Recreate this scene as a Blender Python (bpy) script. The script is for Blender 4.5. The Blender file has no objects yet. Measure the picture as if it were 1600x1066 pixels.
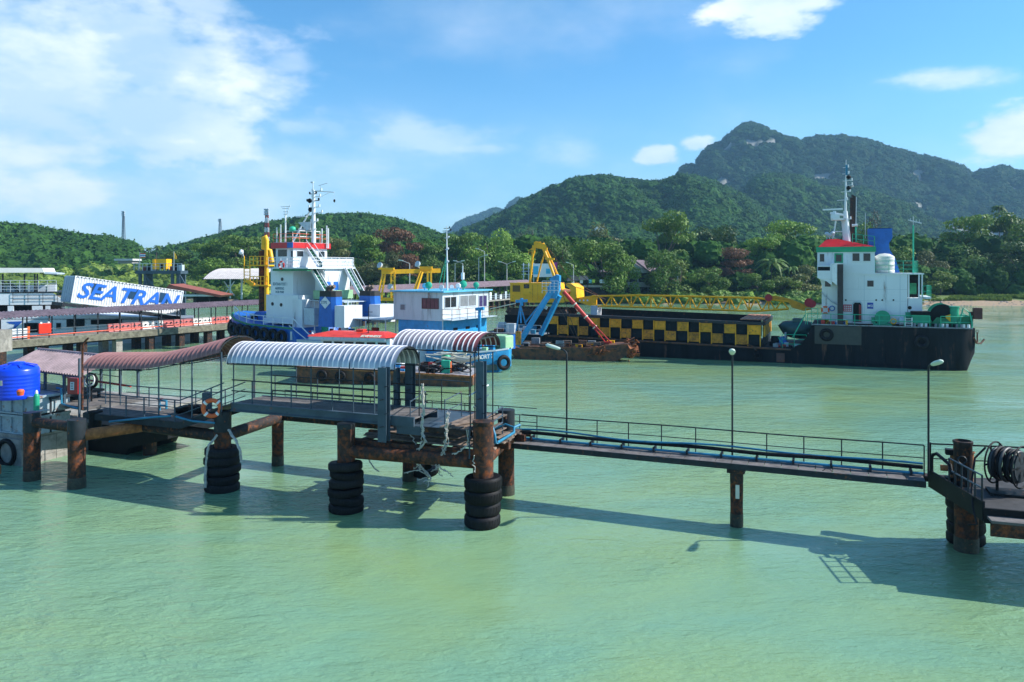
import bpy, bmesh, math, random
from mathutils import Vector, Matrix, noise
R = math.radians
rnd = random.Random(7)
sc = bpy.context.scene
C = sc.collection
# ---------------------------------------------------------------- camera
F_, HY, CAMZ = 1200.0, 420.0, 10.0
cd = bpy.data.cameras.new('camera'); cam = bpy.data.objects.new('camera', cd); C.objects.link(cam)
cam.location = (0, 0, CAMZ); cam.rotation_euler = (R(90), 0, 0)
cd.sensor_width = 36; cd.lens = 36 * F_ / 1600; cd.shift_y = -(533 - HY) / 1600
cd.clip_start = 0.5; cd.clip_end = 20000
sc.camera = cam
# ---------------------------------------------------------------- sky
SUN = Vector((0.79, 0.0, 0.60)).normalized()
w = bpy.data.worlds.new('World'); sc.world = w; w.use_nodes = True
nt = w.node_tree; nt.nodes.clear(); N = nt.nodes.new; L = nt.links.new
out = N('ShaderNodeOutputWorld'); bg = N('ShaderNodeBackground'); L(bg.outputs[0], out.inputs[0])
sky = N('ShaderNodeTexSky'); sky.sky_type = 'NISHITA'; sky.sun_disc = False
sky.sun_elevation = math.asin(SUN.z); sky.sun_rotation = math.atan2(SUN.x, SUN.y)
sky.altitude = 0; sky.air_density = 1.0; sky.dust_density = 0.6; sky.ozone_density = 2.0
bg.inputs[1].default_value = 0.084
tc = N('ShaderNodeTexCoord')
def vm(op, a, b=None, o=0):
    n = N('ShaderNodeVectorMath'); n.operation = op
    for i, s in enumerate((a, b)):
        if s is None: continue
        if hasattr(s, 'links') or hasattr(s, 'is_output'): L(s, n.inputs[i])
        else: n.inputs[i].default_value = s
    return n.outputs[1] if op == 'LENGTH' else n.outputs[0]
def mm(op, a, b=None, c=None):
    n = N('ShaderNodeMath'); n.operation = op
    for i, s in enumerate((a, b, c)):
        if s is None: continue
        if hasattr(s, 'is_output'): L(s, n.inputs[i])
        else: n.inputs[i].default_value = s
    return n.outputs[0]
def wnoise(vec, scale, det, rough=.55):
    n = N('ShaderNodeTexNoise'); n.inputs['Scale'].default_value = scale; n.inputs['Detail'].default_value = det
    n.inputs['Roughness'].default_value = rough; L(vec, n.inputs['Vector']); return n.outputs[0]
D = tc.outputs['Generated']
stretch = vm('MULTIPLY', D, (1, 1, 2.2))
n1 = wnoise(stretch, 5.5, 8, .56); n2 = wnoise(stretch, 2.4, 7); n3 = wnoise(stretch, 22, 6, .55)
nn = mm('ADD', mm('MULTIPLY', mm('SUBTRACT', n1, .5), 2.4), mm('MULTIPLY', mm('SUBTRACT', n3, .5), .7))
def dirp(px, py): return Vector(((px - 800) / F_, 1, (HY - py) / F_)).normalized()
# clouds: centre px, py, half width, half height, edge softness, opacity
clouds = [(60, 150, 370, 225, .75, .95), (200, 80, 170, 110, .5, .7), (240, 190, 190, 100, .5, .8), (180, 280, 560, 150, 1.1, .62), (1215, 6, 120, 26, .5, .95),
          (1212, 36, 78, 24, .5, .95), (1490, 123, 95, 22, .9, .75), (1590, 208, 85, 44, .5, .95), (1025, 243, 52, 24, .4, .95),
          (1088, 226, 34, 18, .5, .9), (690, 216, 140, 36, .9, .45), (900, 245, 150, 34, 1.0, .45), (620, 296, 60, 24, .8, .6), (760, 232, 90, 16, .9, .5), (560, 262, 120, 26, 1.0, .45), (480, 200, 110, 24, 1.0, .4),
          (320, 8, 85, 38, .7, .6), (450, 98, 50, 22, .9, .35), (1400, 320, 260, 40, 1.0, .3), (1520, 195, 20, 12, .6, .5)]
acc = None
for px, py, hw, hh, soft, op in clouds:
    c = dirp(px, py)
    d = vm('LENGTH', vm('MULTIPLY', vm('SUBTRACT', D, tuple(c)), (F_ / hw, F_ / hw, F_ / hh)))
    v = mm('ADD', mm('SUBTRACT', 1.0, d), mm('MULTIPLY', nn, .58 if hw > 150 else .85))
    mr = N('ShaderNodeMapRange'); mr.interpolation_type = 'SMOOTHSTEP'
    mr.inputs[1].default_value = 0.0; mr.inputs[2].default_value = soft; mr.inputs[4].default_value = op
    L(v, mr.inputs[0])
    acc = mr.outputs[0] if acc is None else mm('MAXIMUM', acc, mr.outputs[0])
mr = N('ShaderNodeMapRange'); mr.interpolation_type = 'SMOOTHSTEP'       # thin veils all round the sky
mr.inputs[1].default_value = .5; mr.inputs[2].default_value = .78; mr.inputs[4].default_value = .35; L(n2, mr.inputs[0])
acc = mm('MAXIMUM', acc, mr.outputs[0])
sz = N('ShaderNodeSeparateXYZ'); L(D, sz.inputs[0]); mh = N('ShaderNodeMapRange'); mh.interpolation_type = 'SMOOTHSTEP'   # whitish air low over the horizon
mh.inputs[1].default_value = .0; mh.inputs[2].default_value = .26; mh.inputs[3].default_value = .42; mh.inputs[4].default_value = .0; L(sz.outputs[2], mh.inputs[0])
acc = mm('MAXIMUM', acc, mm('ADD', mh.outputs[0], mm('MULTIPLY', acc, .5)))
cc = N('ShaderNodeMix'); cc.data_type = 'RGBA'                            # cloud colour: whiter crests, blue-grey bodies
cc.inputs[6].default_value = (5.6, 7.2, 8.2, 1); cc.inputs[7].default_value = (9.4, 9.9, 10.4, 1)
cr = N('ShaderNodeMapRange'); cr.inputs[1].default_value = .38; cr.inputs[2].default_value = .62; L(n1, cr.inputs[0]); L(cr.outputs[0], cc.inputs[0])
hs = N('ShaderNodeMix'); hs.data_type = 'RGBA'; hs.blend_type = 'MULTIPLY'; hs.inputs[0].default_value = 1
hs.inputs[7].default_value = (0.62, 1.24, 1.56, 1); L(sky.outputs[0], hs.inputs[6])
mx = N('ShaderNodeMix'); mx.data_type = 'RGBA'; L(acc, mx.inputs[0]); L(hs.outputs[2], mx.inputs[6]); L(cc.outputs[2], mx.inputs[7])
L(mx.outputs[2], bg.inputs[0])
# ---------------------------------------------------------------- sun
sd = bpy.data.lights.new('sun', 'SUN'); sd.energy = 4.7; sd.angle = R(.5); sd.color = (1, .955, .88)
so = bpy.data.objects.new('sun', sd); C.objects.link(so); so.rotation_euler = SUN.to_track_quat('Z', 'Y').to_euler(); so.location = (80, 20, 90)
sc.view_settings.view_transform = 'Standard'; sc.view_settings.look = 'None'; sc.view_settings.exposure = 0.66
sc.view_settings.gamma = 1; sc.view_settings.use_curve_mapping = False
sc.render.engine = 'CYCLES'
sc.cycles.volume_bounces = 0; sc.cycles.max_bounces = 6; sc.cycles.transparent_max_bounces = 8
# ---------------------------------------------------------------- helpers
def P(px, py, Y): return Vector(((px - 800) / F_ * Y, Y, CAMZ - (py - HY) / F_ * Y))
def PW(px, py, z=0.0):                                  # the point of the plane height z seen at a pixel
    Y = (CAMZ - z) * F_ / (py - HY); return Vector(((px - 800) / F_ * Y, Y, z))
MATS = {}
OFFS = {}
def mat(name, col, rough=.6, metal=0.0, var=.18, scale=1.5, bump=0.0, rust=0.0, rustcol=(.16, .055, .02), streak=False, spec=.5, grime=0.0, orand=0.0):
    if name in MATS: return MATS[name]
    m = bpy.data.materials.new(name); m.use_nodes = True; t = m.node_tree; b = t.nodes['Principled BSDF']
    b.inputs['Roughness'].default_value = rough; b.inputs['Metallic'].default_value = metal; b.inputs['Specular IOR Level'].default_value = spec
    co = t.nodes.new('ShaderNodeTexCoord'); mp = t.nodes.new('ShaderNodeMapping'); t.links.new(co.outputs['Object'], mp.inputs[0])
    if streak: mp.inputs['Scale'].default_value = (1, 1, .18)
    def nz(s, d=5, src=mp):
        n = t.nodes.new('ShaderNodeTexNoise'); n.inputs['Scale'].default_value = s; n.inputs['Detail'].default_value = d
        n.inputs['Roughness'].default_value = .65; t.links.new(src.outputs[0], n.inputs['Vector']); return n.outputs[0]
    def ramp(x, a, b_):
        r = t.nodes.new('ShaderNodeMapRange'); r.inputs[1].default_value = a; r.inputs[2].default_value = b_; t.links.new(x, r.inputs[0]); return r.outputs[0]
    def mixc(f, a, b_):
        x = t.nodes.new('ShaderNodeMix'); x.data_type = 'RGBA'; t.links.new(f, x.inputs[0])
        for s, i in ((a, 6), (b_, 7)):
            if isinstance(s, tuple): x.inputs[i].default_value = (*s[:3], 1)
            else: t.links.new(s, x.inputs[i])
        return x.outputs[2]
    lo = tuple(c * (1 - var) for c in col); hi = tuple(min(1, c * (1 + var)) for c in col)
    c = mixc(ramp(nz(scale), .35, .65), lo, hi)
    if grime: c = mixc(ramp(nz(scale * 2.3, 7), .62 - .3 * grime, .8), c, tuple(x * .35 for x in col))
    if rust:
        f = ramp(nz(scale * 1.7 + .3, 8), .66 - .36 * rust, .74 - .2 * rust)
        rc = mixc(nz(scale * 7, 4), tuple(x * .5 for x in rustcol), tuple(x * 1.9 for x in rustcol)); c = mixc(f, c, rc)
    if orand:                                           # every sheet, plank or tyre weathered a little differently
        oi = t.nodes.new('ShaderNodeObjectInfo'); hv = t.nodes.new('ShaderNodeHueSaturation'); t.links.new(c, hv.inputs['Color']); c = hv.outputs[0]
        rr = t.nodes.new('ShaderNodeMapRange'); rr.inputs[3].default_value = 1 - orand; rr.inputs[4].default_value = 1 + orand; t.links.new(oi.outputs['Random'], rr.inputs[0]); t.links.new(rr.outputs[0], hv.inputs['Value'])
    t.links.new(c, b.inputs['Base Color'])
    if bump:
        bn = t.nodes.new('ShaderNodeBump'); bn.inputs['Strength'].default_value = bump; bn.inputs['Distance'].default_value = .03
        t.links.new(nz(scale * 9, 6), bn.inputs['Height']); t.links.new(bn.outputs[0], b.inputs['Normal'])
    MATS[name] = m; return m
class MB:
    def __init__(s): s.v = []; s.f = []
    def add(s, vs, fs):
        o = len(s.v); s.v += [tuple(v) for v in vs]; s.f += [tuple(i + o for i in f) for f in fs]; return s
    def box(s, x0, x1, y0, y1, z0, z1):
        return s.add([(x0, y0, z0), (x1, y0, z0), (x1, y1, z0), (x0, y1, z0), (x0, y0, z1), (x1, y0, z1), (x1, y1, z1), (x0, y1, z1)],
                     [(0, 3, 2, 1), (4, 5, 6, 7), (0, 1, 5, 4), (1, 2, 6, 5), (2, 3, 7, 6), (3, 0, 4, 7)])
    def beam(s, a, b, w=.1, h=None, up=(0, 0, 1)):
        a = Vector(a); b = Vector(b); h = w if h is None else h; d = (b - a)
        if d.length < 1e-6: return s
        d.normalize(); u = Vector(up)
        if abs(d.dot(u)) > .98: u = Vector((0, 1, 0))
        r = d.cross(u).normalized(); u = r.cross(d)
        q = [r * x * w / 2 + u * z * h / 2 for x, z in ((-1, -1), (1, -1), (1, 1), (-1, 1))]
        return s.add([a + k for k in q] + [b + k for k in q], [(0, 1, 2, 3), (7, 6, 5, 4), (0, 4, 5, 1), (1, 5, 6, 2), (2, 6, 7, 3), (3, 7, 4, 0)])
    def cyl(s, a, b, r0, r1=None, n=12, cap=True):
        a = Vector(a); b = Vector(b); r1 = r0 if r1 is None else r1; d = (b - a).normalized()
        u = Vector((0, 0, 1)) if abs(d.z) < .9 else Vector((1, 0, 0)); x = d.cross(u).normalized(); y = d.cross(x)
        vs = []
        for c, r in ((a, r0), (b, r1)):
            for i in range(n):
                t = 2 * math.pi * i / n; vs.append(c + x * r * math.cos(t) + y * r * math.sin(t))
        fs = [(i, (i + 1) % n, n + (i + 1) % n, n + i) for i in range(n)]
        if cap: fs += [tuple(range(n - 1, -1, -1)), tuple(range(n, 2 * n))]
        return s.add(vs, fs)
    def tube(s, pts, r, n=8):
        pts = [Vector(p) for p in pts]; ux = None; vs = []
        for k, p in enumerate(pts):
            d = ((pts[min(k + 1, len(pts) - 1)] - pts[max(k - 1, 0)])).normalized()
            if ux is None:
                u = Vector((0, 0, 1)) if abs(d.z) < .9 else Vector((1, 0, 0)); ux = d.cross(u).normalized()
            else:
                ux = (ux - d * ux.dot(d))
                ux = ux.normalized() if ux.length > 1e-5 else d.orthogonal().normalized()
            uy = d.cross(ux)
            for i in range(n):
                t = 2 * math.pi * i / n; vs.append(p + ux * r * math.cos(t) + uy * r * math.sin(t))
        fs = [(k * n + i, k * n + (i + 1) % n, (k + 1) * n + (i + 1) % n, (k + 1) * n + i) for k in range(len(pts) - 1) for i in range(n)]
        fs += [tuple(range(n - 1, -1, -1)), tuple(range((len(pts) - 1) * n, len(pts) * n))]
        return s.add(vs, fs)
    def lathe(s, prof, c=(0, 0, 0), n=24, axis=(0, 0, 1)):      # prof: (radius, height) closed list of rings
        c = Vector(c); d = Vector(axis).normalized(); u = Vector((0, 0, 1)) if abs(d.z) < .9 else Vector((1, 0, 0)); x = d.cross(u).normalized(); y = d.cross(x)
        vs = [c + d * h + x * (r * math.cos(2 * math.pi * i / n)) + y * (r * math.sin(2 * math.pi * i / n)) for r, h in prof for i in range(n)]
        m = len(prof)
        return s.add(vs, [(k * n + i, k * n + (i + 1) % n, (k + 1) * n + (i + 1) % n, (k + 1) * n + i) for k in range(m - 1) for i in range(n)])
    def torus(s, c, axis, R_, r, nu=20, nv=8, sq=1.0):
        prof = [(R_ + r * math.cos(2 * math.pi * k / nv), sq * r * math.sin(2 * math.pi * k / nv)) for k in range(nv + 1)]
        return s.lathe(prof, c, nu, axis)
    def prism(s, poly, plane, a, b):
        def to(p, t): return (p[0], t, p[1]) if plane == 'xz' else (p[0], p[1], t) if plane == 'xy' else (t, p[0], p[1])
        n = len(poly); vs = [to(p, a) for p in poly] + [to(p, b) for p in poly]
        return s.add(vs, [tuple(range(n)), tuple(range(2 * n - 1, n - 1, -1))] + [(i, n + i, n + (i + 1) % n, (i + 1) % n) for i in range(n)])
    def loft(s, rings, closed=True, caps=True):
        n = len(rings[0]); vs = [p for r in rings for p in r]; m = n if closed else n - 1
        fs = [(k * n + i, k * n + (i + 1) % n, (k + 1) * n + (i + 1) % n, (k + 1) * n + i) for k in range(len(rings) - 1) for i in range(m)]
        if caps: fs += [tuple(range(n - 1, -1, -1)), tuple(range((len(rings) - 1) * n, len(rings) * n))]
        return s.add(vs, fs)
    def mesh(s, name, m=None, smooth=0):
        me = bpy.data.meshes.new(name); me.from_pydata(s.v, [], s.f)
        bm = bmesh.new(); bm.from_mesh(me); bmesh.ops.recalc_face_normals(bm, faces=bm.faces); bm.to_mesh(me); bm.free()
        if m: me.materials.append(m)
        if smooth:
            me.shade_smooth(); me.set_sharp_from_angle(angle=R(smooth))
        return me
    def build(s, name, m, parent=None, smooth=0, label=None, bevel=0):
        if parent is not None and parent.name in OFFS:
            q = OFFS[parent.name]; s.v = [(a - q.x, b - q.y, c - q.z) for a, b, c in s.v]
        o = bpy.data.objects.new(name, s.mesh(name, m, smooth)); C.objects.link(o)
        if parent: o.parent = parent
        if label: o['label'] = label
        if bevel:
            md = o.modifiers.new('bevel', 'BEVEL'); md.width = bevel; md.segments = 2; md.limit_method = 'ANGLE'
        return o
def tag(o, label=None, cat=None, group=None, kind=None):
    for k, v in (('label', label), ('category', cat), ('group', group), ('kind', kind)):
        if v: o[k] = v
    return o
def thing(name, label, cat, loc=(0, 0, 0), rz=0.0, group=None, kind=None):
    o = bpy.data.objects.new(name, None); C.objects.link(o); o.location = loc; o.rotation_euler = (0, 0, rz); o.empty_display_size = .3
    return tag(o, label, cat, group, kind)
def single(name, mb, m, label, cat, group=None, smooth=0, loc=None, rz=0, bevel=0):
    o = mb.build(name, m, None, smooth, bevel=bevel)
    if loc is not None: o.location = loc; o.rotation_euler = (0, 0, rz)
    return tag(o, label, cat, group)
def copy_tree(o, parent=None):
    c = o.copy(); C.objects.link(c); c.parent = parent
    for ch in list(o.children): copy_tree(ch, c)
    return c
def text_on_path(name, body, size, m, parent, pts, z0, zslope, xscale=1.0, bold=0.0, off=.03):
    """lettering bent along a plan polyline (frame coordinates), standing just outside it"""
    o = text_obj(name, body, size, m, parent, (0, 0, 0), (0, 0, 0), .012, bold=bold); pts = [Vector((x, y, 0)) for x, y in pts]; q = OFFS[parent.name]
    for v in o.data.vertices:
        s_, h, e = v.co.x * xscale, v.co.y, v.co.z; r_ = s_
        for a, b in zip(pts, pts[1:]):
            l_ = (b - a).length
            if r_ <= l_ or b is pts[-1]: break
            r_ -= l_
        d = (b - a).normalized(); p = a + d * r_ + Vector((d.y, -d.x, 0)) * (off + e); v.co = Vector((p.x, p.y, z0 + h + zslope * s_)) - q
    return o
class Frame:                                            # a local frame standing on the water: maps pixels to its own planes
    def __init__(s, x, y, ang): s.o = Vector((x, y, 0)); s.a = ang; s.u = Vector((math.cos(ang), math.sin(ang), 0)); s.n = Vector((-math.sin(ang), math.cos(ang), 0))
    def on(s, px, py, yl=0.0):                          # local (x, z) where the pixel's ray meets the plane local y = yl
        d = Vector(((px - 800) / F_, 1, (HY - py) / F_)); p0 = Vector((0, 0, CAMZ)); t = (s.o + s.n * yl - p0).dot(s.n) / d.dot(s.n); q = p0 + d * t - s.o
        return q.dot(s.u), q.z
    def flat(s, px, py, z):                             # local (x, y) on the plane height z
        q = PW(px, py, z) - s.o; return q.dot(s.u), q.dot(s.n)
    def w(s, x, y, z): return s.o + s.u * x + s.n * y + Vector((0, 0, z))
def text_obj(name, body, size, m, parent, loc, rot, ext=.01, font_shear=0.0, xscale=1.0, bold=0.0):
    cu = bpy.data.curves.new(name, 'FONT'); cu.body = body; cu.size = size; cu.extrude = ext; cu.shear = font_shear; cu.align_x = 'LEFT'; cu.offset = bold
    cu.resolution_u = 3
    o = bpy.data.objects.new('t', cu); C.objects.link(o)
    dg = bpy.context.evaluated_depsgraph_get(); me = bpy.data.meshes.new_from_object(o.evaluated_get(dg)); bpy.data.objects.remove(o)
    me.materials.clear(); me.materials.append(m)
    o = bpy.data.objects.new(name, me); C.objects.link(o); o.parent = parent; o.location = loc; o.rotation_euler = rot; o.scale = (xscale, 1, 1); return o

def FT(fr, x, y, z, name, label, cat, group=None):      # a thing based at (x, y, z) of a frame; its parts are given in frame coordinates
    o = thing(name, label, cat, fr.w(x, y, z), fr.a, group); OFFS[o.name] = Vector((x, y, z)); return o
def FS(fr, mb, name, m, label, cat, group=None, smooth=0, bevel=0):   # a one-mesh thing given in frame coordinates
    n = len(mb.v); c = [sum(v[i] for v in mb.v) / n for i in (0, 1)]; z = min(v[2] for v in mb.v)
    mb.v = [(a - c[0], b - c[1], d - z) for a, b, d in mb.v]
    return single(name, mb, m, label, cat, group, smooth, fr.w(c[0], c[1], z), fr.a, bevel)
# ================================================================ WATER
def water_mat():
    m = bpy.data.materials.new('water'); m.use_nodes = True; t = m.node_tree; b = t.nodes['Principled BSDF']; n = t.nodes.new; l = t.links.new
    g = n('ShaderNodeNewGeometry')
    def nz(scale, det=4, sx=1, sy=1, rot=0, rough=.55):
        mp = n('ShaderNodeMapping'); mp.inputs['Scale'].default_value = (sx, sy, 1); mp.inputs['Rotation'].default_value = (0, 0, R(rot)); l(g.outputs['Position'], mp.inputs[0])
        x = n('ShaderNodeTexNoise'); x.inputs['Scale'].default_value = scale; x.inputs['Detail'].default_value = det; x.inputs['Roughness'].default_value = rough; x.inputs['Distortion'].default_value = .6
        l(mp.outputs[0], x.inputs['Vector']); return x.outputs[0]
    def mth(op, a, b_):
        x = n('ShaderNodeMath'); x.operation = op
        for i, s in enumerate((a, b_)):
            if hasattr(s, 'is_output'): l(s, x.inputs[i])
            else: x.inputs[i].default_value = s
        return x.outputs[0]
    r = n('ShaderNodeMapRange'); r.inputs[1].default_value = .38; r.inputs[2].default_value = .62; l(nz(.07, 5, 1, 1.6, 20), r.inputs[0])
    c = n('ShaderNodeMix'); c.data_type = 'RGBA'; c.inputs[6].default_value = (.170, .325, .205, 1); c.inputs[7].default_value = (.215, .335, .155, 1)
    l(r.outputs[0], c.inputs[0]); l(c.outputs[2], b.inputs['Base Color'])
    b.inputs['Roughness'].default_value = .035; b.inputs['IOR'].default_value = 1.40
    h = mth('MULTIPLY', nz(.35, 3, 1, 2.0, -18), .8)
    h = mth('ADD', h, mth('MULTIPLY', nz(1.3, 4, 1, 2.4, 12), .42))
    h = mth('ADD', h, mth('MULTIPLY', nz(4.6, 5, 1, 1.9, -30), .2))
    patch = n('ShaderNodeMapRange'); patch.inputs[1].default_value = .35; patch.inputs[2].default_value = .7; patch.inputs[3].default_value = .18; patch.inputs[4].default_value = 1.15
    l(nz(.05, 3, 1, 1.5, 35), patch.inputs[0])
    h = mth('MULTIPLY', h, patch.outputs[0])
    bp = n('ShaderNodeBump'); bp.inputs['Strength'].default_value = 1.0; bp.inputs['Distance'].default_value = .22
    l(h, bp.inputs['Height']); l(bp.outputs[0], b.inputs['Normal'])
    return m
wb = MB(); wb.box(-4000, 4000, -60, 420, -9, 0)
tag(wb.build('water', water_mat()), kind='structure')
# ================================================================ GROUND
def ground_mat():
    m = bpy.data.materials.new('ground'); m.use_nodes = True; t = m.node_tree; b = t.nodes['Principled BSDF']; n = t.nodes.new; l = t.links.new
    g = n('ShaderNodeNewGeometry'); s = n('ShaderNodeSeparateXYZ'); l(g.outputs['Position'], s.inputs[0])
    x = n('ShaderNodeTexNoise'); x.inputs['Scale'].default_value = .25; x.inputs['Detail'].default_value = 8; l(g.outputs['Position'], x.inputs['Vector'])
    x2 = n('ShaderNodeTexNoise'); x2.inputs['Scale'].default_value = 2.2; x2.inputs['Detail'].default_value = 6; l(g.outputs['Position'], x2.inputs['Vector'])
    a = n('ShaderNodeMath'); a.operation = 'MULTIPLY_ADD'; l(x.outputs[0], a.inputs[0]); a.inputs[1].default_value = 1.6; l(s.outputs[2], a.inputs[2])
    r = n('ShaderNodeMapRange'); r.inputs[1].default_value = 1.9; r.inputs[2].default_value = 2.15; l(a.outputs[0], r.inputs[0])
    sand = n('ShaderNodeMix'); sand.data_type = 'RGBA'; sand.inputs[6].default_value = (.20, .13, .075, 1); sand.inputs[7].default_value = (.46, .33, .21, 1); l(x2.outputs[0], sand.inputs[0])
    gr = n('ShaderNodeMix'); gr.data_type = 'RGBA'; gr.inputs[6].default_value = (.045, .10, .015, 1); gr.inputs[7].default_value = (.16, .22, .04, 1); l(x2.outputs[0], gr.inputs[0])
    c = n('ShaderNodeMix'); c.data_type = 'RGBA'; l(r.outputs[0], c.inputs[0]); l(sand.outputs[2], c.inputs[6]); l(gr.outputs[2], c.inputs[7]); l(c.outputs[2], b.inputs['Base Color'])
    b.inputs['Roughness'].default_value = .9
    return m
shore = [(-3600, 330), (-700, 330), (-260, 300), (-140, 268), (-80, 236), (-20, 222), (30, 219), (90, 213), (115, 207), (160, 206), (260, 210), (700, 215), (3600, 230)]
def shoreY(x):
    for (a, ya), (b, yb) in zip(shore, shore[1:]):
        if a <= x <= b: return ya + (yb - ya) * (x - a) / (b - a)
    return 230
sx = [-3600, -2000, -1000, -700, -450] + [-400 + 5 * i for i in range(181)] + [560, 700, 1200, 2200, 3600]
offs = [(-8, -1.4), (-1, -.15), (1, .12), (4, .6), (7, 1.15), (10, 1.7), (16, 2.2), (40, 2.8), (120, 5), (400, 9), (1500, 12), (3700, 12)]
def gz(x, y):
    d = y - shoreY(x)
    for (a, za), (b, zb) in zip(offs, offs[1:]):
        if a <= d <= b: return za + (zb - za) * (d - a) / (b - a)
    return 12
gb = MB(); vs = []
for x in sx:
    j = noise.noise(Vector((x * .05, 3, 1))) * 2.5 + noise.noise(Vector((x * .2, 7, 1))) * .8
    for d, z in offs: vs.append((x, shoreY(x) + d + (j if d < 100 else 0), z + (noise.noise(Vector((x * .3, d, 0))) * .25 if 3 < d < 60 else 0)))
k = len(offs); gb.add(vs, [(i * k + j, (i + 1) * k + j, (i + 1) * k + j + 1, i * k + j + 1) for i in range(len(sx) - 1) for j in range(k - 1)])
tag(gb.build('ground', ground_mat(), smooth=60), kind='structure')
# ================================================================ FOLIAGE
def leaf_mat(name, a, b_, scale=.35, vr=(.75, 1.3), spec=.3, tl=.25):
    m = bpy.data.materials.new(name); m.use_nodes = True; t = m.node_tree; b = t.nodes['Principled BSDF']; n = t.nodes.new; l = t.links.new
    co = n('ShaderNodeTexCoord'); oi = n('ShaderNodeObjectInfo'); ad = n('ShaderNodeVectorMath'); ad.operation = 'ADD'
    l(co.outputs['Object'], ad.inputs[0]); l(oi.outputs['Random'], ad.inputs[1])
    x = n('ShaderNodeTexNoise'); x.inputs['Scale'].default_value = scale; x.inputs['Detail'].default_value = 7; x.inputs['Roughness'].default_value = .75; l(ad.outputs[0], x.inputs['Vector'])
    r = n('ShaderNodeMapRange'); r.inputs[1].default_value = .36; r.inputs[2].default_value = .64; l(x.outputs[0], r.inputs[0])
    c = n('ShaderNodeMix'); c.data_type = 'RGBA'; c.inputs[6].default_value = (*a, 1); c.inputs[7].default_value = (*b_, 1); l(r.outputs[0], c.inputs[0])
    hsv = n('ShaderNodeHueSaturation'); mr = n('ShaderNodeMapRange'); mr.inputs[3].default_value = vr[0]; mr.inputs[4].default_value = vr[1]; l(oi.outputs['Random'], mr.inputs[0]); l(mr.outputs[0], hsv.inputs['Value'])
    l(c.outputs[2], hsv.inputs['Color']); l(hsv.outputs[0], b.inputs['Base Color']); b.inputs['Roughness'].default_value = .55
    b.inputs['Specular IOR Level'].default_value = spec
    tr = n('ShaderNodeBsdfTranslucent'); l(hsv.outputs[0], tr.inputs[0]); ms = n('ShaderNodeMixShader'); ms.inputs[0].default_value = tl
    l(b.outputs[0], ms.inputs[1]); l(tr.outputs[0], ms.inputs[2]); l(ms.outputs[0], t.nodes['Material Output'].inputs[0])
    MATS[name] = m; return m
LM = {'dark': leaf_mat('leaf_dark', (.030, .076, .012), (.135, .225, .034)),
      'green': leaf_mat('leaf_green', (.045, .112, .014), (.215, .335, .042)),
      'bright': leaf_mat('leaf_bright', (.070, .135, .018), (.235, .315, .048)),
      'olive': leaf_mat('leaf_olive', (.055, .080, .022), (.190, .200, .060)),
      'red': leaf_mat('leaf_red', (.110, .050, .025), (.300, .150, .075)),
      'grey': leaf_mat('leaf_grey', (.060, .075, .050), (.150, .165, .110)),
      'hill': leaf_mat('leaf_hill', (.016, .052, .012), (.070, .150, .028), .1, (.65, 1.35), .02, .1),
      'hillfar': leaf_mat('leaf_hill_far', (.012, .042, .014), (.050, .105, .028), .03, (.7, 1.3), .02, .1)}
bark = mat('bark', (.13, .10, .075), .9, var=.35, bump=.5)
def leaf_cloud(seed, lobes, nleaf, size, flat=.5, aspect=.6):
    """a crown of many small leaf faces spread over and inside uneven lobes; unit crown: radius about 1, centre z 0"""
    r = random.Random(seed); vs = []; fs = []
    for (cx, cy, cz, a, b_) in lobes:
        n = int(nleaf * a * a / sum(q[3] ** 2 for q in lobes))
        for i in range(n):
            z = r.uniform(-1, 1); th = r.uniform(0, 6.2832); q = math.sqrt(1 - z * z); d = Vector((q * math.cos(th), q * math.sin(th), z))
            rad = r.uniform(.55, 1.0) ** .6 * (1 + .28 * noise.noise(d * 2.3 + Vector((seed, cx * 9, cz * 9))))
            p = Vector((cx + d.x * a * rad, cy + d.y * a * rad, cz + d.z * b_ * rad))
            nn_ = (d + Vector((r.gauss(0, .6), r.gauss(0, .6), r.gauss(.4, .6)))).normalized(); u = nn_.orthogonal().normalized(); u.rotate(Matrix.Rotation(r.uniform(0, 6.28), 3, nn_)); v = nn_.cross(u)
            s = size * r.uniform(.6, 1.4); o = len(vs)
            vs += [p - u * s, p - v * s * aspect, p + u * s, p + v * s * aspect]; fs.append((o, o + 1, o + 2, o + 3))
    zt_, zb_ = sorted(v.z for v in vs)[-len(vs) // 200], sorted(v.z for v in vs)[len(vs) // 200]; rr = sorted(math.hypot(v.x, v.y) for v in vs)[-len(vs) // 150]
    me = bpy.data.meshes.new('crown'); me.from_pydata([(v.x / rr, v.y / rr, (v.z - zb_) / (zt_ - zb_) * 2 - 1) for v in vs], [], fs); return me
def lobes_round(seed, n, tier=0):
    r = random.Random(seed); o = []
    for i in range(n):
        th = r.uniform(0, 6.28); q = math.sqrt(r.uniform(.05, 1)) * .68; z = r.uniform(-.55, .62)
        if tier: z = [-.5, -.1, .28, .6][i % 4] + r.uniform(-.08, .08); q *= (1.1 - .35 * z)
        else: q *= math.sqrt(max(.1, 1 - (z * .9) ** 2))
        a = r.uniform(.24, .42); o.append((q * math.cos(th), q * math.sin(th), z, a, a * (.38 if tier else r.uniform(.6, .85))))
    return o
CROWNS = {'round': [leaf_cloud(i, lobes_round(i, 15), 6500, .035) for i in (1, 2, 3)],
          'tier': [leaf_cloud(i, lobes_round(i, 22, 1), 6500, .036) for i in (11, 12, 13)],
          'bush': [leaf_cloud(i, lobes_round(i, 11), 4500, .045) for i in (21, 22)],
          'thin': [leaf_cloud(i, [(a * .8, b, c, d * .8, e * .8) for a, b, c, d, e in lobes_round(i, 14)], 2300, .032) for i in (31, 32)]}
for k_, lst in CROWNS.items():
    for me in lst: me.materials.append(LM['green'])
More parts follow.
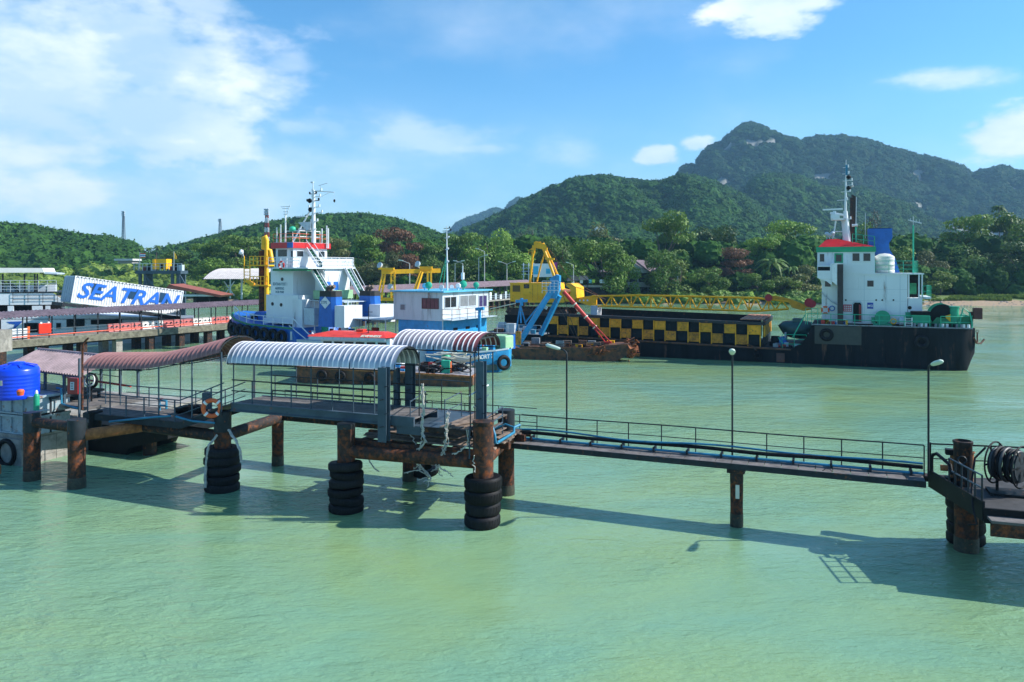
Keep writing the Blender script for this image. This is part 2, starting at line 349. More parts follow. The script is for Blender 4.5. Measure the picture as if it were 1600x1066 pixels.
def trunk_mb(h, r0, seed, spread, fork=.4):
    r = random.Random(seed); t = MB(); a = Vector((0, 0, -.5)); top = Vector((r.uniform(-.2, .2), r.uniform(-.2, .2), h * fork)); t.tube([a, top * .5, top], r0, 7)
    t.v = [(x, y, z) for x, y, z in t.v]
    for i in range(5):
        th = i * 1.256 + r.uniform(-.4, .4); q = spread * r.uniform(.35, .7)
        e = Vector((q * math.cos(th), q * math.sin(th), h * r.uniform(.65, .92))); m_ = (top + e) / 2 + Vector((0, 0, -.05 * h)); t.cyl(top, m_, r0 * .6, r0 * .38, 6); t.cyl(m_, e, r0 * .38, r0 * .12, 6)
    return t
TRUNKS = [trunk_mb(1, .035, s, .75).mesh('trunk', bark, 60) for s in range(4)]
tcount = [0]
def tree(px, ytop, Y, wpx, kind, col, label, name='broadleaf_tree', bare=.25, base=None, group='trees along the far shore'):
    X = (px - 800) / F_ * Y; z0 = gz(X, Y) if base is None else base; zt = CAMZ - (ytop - HY) / F_ * Y; h = zt - z0; wid = wpx / F_ * Y
    i = tcount[0]; tcount[0] += 1
    t = thing(name, label, 'bush' if kind == 'bush' else 'tree', (X, Y, z0), 0, group)
    tr = bpy.data.objects.new('trunk', TRUNKS[i % 4]); C.objects.link(tr); tr.parent = t; tr.scale = (wid * .55, wid * .55, h * .95); tr.rotation_euler = (0, 0, i * 1.7)
    me = CROWNS[kind][i % len(CROWNS[kind])]; cr_ = bpy.data.objects.new('crown', me); C.objects.link(cr_); cr_.parent = t
    ch = h * (1 - bare); cr_.scale = (wid * .5, wid * .5, ch * .5); cr_.location = (0, 0, h - ch * .5); cr_.rotation_euler = (0, 0, i * 2.4)
    cr_.material_slots[0].link = 'OBJECT'; cr_.material_slots[0].material = LM[col]
    return t
def palm(px, ytop, Y, span, label, group='palms', trunkr=.18):
    X = (px - 800) / F_ * Y; z0 = gz(X, Y); zt = CAMZ - (ytop - HY) / F_ * Y; h = zt - z0; r = random.Random(int(px))
    t = thing('palm_tree', label, 'palm', (X, Y, z0), 0, group); b = MB(); lean = r.uniform(-1, 1)
    b.tube([(lean * (k / 6) ** 2, 0, -.4 + (h + .1) * k / 6) for k in range(7)], trunkr, 7); b.build('trunk', bark, t, 50)
    s = span / F_ * Y / 2; g = MB()
    for i in range(20):
        th = i * 2.4; el = r.uniform(-.2, 1.1); prev = None
        for k in range(7):
            u = k / 6; q = s * u * math.cos(el * .6); zz = h - .2 + s * (math.sin(el) * u - 1.0 * u * u)
            c = Vector((lean + q * math.cos(th), q * math.sin(th), zz)); sd = Vector((-math.sin(th), math.cos(th), 0)); wd = s * .16 * math.sin(math.pi * min(.97, u + .12))
            if prev:
                pc, pw = prev
                for sg in (-1, 1):
                    g.add([pc, pc + sd * sg * pw + Vector((0, 0, -pw * .5)), c + sd * sg * wd + Vector((0, 0, -wd * .5)) + (c - pc) * .3, pc * .4 + c * .6], [(0, 1, 2, 3)])
            prev = (c, wd)
    g.build('crown', LM['dark'], t)
    return t
# ================================================================ HILLS
def prof_interp(pr, x):
    if x <= pr[0][0]: return pr[0][1]
    for (a, ya), (b, yb) in zip(pr, pr[1:]):
        if a <= x <= b:
            u = (x - a) / (b - a); u = u * u * (3 - 2 * u) * .5 + u * .5; return ya + (yb - ya) * u
    return pr[-1][1]
def rock_mat():
    m = bpy.data.materials.new('hillside'); m.use_nodes = True; t = m.node_tree; b = t.nodes['Principled BSDF']; n = t.nodes.new; l = t.links.new
    g = n('ShaderNodeNewGeometry'); s = n('ShaderNodeSeparateXYZ'); l(g.outputs['Normal'], s.inputs[0])
    x = n('ShaderNodeTexNoise'); x.inputs['Scale'].default_value = .03; x.inputs['Detail'].default_value = 10; l(g.outputs['Position'], x.inputs['Vector'])
    a = n('ShaderNodeMath'); a.operation = 'ADD'; l(s.outputs[2], a.inputs[0]); l(x.outputs[0], a.inputs[1])
    r = n('ShaderNodeMapRange'); r.inputs[1].default_value = 1.22; r.inputs[2].default_value = 1.42; l(a.outputs[0], r.inputs[0])
    c = n('ShaderNodeMix'); c.data_type = 'RGBA'; c.inputs[6].default_value = (.26, .25, .22, 1); c.inputs[7].default_value = (.022, .050, .016, 1); l(r.outputs[0], c.inputs[0]); l(c.outputs[2], b.inputs['Base Color'])
    b.inputs['Roughness'].default_value = .95; return m
hillm = rock_mat()
def hill(name, pr, Y, front, back, amp, crown_r, dens, seed, matk, cliff=0, nx=220, ny=40, base=4, steep=1.0):
    x0, x1 = pr[0][0], pr[-1][0]; mb = MB(); vs = []
    for i in range(nx + 1):
        px = x0 + (x1 - x0) * i / nx; top = CAMZ - (prof_interp(pr, px) - HY) / F_ * Y - crown_r * .9; X = (px - 800) / F_ * Y; lim = top - CAMZ
        for j in range(ny + 1):
            u = -1 + 2 * j / ny
            prof = (1 - abs(u) ** 1.5) if cliff == 0 else (min(1, (1 - abs(u)) * 1.25) ** .8 if u < 0 else 1 - u ** 1.6)
            z = base + (top - base) * max(0, prof) ** steep
            d = (front if u < 0 else back) * u
            n_ = noise.fractal(Vector((X / (amp * 3.2), (Y + d) / (amp * 3.2), seed)), .9, 2.1, 5)
            env = min(1, abs(u) * 3.2) * max(0, 1 - abs(u)) ** .5
            rid = noise.ridged_multi_fractal(Vector((X / (amp * 7), (Y + d) / (amp * 7), seed + 4)), 1, 2, 4, 1, 2) - 1.1
            z += amp * (1.1 * n_ + .9 * rid) * env * min(1, max(0, (top - base)) / (amp * 3 + 1))
            if cliff and u < 0:                           # limestone steps
                s_ = noise.noise(Vector((X / 160, seed, 2))); st = 46 + 20 * s_; zq = (z // st) * st + st * ((z % st) / st) ** 2.6
                z = z * .45 + zq * .55 if abs(u) > .06 else z
            z = min(z, CAMZ + lim * (Y + d) / Y * (1 - .03 * min(1, abs(u) * 8)))   # the crest itself is the skyline
            vs.append(((px - 800) / F_ * (Y + d) + (6 * n_ if cliff else 0), Y + d, max(z, base - 3)))
    k = ny + 1; mb.add(vs, [(i * k + j, (i + 1) * k + j, (i + 1) * k + j + 1, i * k + j + 1) for i in range(nx) for j in range(ny)])
    me = bpy.data.meshes.new(name); me.from_pydata(mb.v, [], mb.f); me.materials.append(hillm)
    o = bpy.data.objects.new(name, me); C.objects.link(o); tag(o, kind='structure'); me.shade_smooth()
    # the wood that covers it: crowns scattered over its faces
    r = random.Random(seed); fo = bpy.data.objects.new('hill_forest', scatter_points(me, dens, r, cliff)); C.objects.link(fo); forest_nodes(fo, crown_r, matk)
    tag(fo, kind='stuff')
    return o
def scatter_points(me, dens, r, cliff):
    pts = []; vv = [v.co for v in me.vertices]
    for p in me.polygons:
        n = p.normal
        if n.z < 0: n = -n
        if cliff and (n.z < .45 + .45 * noise.noise(p.center * .009) or noise.noise(p.center * .0075 + Vector((3, 1, 7))) > .17 and n.z < .84): continue
        if p.center.z < 2: continue
        e = p.area * dens; k = int(e) + (r.random() < e % 1)
        a, b, c, d = [vv[i] for i in p.vertices]
        for _ in range(k):
            u, v = r.random(), r.random(); pts.append(tuple((a * (1 - u) + b * u) * (1 - v) + (d * (1 - u) + c * u) * v))
    m2 = bpy.data.meshes.new('hill_forest'); m2.from_pydata(pts, [], []); return m2
HC = {}
def clump_mesh(seed):
    """a far tree crown: knobbly dome with loose leaf sprays on its skin"""
    bm = bmesh.new(); bmesh.ops.create_icosphere(bm, subdivisions=3, radius=1); r = random.Random(seed)
    for v in bm.verts:
        d = v.co.normalized(); k = 1 + .32 * noise.noise(d * 2.1 + Vector((seed * 7, 0, 0))) + .22 * noise.noise(d * 5 + Vector((0, seed * 5, 0))); v.co = Vector((d.x * k, d.y * k, d.z * k * .85))
    vs = [v.co.copy() for v in bm.verts]
    for p in r.sample(vs, min(len(vs), 160)):
        n = (p.normalized() + Vector((r.gauss(0, .35), r.gauss(0, .35), r.gauss(.2, .35)))).normalized(); u = n.orthogonal().normalized(); u.rotate(Matrix.Rotation(r.uniform(0, 6.28), 3, n)); w_ = n.cross(u); s = r.uniform(.06, .16); c = p * r.uniform(1.0, 1.12)
        q = [bm.verts.new(c + a * s) for a in (-u, -w_ * .7, u, w_ * .7)]; bm.faces.new(q)
    me = bpy.data.meshes.new('crown_kind'); bm.to_mesh(me); bm.free(); return me
def forest_nodes(o, rad, matk, smin=.65, smax=1.45, zs=1.0):
    if matk not in HC:
        col = bpy.data.collections.new('crown_kinds_' + matk)
        for i in range(4):
            me = clump_mesh(i); me.materials.append(LM[matk]); q = bpy.data.objects.new('crown_kind', me); col.objects.link(q)
        HC[matk] = col
    ng = bpy.data.node_groups.new('scatter', 'GeometryNodeTree'); ng.interface.new_socket('Geometry', in_out='INPUT', socket_type='NodeSocketGeometry'); ng.interface.new_socket('Geometry', in_out='OUTPUT', socket_type='NodeSocketGeometry')
    n = ng.nodes.new; l = ng.links.new; gi = n('NodeGroupInput'); go = n('NodeGroupOutput')
    ci = n('GeometryNodeCollectionInfo'); ci.inputs['Collection'].default_value = HC[matk]; ci.inputs['Separate Children'].default_value = True; ci.inputs['Reset Children'].default_value = True
    m2p = n('GeometryNodeMeshToPoints'); l(gi.outputs[0], m2p.inputs['Mesh'])
    ip = n('GeometryNodeInstanceOnPoints'); l(m2p.outputs[0], ip.inputs['Points']); l(ci.outputs[0], ip.inputs['Instance']); ip.inputs['Pick Instance'].default_value = True
    rv = n('FunctionNodeRandomValue'); rv.data_type = 'FLOAT_VECTOR'; rv.inputs[0].default_value = (0, 0, 0); rv.inputs[1].default_value = (.3, .3, 6.28); l(rv.outputs[0], ip.inputs['Rotation'])
    rs = n('FunctionNodeRandomValue'); rs.data_type = 'FLOAT'; rs.inputs[2].default_value = rad * smin; rs.inputs[3].default_value = rad * smax; rs.inputs['Seed'].default_value = 3
    cx = n('ShaderNodeCombineXYZ'); mz = n('ShaderNodeMath'); mz.operation = 'MULTIPLY'; mz.inputs[1].default_value = zs
    l(rs.outputs[1], cx.inputs[0]); l(rs.outputs[1], cx.inputs[1]); l(rs.outputs[1], mz.inputs[0]); l(mz.outputs[0], cx.inputs[2]); l(cx.outputs[0], ip.inputs['Scale'])
    l(ip.outputs[0], go.inputs[0]); md = o.modifiers.new('scatter', 'NODES'); md.node_group = ng
hill('mountain', [(940, 440), (1000, 330), (1045, 300), (1062, 276), (1070, 258), (1086, 256), (1093, 262), (1098, 240), (1112, 228), (1130, 220), (1146, 204), (1156, 195), (1168, 191), (1186, 194), (1205, 203), (1225, 212), (1252, 219), (1275, 212), (1310, 211), (1350, 216), (1400, 232), (1450, 245), (1490, 255), (1518, 273), (1540, 264), (1568, 259), (1592, 267), (1640, 275), (1750, 300), (1900, 350), (2100, 430)],
     1700, 520, 500, 30, 9, 1 / 70, 3, 'hillfar', cliff=1, nx=300, ny=64)
hill('hill', [(640, 425), (700, 372), (745, 352), (790, 332), (830, 308), (870, 290), (905, 276), (940, 274), (985, 281), (1030, 283), (1070, 272), (1105, 280), (1150, 300), (1200, 330), (1270, 362), (1350, 400), (1400, 430)],
     1000, 420, 300, 22, 6.5, 1 / 36, 8, 'hill', nx=200)
hill('hill', [(1090, 440), (1130, 350), (1165, 300), (1185, 274), (1210, 270), (1240, 273), (1290, 292), (1340, 292), (1400, 312), (1450, 340), (1500, 366), (1580, 390), (1700, 430)],
     1180, 330, 300, 22, 7, 1 / 40, 12, 'hill', nx=180)
hill('hill', [(660, 430), (705, 358), (722, 343), (748, 334), (775, 324), (790, 330), (802, 312), (812, 308), (830, 315), (900, 330), (1000, 420)], 3000, 500, 400, 30, 11, 1 / 160, 5, 'hillfar', nx=100)
hill('hill', [(150, 430), (220, 405), (270, 388), (330, 372), (380, 358), (430, 348), (500, 338), (560, 335), (605, 341), (650, 353), (680, 366), (720, 374), (770, 392), (860, 430)], 640, 250, 200, 8, 5, 1 / 15, 22, 'hill', nx=160)
hill('hill', [(-500, 430), (-300, 350), (-100, 345), (0, 352), (40, 354), (75, 360), (100, 364), (140, 372), (190, 377), (212, 392), (240, 420)], 470, 130, 150, 7, 5.5, 1 / 18, 31, 'hill', nx=120)
# ================================================================ TREES ON THE SHORE
rf = random.Random(91)
def belt(x0, x1, ya, yb, n, rad, matk, zlo, zhi, zs=1.0):
    pts = []
    for i in range(n):
        px = rf.uniform(x0, x1); Y = rf.uniform(ya, yb); X = (px - 800) / F_ * Y
        if Y < shoreY(X) + 9: continue
        pts.append((X, Y, gz(X, Y) + rf.uniform(zlo, zhi)))
    me = bpy.data.meshes.new('wood'); me.from_pydata(pts, [], []); o = bpy.data.objects.new('wood', me); C.objects.link(o); forest_nodes(o, rad, matk, zs=zs); tag(o, kind='stuff')
belt(-400, 330, 330, 470, 900, 4.2, 'bright', 1, 4)          # mangrove flat on the left
belt(340, 900, 300, 420, 700, 5.0, 'hill', 3, 13)
belt(820, 1900, 250, 380, 1300, 4.6, 'hill', 2, 13)
belt(330, 1330, 232, 262, 700, 2.6, 'hill', 0.5, 4)
belt(1400, 2000, 226, 250, 500, 2.6, 'hill', .5, 6)
def thicket(pa, pb, n, d0, d1, rad, matk, zs):
    pts = []
    for i in range(n):
        px = rf.uniform(pa, pb); Y = 230.0
        for _ in range(4): Y = shoreY((px - 800) / F_ * Y) + (d0 + d1) / 2
        Y += rf.uniform(-1, 1) * (d1 - d0) / 2; X = (px - 800) / F_ * Y; pts.append((X, Y, gz(X, Y) + rf.uniform(.2, rad * .7)))
    me = bpy.data.meshes.new('shore_thicket'); me.from_pydata(pts, [], []); o = bpy.data.objects.new('shore_thicket', me); C.objects.link(o); forest_nodes(o, rad, matk, zs=zs); tag(o, kind='stuff')
thicket(330, 1440, 420, 1, 8, 1.7, 'green', .8)
thicket(-300, 420, 500, 1, 40, 3.2, 'bright', .7)
T = [
 (972, 398, 220, 62, 'round', 'green', 'green tree whose crown covers the left half of the shore house'),
 (285, 392, 300, 75, 'tier', 'green', 'broad green tree at the left foot of the central hill, beyond the steel tower'),
 (330, 376, 296, 90, 'tier', 'green', 'wide layered green tree rising over the pale shed roof on the left'),
 (378, 368, 290, 90, 'tier', 'green', 'layered green tree left of the yellow ringed pile'),
 (352, 405, 276, 110, 'round', 'green', 'low spreading green tree just behind the pale shed roof'),
 (440, 372, 300, 80, 'tier', 'dark', 'dark tree hidden behind the tug wheelhouse'),
 (532, 372, 250, 70, 'tier', 'olive', 'olive brown layered tree right of the tug wheelhouse'),
 (575, 368, 262, 80, 'tier', 'green', 'green tree with a flat top behind the left yellow gantry leg'),
 (548, 405, 240, 80, 'round', 'dark', 'dark low tree above the tug funnels'),
 (625, 358, 246, 95, 'tier', 'red', 'reddish brown leaved tree, tallest above the yellow gantry beam'),
 (590, 395, 238, 80, 'round', 'olive', 'olive green tree under the reddish tree'),
 (668, 378, 250, 80, 'tier', 'dark', 'dark layered tree between the reddish tree and the houseboat mast'),
 (722, 366, 255, 90, 'tier', 'dark', 'dark green tree right of the thin houseboat mast'),
 (765, 360, 250, 100, 'round', 'green', 'tall green tree left of the yellow crane mast'),
 (700, 405, 236, 100, 'round', 'dark', 'low dark tree behind the blue roofed houseboat'),
 (800, 395, 240, 80, 'round', 'green', 'green tree just left of the yellow crane mast, lower than its neighbour'),
 (818, 356, 330, 40, 'thin', 'grey', 'half bare grey brown tree standing behind the yellow crane mast'),
 (872, 372, 250, 80, 'round', 'dark', 'dark tree with pale leaf tips right of the yellow crane mast'),
 (928, 377, 221, 118, 'round', 'green', 'big rounded green tree standing before the open fronted shore house'),
 (962, 352, 290, 90, 'round', 'olive', 'olive green tree behind the big rounded one'),
 (1046, 334, 262, 115, 'tier', 'green', 'tallest green tree right of the shore house, with loose tiers'),
 (1034, 392, 222, 66, 'round', 'dark', 'dark tree over the right part of the shore house roof'),
 (1052, 406, 226, 95, 'bush', 'bright', 'yellow green bushy tree at the water by the shore house'),
 (1108, 418, 227, 70, 'bush', 'green', 'mid green bush between the yellow green one and the rust coloured tree'),
 (1120, 354, 280, 90, 'round', 'dark', 'dark tree behind the rust coloured almond tree'),
 (1150, 388, 236, 80, 'tier', 'red', 'rust coloured almond tree with horizontal branches above the crane boom'),
 (1192, 366, 252, 90, 'tier', 'green', 'light green spreading tree right of the rust coloured almond tree'),
 (1245, 347, 270, 120, 'tier', 'green', 'wide dark green tree left of the white ship bridge'),
 (1185, 428, 226, 60, 'bush', 'green', 'rounded green bush right of the rust coloured almond tree'),
 (1225, 432, 225, 60, 'bush', 'bright', 'bright green bush above the tip of the crane boom'),
 (1262, 415, 229, 70, 'bush', 'olive', 'olive bush touching the left edge of the white ship bridge'),
 (1330, 352, 270, 80, 'round', 'dark', 'dark tree seen between the black exhaust and the blue funnel'),
 (1367, 330, 300, 50, 'thin', 'grey', 'wispy grey green tree rising behind the blue funnel'),
 (1395, 385, 250, 70, 'round', 'green', 'green tree right of the blue funnel'),
 (1446, 392, 240, 70, 'round', 'olive', 'olive tree behind the pole at the stern of the white ship bridge'),
 (1468, 425, 224, 60, 'bush', 'bright', 'bright leafy bush above the green winches'),
 (1505, 337, 262, 110, 'tier', 'green', 'tall layered green tree right of the white ship, left of the high palm'),
 (1540, 385, 240, 120, 'round', 'dark', 'dark spreading tree over the beach at right'),
 (1572, 335, 270, 120, 'tier', 'green', 'tall green tree under the high palm at the right edge'),
 (1596, 378, 232, 130, 'tier', 'dark', 'dark tree leaning over the beach at the right edge'),
 (1640, 350, 250, 120, 'round', 'green', 'green tree cut by the right edge of the picture'),
]
for a in T: tree(*a, bare=(.05 if a[4] == 'bush' else .12), name=('shrub' if a[4] == 'bush' else 'broadleaf_tree'))
palm(1562, 322, 300, 30, 'tall dark palm standing above the trees at the right edge')
palm(1424, 372, 262, 60, 'palm with drooping fronds behind the aerial pole of the white ship')
palm(1205, 408, 234, 70, 'low palm with arching fronds above the crane boom')
palm(1236, 420, 232, 60, 'low palm with yellowing fronds near the boom tip')
palm(219, 388, 420, 16, 'leftmost of three small palms on the skyline beyond the container')
palm(231, 388, 420, 18, 'middle one of three small palms on the skyline beyond the container')
palm(243, 384, 420, 18, 'rightmost of three small palms on the skyline beyond the container')
# grass and rubble on the bank at right
def blades(n, x0, x1, d0, d1, s, mk, name):
    vs = []; fs = []
    for i in range(n):
        X = rf.uniform(x0, x1); Y = shoreY(X) + rf.uniform(d0, d1); z = gz(X, Y); o = len(vs); th = rf.uniform(0, 3.14); q = s * rf.uniform(.5, 1.3)
        if noise.noise(Vector((X * .12, Y * .12, 5))) < -.12: continue
        a = Vector((math.cos(th), math.sin(th), 0)) * q * .5; t = Vector((rf.uniform(-.3, .3), rf.uniform(-.3, .3), 1)) * q
        c = Vector((X, Y, z)); vs += [c - a, c + a, c + a * .4 + t, c - a * .6 + t * .8]; fs.append((o, o + 1, o + 2, o + 3))
    me = bpy.data.meshes.new(name); me.from_pydata([tuple(v) for v in vs], [], fs); me.materials.append(LM[mk]); o = bpy.data.objects.new(name, me); C.objects.link(o); tag(o, kind='stuff')
blades(16000, 85, 200, 6.5, 13, .8, 'bright', 'bank_plants')
blades(5000, -10, 90, 5, 12, .9, 'green', 'bank_plants')
st = MB()
for i in range(500):
    X = rf.uniform(70, 190); Y = shoreY(X) + rf.uniform(-1, 6); s = rf.uniform(.12, .4)
    st.lathe([(0, -s * .3), (s, 0), (s * .6, s * .5), (0, s * .6)], (X, Y, gz(X, Y)), 5)
tag(st.build('beach_stones', mat('stone', (.32, .27, .22), .9, var=.35)), kind='stuff')
# ================================================================ HAZE
hz = MB(); hz.box(-4200, 4200, -90, 4300, -10.5, 420)
m = bpy.data.materials.new('haze'); m.use_nodes = True; t = m.node_tree; t.nodes.clear(); o_ = t.nodes.new('ShaderNodeOutputMaterial'); v_ = t.nodes.new('ShaderNodeVolumePrincipled')
v_.inputs['Color'].default_value = (.36, .68, 1, 1); v_.inputs['Density'].default_value = .00015; v_.inputs['Anisotropy'].default_value = .1; t.links.new(v_.outputs[0], o_.inputs['Volume'])
tag(hz.build('haze', m), kind='stuff')
# ================================================================ MATERIALS
rustpile = mat('rusty_steel', (.055, .032, .025), .75, spec=.2, var=.5, scale=2.6, bump=.8, rust=.55, rustcol=(.17, .05, .018), grime=.4)
rustpipe = mat('orange_rust', (.33, .12, .035), .8, var=.4, scale=3, bump=.5, grime=.4)
darkpipe = mat('dark_rusty_pipe', (.032, .024, .022), .65, spec=.2, var=.4, scale=3, bump=.3, rust=.35)
gsteel = mat('painted_blue_grey_steel', (.055, .085, .115), .5, spec=.3, var=.2, scale=1.2, rust=.14, grime=.2)
dsteel = mat('dark_steel', (.022, .028, .034), .55, spec=.25, var=.3, scale=2, rust=.16)
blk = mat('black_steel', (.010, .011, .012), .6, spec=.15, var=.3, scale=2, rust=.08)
rubber = mat('tyre_rubber', (.009, .009, .011), .6, spec=.2, orand=.5, var=.3, scale=3, bump=.3, grime=.2)
deckm = mat('worn_deck', (.15, .135, .13), .85, var=.3, scale=1.1, grime=.5, bump=.4)
plank = mat('weathered_wood', (.20, .145, .11), .85, orand=.35, var=.4, scale=2.5, grime=.4, bump=.5)
silver = mat('galvanised_sheet', (.46, .47, .52), .38, .6, orand=.14, rust=.06, var=.10, scale=1.2, grime=.12)
brown = mat('brown_roof_sheet', (.26, .115, .105), .5, orand=.16, var=.22, scale=1.5, grime=.25, rust=.12, rustcol=(.35, .22, .18))
maroon = mat('maroon_sheet', (.17, .05, .055), .45, var=.15)
purple = mat('brown_purple_tile_sheet', (.27, .19, .205), .6, var=.25, scale=1.3, grime=.3)
concrete = mat('concrete', (.30, .28, .25), .9, var=.25, scale=.9, grime=.55, bump=.4)
bluepipe = mat('blue_pipe', (.02, .19, .32), .45, grime=.2, var=.15)
ropem = mat('rope', (.42, .40, .36), .9, var=.25, scale=8)
white = mat('white_paint', (.74, .76, .78), .45, var=.05, scale=.8, grime=.12, rust=.04)
redm = mat('red_paint', (.55, .03, .02), .45, var=.12)
orange = mat('orange_paint', (.70, .12, .03), .5, var=.1)
yellow = mat('yellow_paint', (.95, .46, .004), .45, var=.1, scale=1, grime=.15, rust=.08)
green = mat('green_paint', (.01, .30, .17), .45, var=.15, grime=.1)
blue = mat('blue_paint', (.01, .12, .46), .42, var=.12, grime=.1)
blue2 = mat('light_blue_paint', (.02, .27, .56), .45, var=.15, grime=.2, rust=.12)
tankblue = mat('blue_plastic', (.005, .055, .72), .3, var=.06)
glass = mat('dark_glass', (.018, .022, .028), .08, var=.2)
cream = mat('cream', (.60, .58, .48), .6, var=.1)
lampm = mat('lamp_glass', (.62, .72, .60), .35, var=.05)
# ================================================================ PIER PILES AND TYRES
PF = Frame(-1.125, 30.0, R(-22.2))
def pile(px, py, r, ztop, label, m=rustpile, cap=dsteel, sl=.9):
    p = PW(px, py); t = thing('steel_pile', label, 'pile', (p.x, p.y, 0), 0, 'steel piles of the landing pier')
    b = MB(); zs = [-2, 0, ztop * .35, ztop * .7, ztop]; b.lathe([(r * (1 + .02 * math.sin(k * 2.1 + px)), z) for k, z in enumerate(zs)], n=24); b.build('shaft', m, t, 60)
    w_ = MB(); w_.lathe([(r * 1.035, -.3), (r * 1.05, .0), (r * 1.045, .22), (r * 1.03, .42 + .1 * math.sin(px)), (r * 1.0, .5)], n=24); w_.build('tide_band', mat('wet_growth', (.035, .034, .020), .5, var=.5, scale=6, bump=.8, rust=.2), t, 60)
    c = MB(); c.lathe([(r * 1.03, ztop - sl), (r * 1.05, ztop - sl + .02), (r * 1.05, ztop), (r * .9, ztop + .015), (0, ztop - .02)], n=24); c.build('sleeve', cap, t, 50)
    return p
pA = pile(50, 750, .36, 3.2, 'leftmost rusty pile, leaning a pipe against the grey steel box')
pB = pile(120, 762, .37, 3.12, 'second rusty pile from the left, where the orange rusted pipe starts')
pC = pile(348, 765, .36, 3.55, 'rusty pile with tyres and a looped rope under the orange life ring')
pD = pile(434, 727, .29, 2.3, 'bare rusty pile behind, under the left part of the silver canopy', sl=.1)
pE = pile(541, 797, .36, 3.6, 'rusty pile ringed by twisted tyres under the middle of the pier', sl=.2)
pF = pile(640, 750, .33, 2.4, 'short rusty pile behind the tangled ropes')
pG = pile(755, 820, .40, 4.05, 'thick brown pile above four neat stacked tyres, at the pier corner', cap=darkpipe, sl=.15)
pH = pile(791, 772, .36, 3.75, 'bare pile behind the pier corner where the footbridge begins')
pI = pile(1151, 822, .24, 2.2, 'slender pile under the middle of the footbridge', sl=.5, cap=darkpipe)
pJ = pile(1510, 860, .38, 2.35, 'rusty pile under the mooring platform at right', sl=.3)
TY = MB(); TY.lathe([(.42, -.19), (.52, -.205), (.70, -.20), (.755, -.15), (.77, -.06), (.77, .06), (.755, .15), (.70, .20), (.52, .205), (.42, .19), (.40, 0), (.42, -.19)], n=32)
for k in range(32):
    a = k * 2 * math.pi / 32; TY.beam((.762 * math.cos(a), .762 * math.sin(a), -.12), (.762 * math.cos(a + .05), .762 * math.sin(a + .05), .12), .03, .03, (math.cos(a), math.sin(a), 0))
TYRE = TY.mesh('tyre', rubber, 40)
def tyre(loc, rot, sc_, label, group='tyres stacked round the pier piles', name='tyre'):
    o = bpy.data.objects.new(name, TYRE); C.objects.link(o); o.location = loc; o.rotation_euler = rot; o.scale = sc_ if hasattr(sc_, '__len__') else (sc_,) * 3
    return tag(o, label, 'tyre', group)
def stack(p, n, z0, dz, sc_, what, dy=0, tilt=.055, dx=0):
    nm = {1: ['single'], 4: ['lowest', 'second lowest', 'third from the water', 'topmost'], 5: ['lowest', 'second lowest', 'middle', 'second highest', 'topmost'], 6: ['lowest', 'second lowest', 'third from the water', 'fourth from the water', 'second highest', 'topmost']}[n]
    for k in range(n):
        tyre((p.x + dx + rnd.uniform(-.04, .04), p.y + dy + rnd.uniform(-.04, .04), z0 + dz * k), (rnd.uniform(-tilt, tilt), rnd.uniform(-tilt, tilt), rnd.uniform(0, 6)), (sc_ * rnd.uniform(.95, 1.05), sc_ * rnd.uniform(.95, 1.05), dz / .41 * rnd.uniform(.93, 1.06)), f'{nm[k]} black tyre of the stack {what}')
stack(pC, 5, .15, .40, 1.0, 'under the orange life ring')
stack(pE, 6, .12, .345, .92, 'on the middle front pile', tilt=.1)
stack(pG, 4, .22, .48, .93, 'on the pier corner pile', tilt=.02)
stack(pJ, 5, .25, .42, .84, 'behind the rusty pile of the mooring platform', dy=.6, dx=.33)
tyre((pF.x + .75, pF.y + .1, .42), (.15, -.1, 0), .8, 'teal stained tyre hanging beside the short pile behind the ropes')
# crossbeams between the piles
def pipe(a, b, r, m, label, name='crossbeam_pipe'):
    a = Vector(a); b = Vector(b); mid = (a + b) / 2; t = MB(); n = 7; t.tube([a + (b - a) * k / (n - 1) - mid for k in range(n)], r, 18)
    return single(name, t, m, label, 'pipe', 'round steel crossbeams of the pier', 50, mid)
def at(p, z): return Vector((p.x, p.y, z))
elbow = Vector((-17.75, 36.95, 2.42))
pipe(at(pA, 2.75), at(pB, 2.75), .24, darkpipe, 'short dark pipe joining the two leftmost piles')
pipe(at(pB, 2.35), elbow, .26, rustpipe, 'bright orange rusted pipe running right from the second pile')
pipe(elbow + Vector((0, .05, 0)), at(pC, 2.4), .27, darkpipe, 'dark pipe from the orange rusted one to the life ring pile')
pipe(at(pC, 2.4), at(pD, 2.4), .27, darkpipe, 'dark pipe going back from the life ring pile')
pipe(at(pE, 2.45), at(pG, 2.45), .28, rustpile, 'long rusty front pipe between the middle pile and the corner pile')
pipe(at(pG, 2.45), at(pH, 2.45), .26, rustpile, 'rusty pipe going back from the corner pile')
pipe(at(pE, 2.2), at(pF, 2.2), .2, rustpile, 'rusty pipe going back from the middle pile')
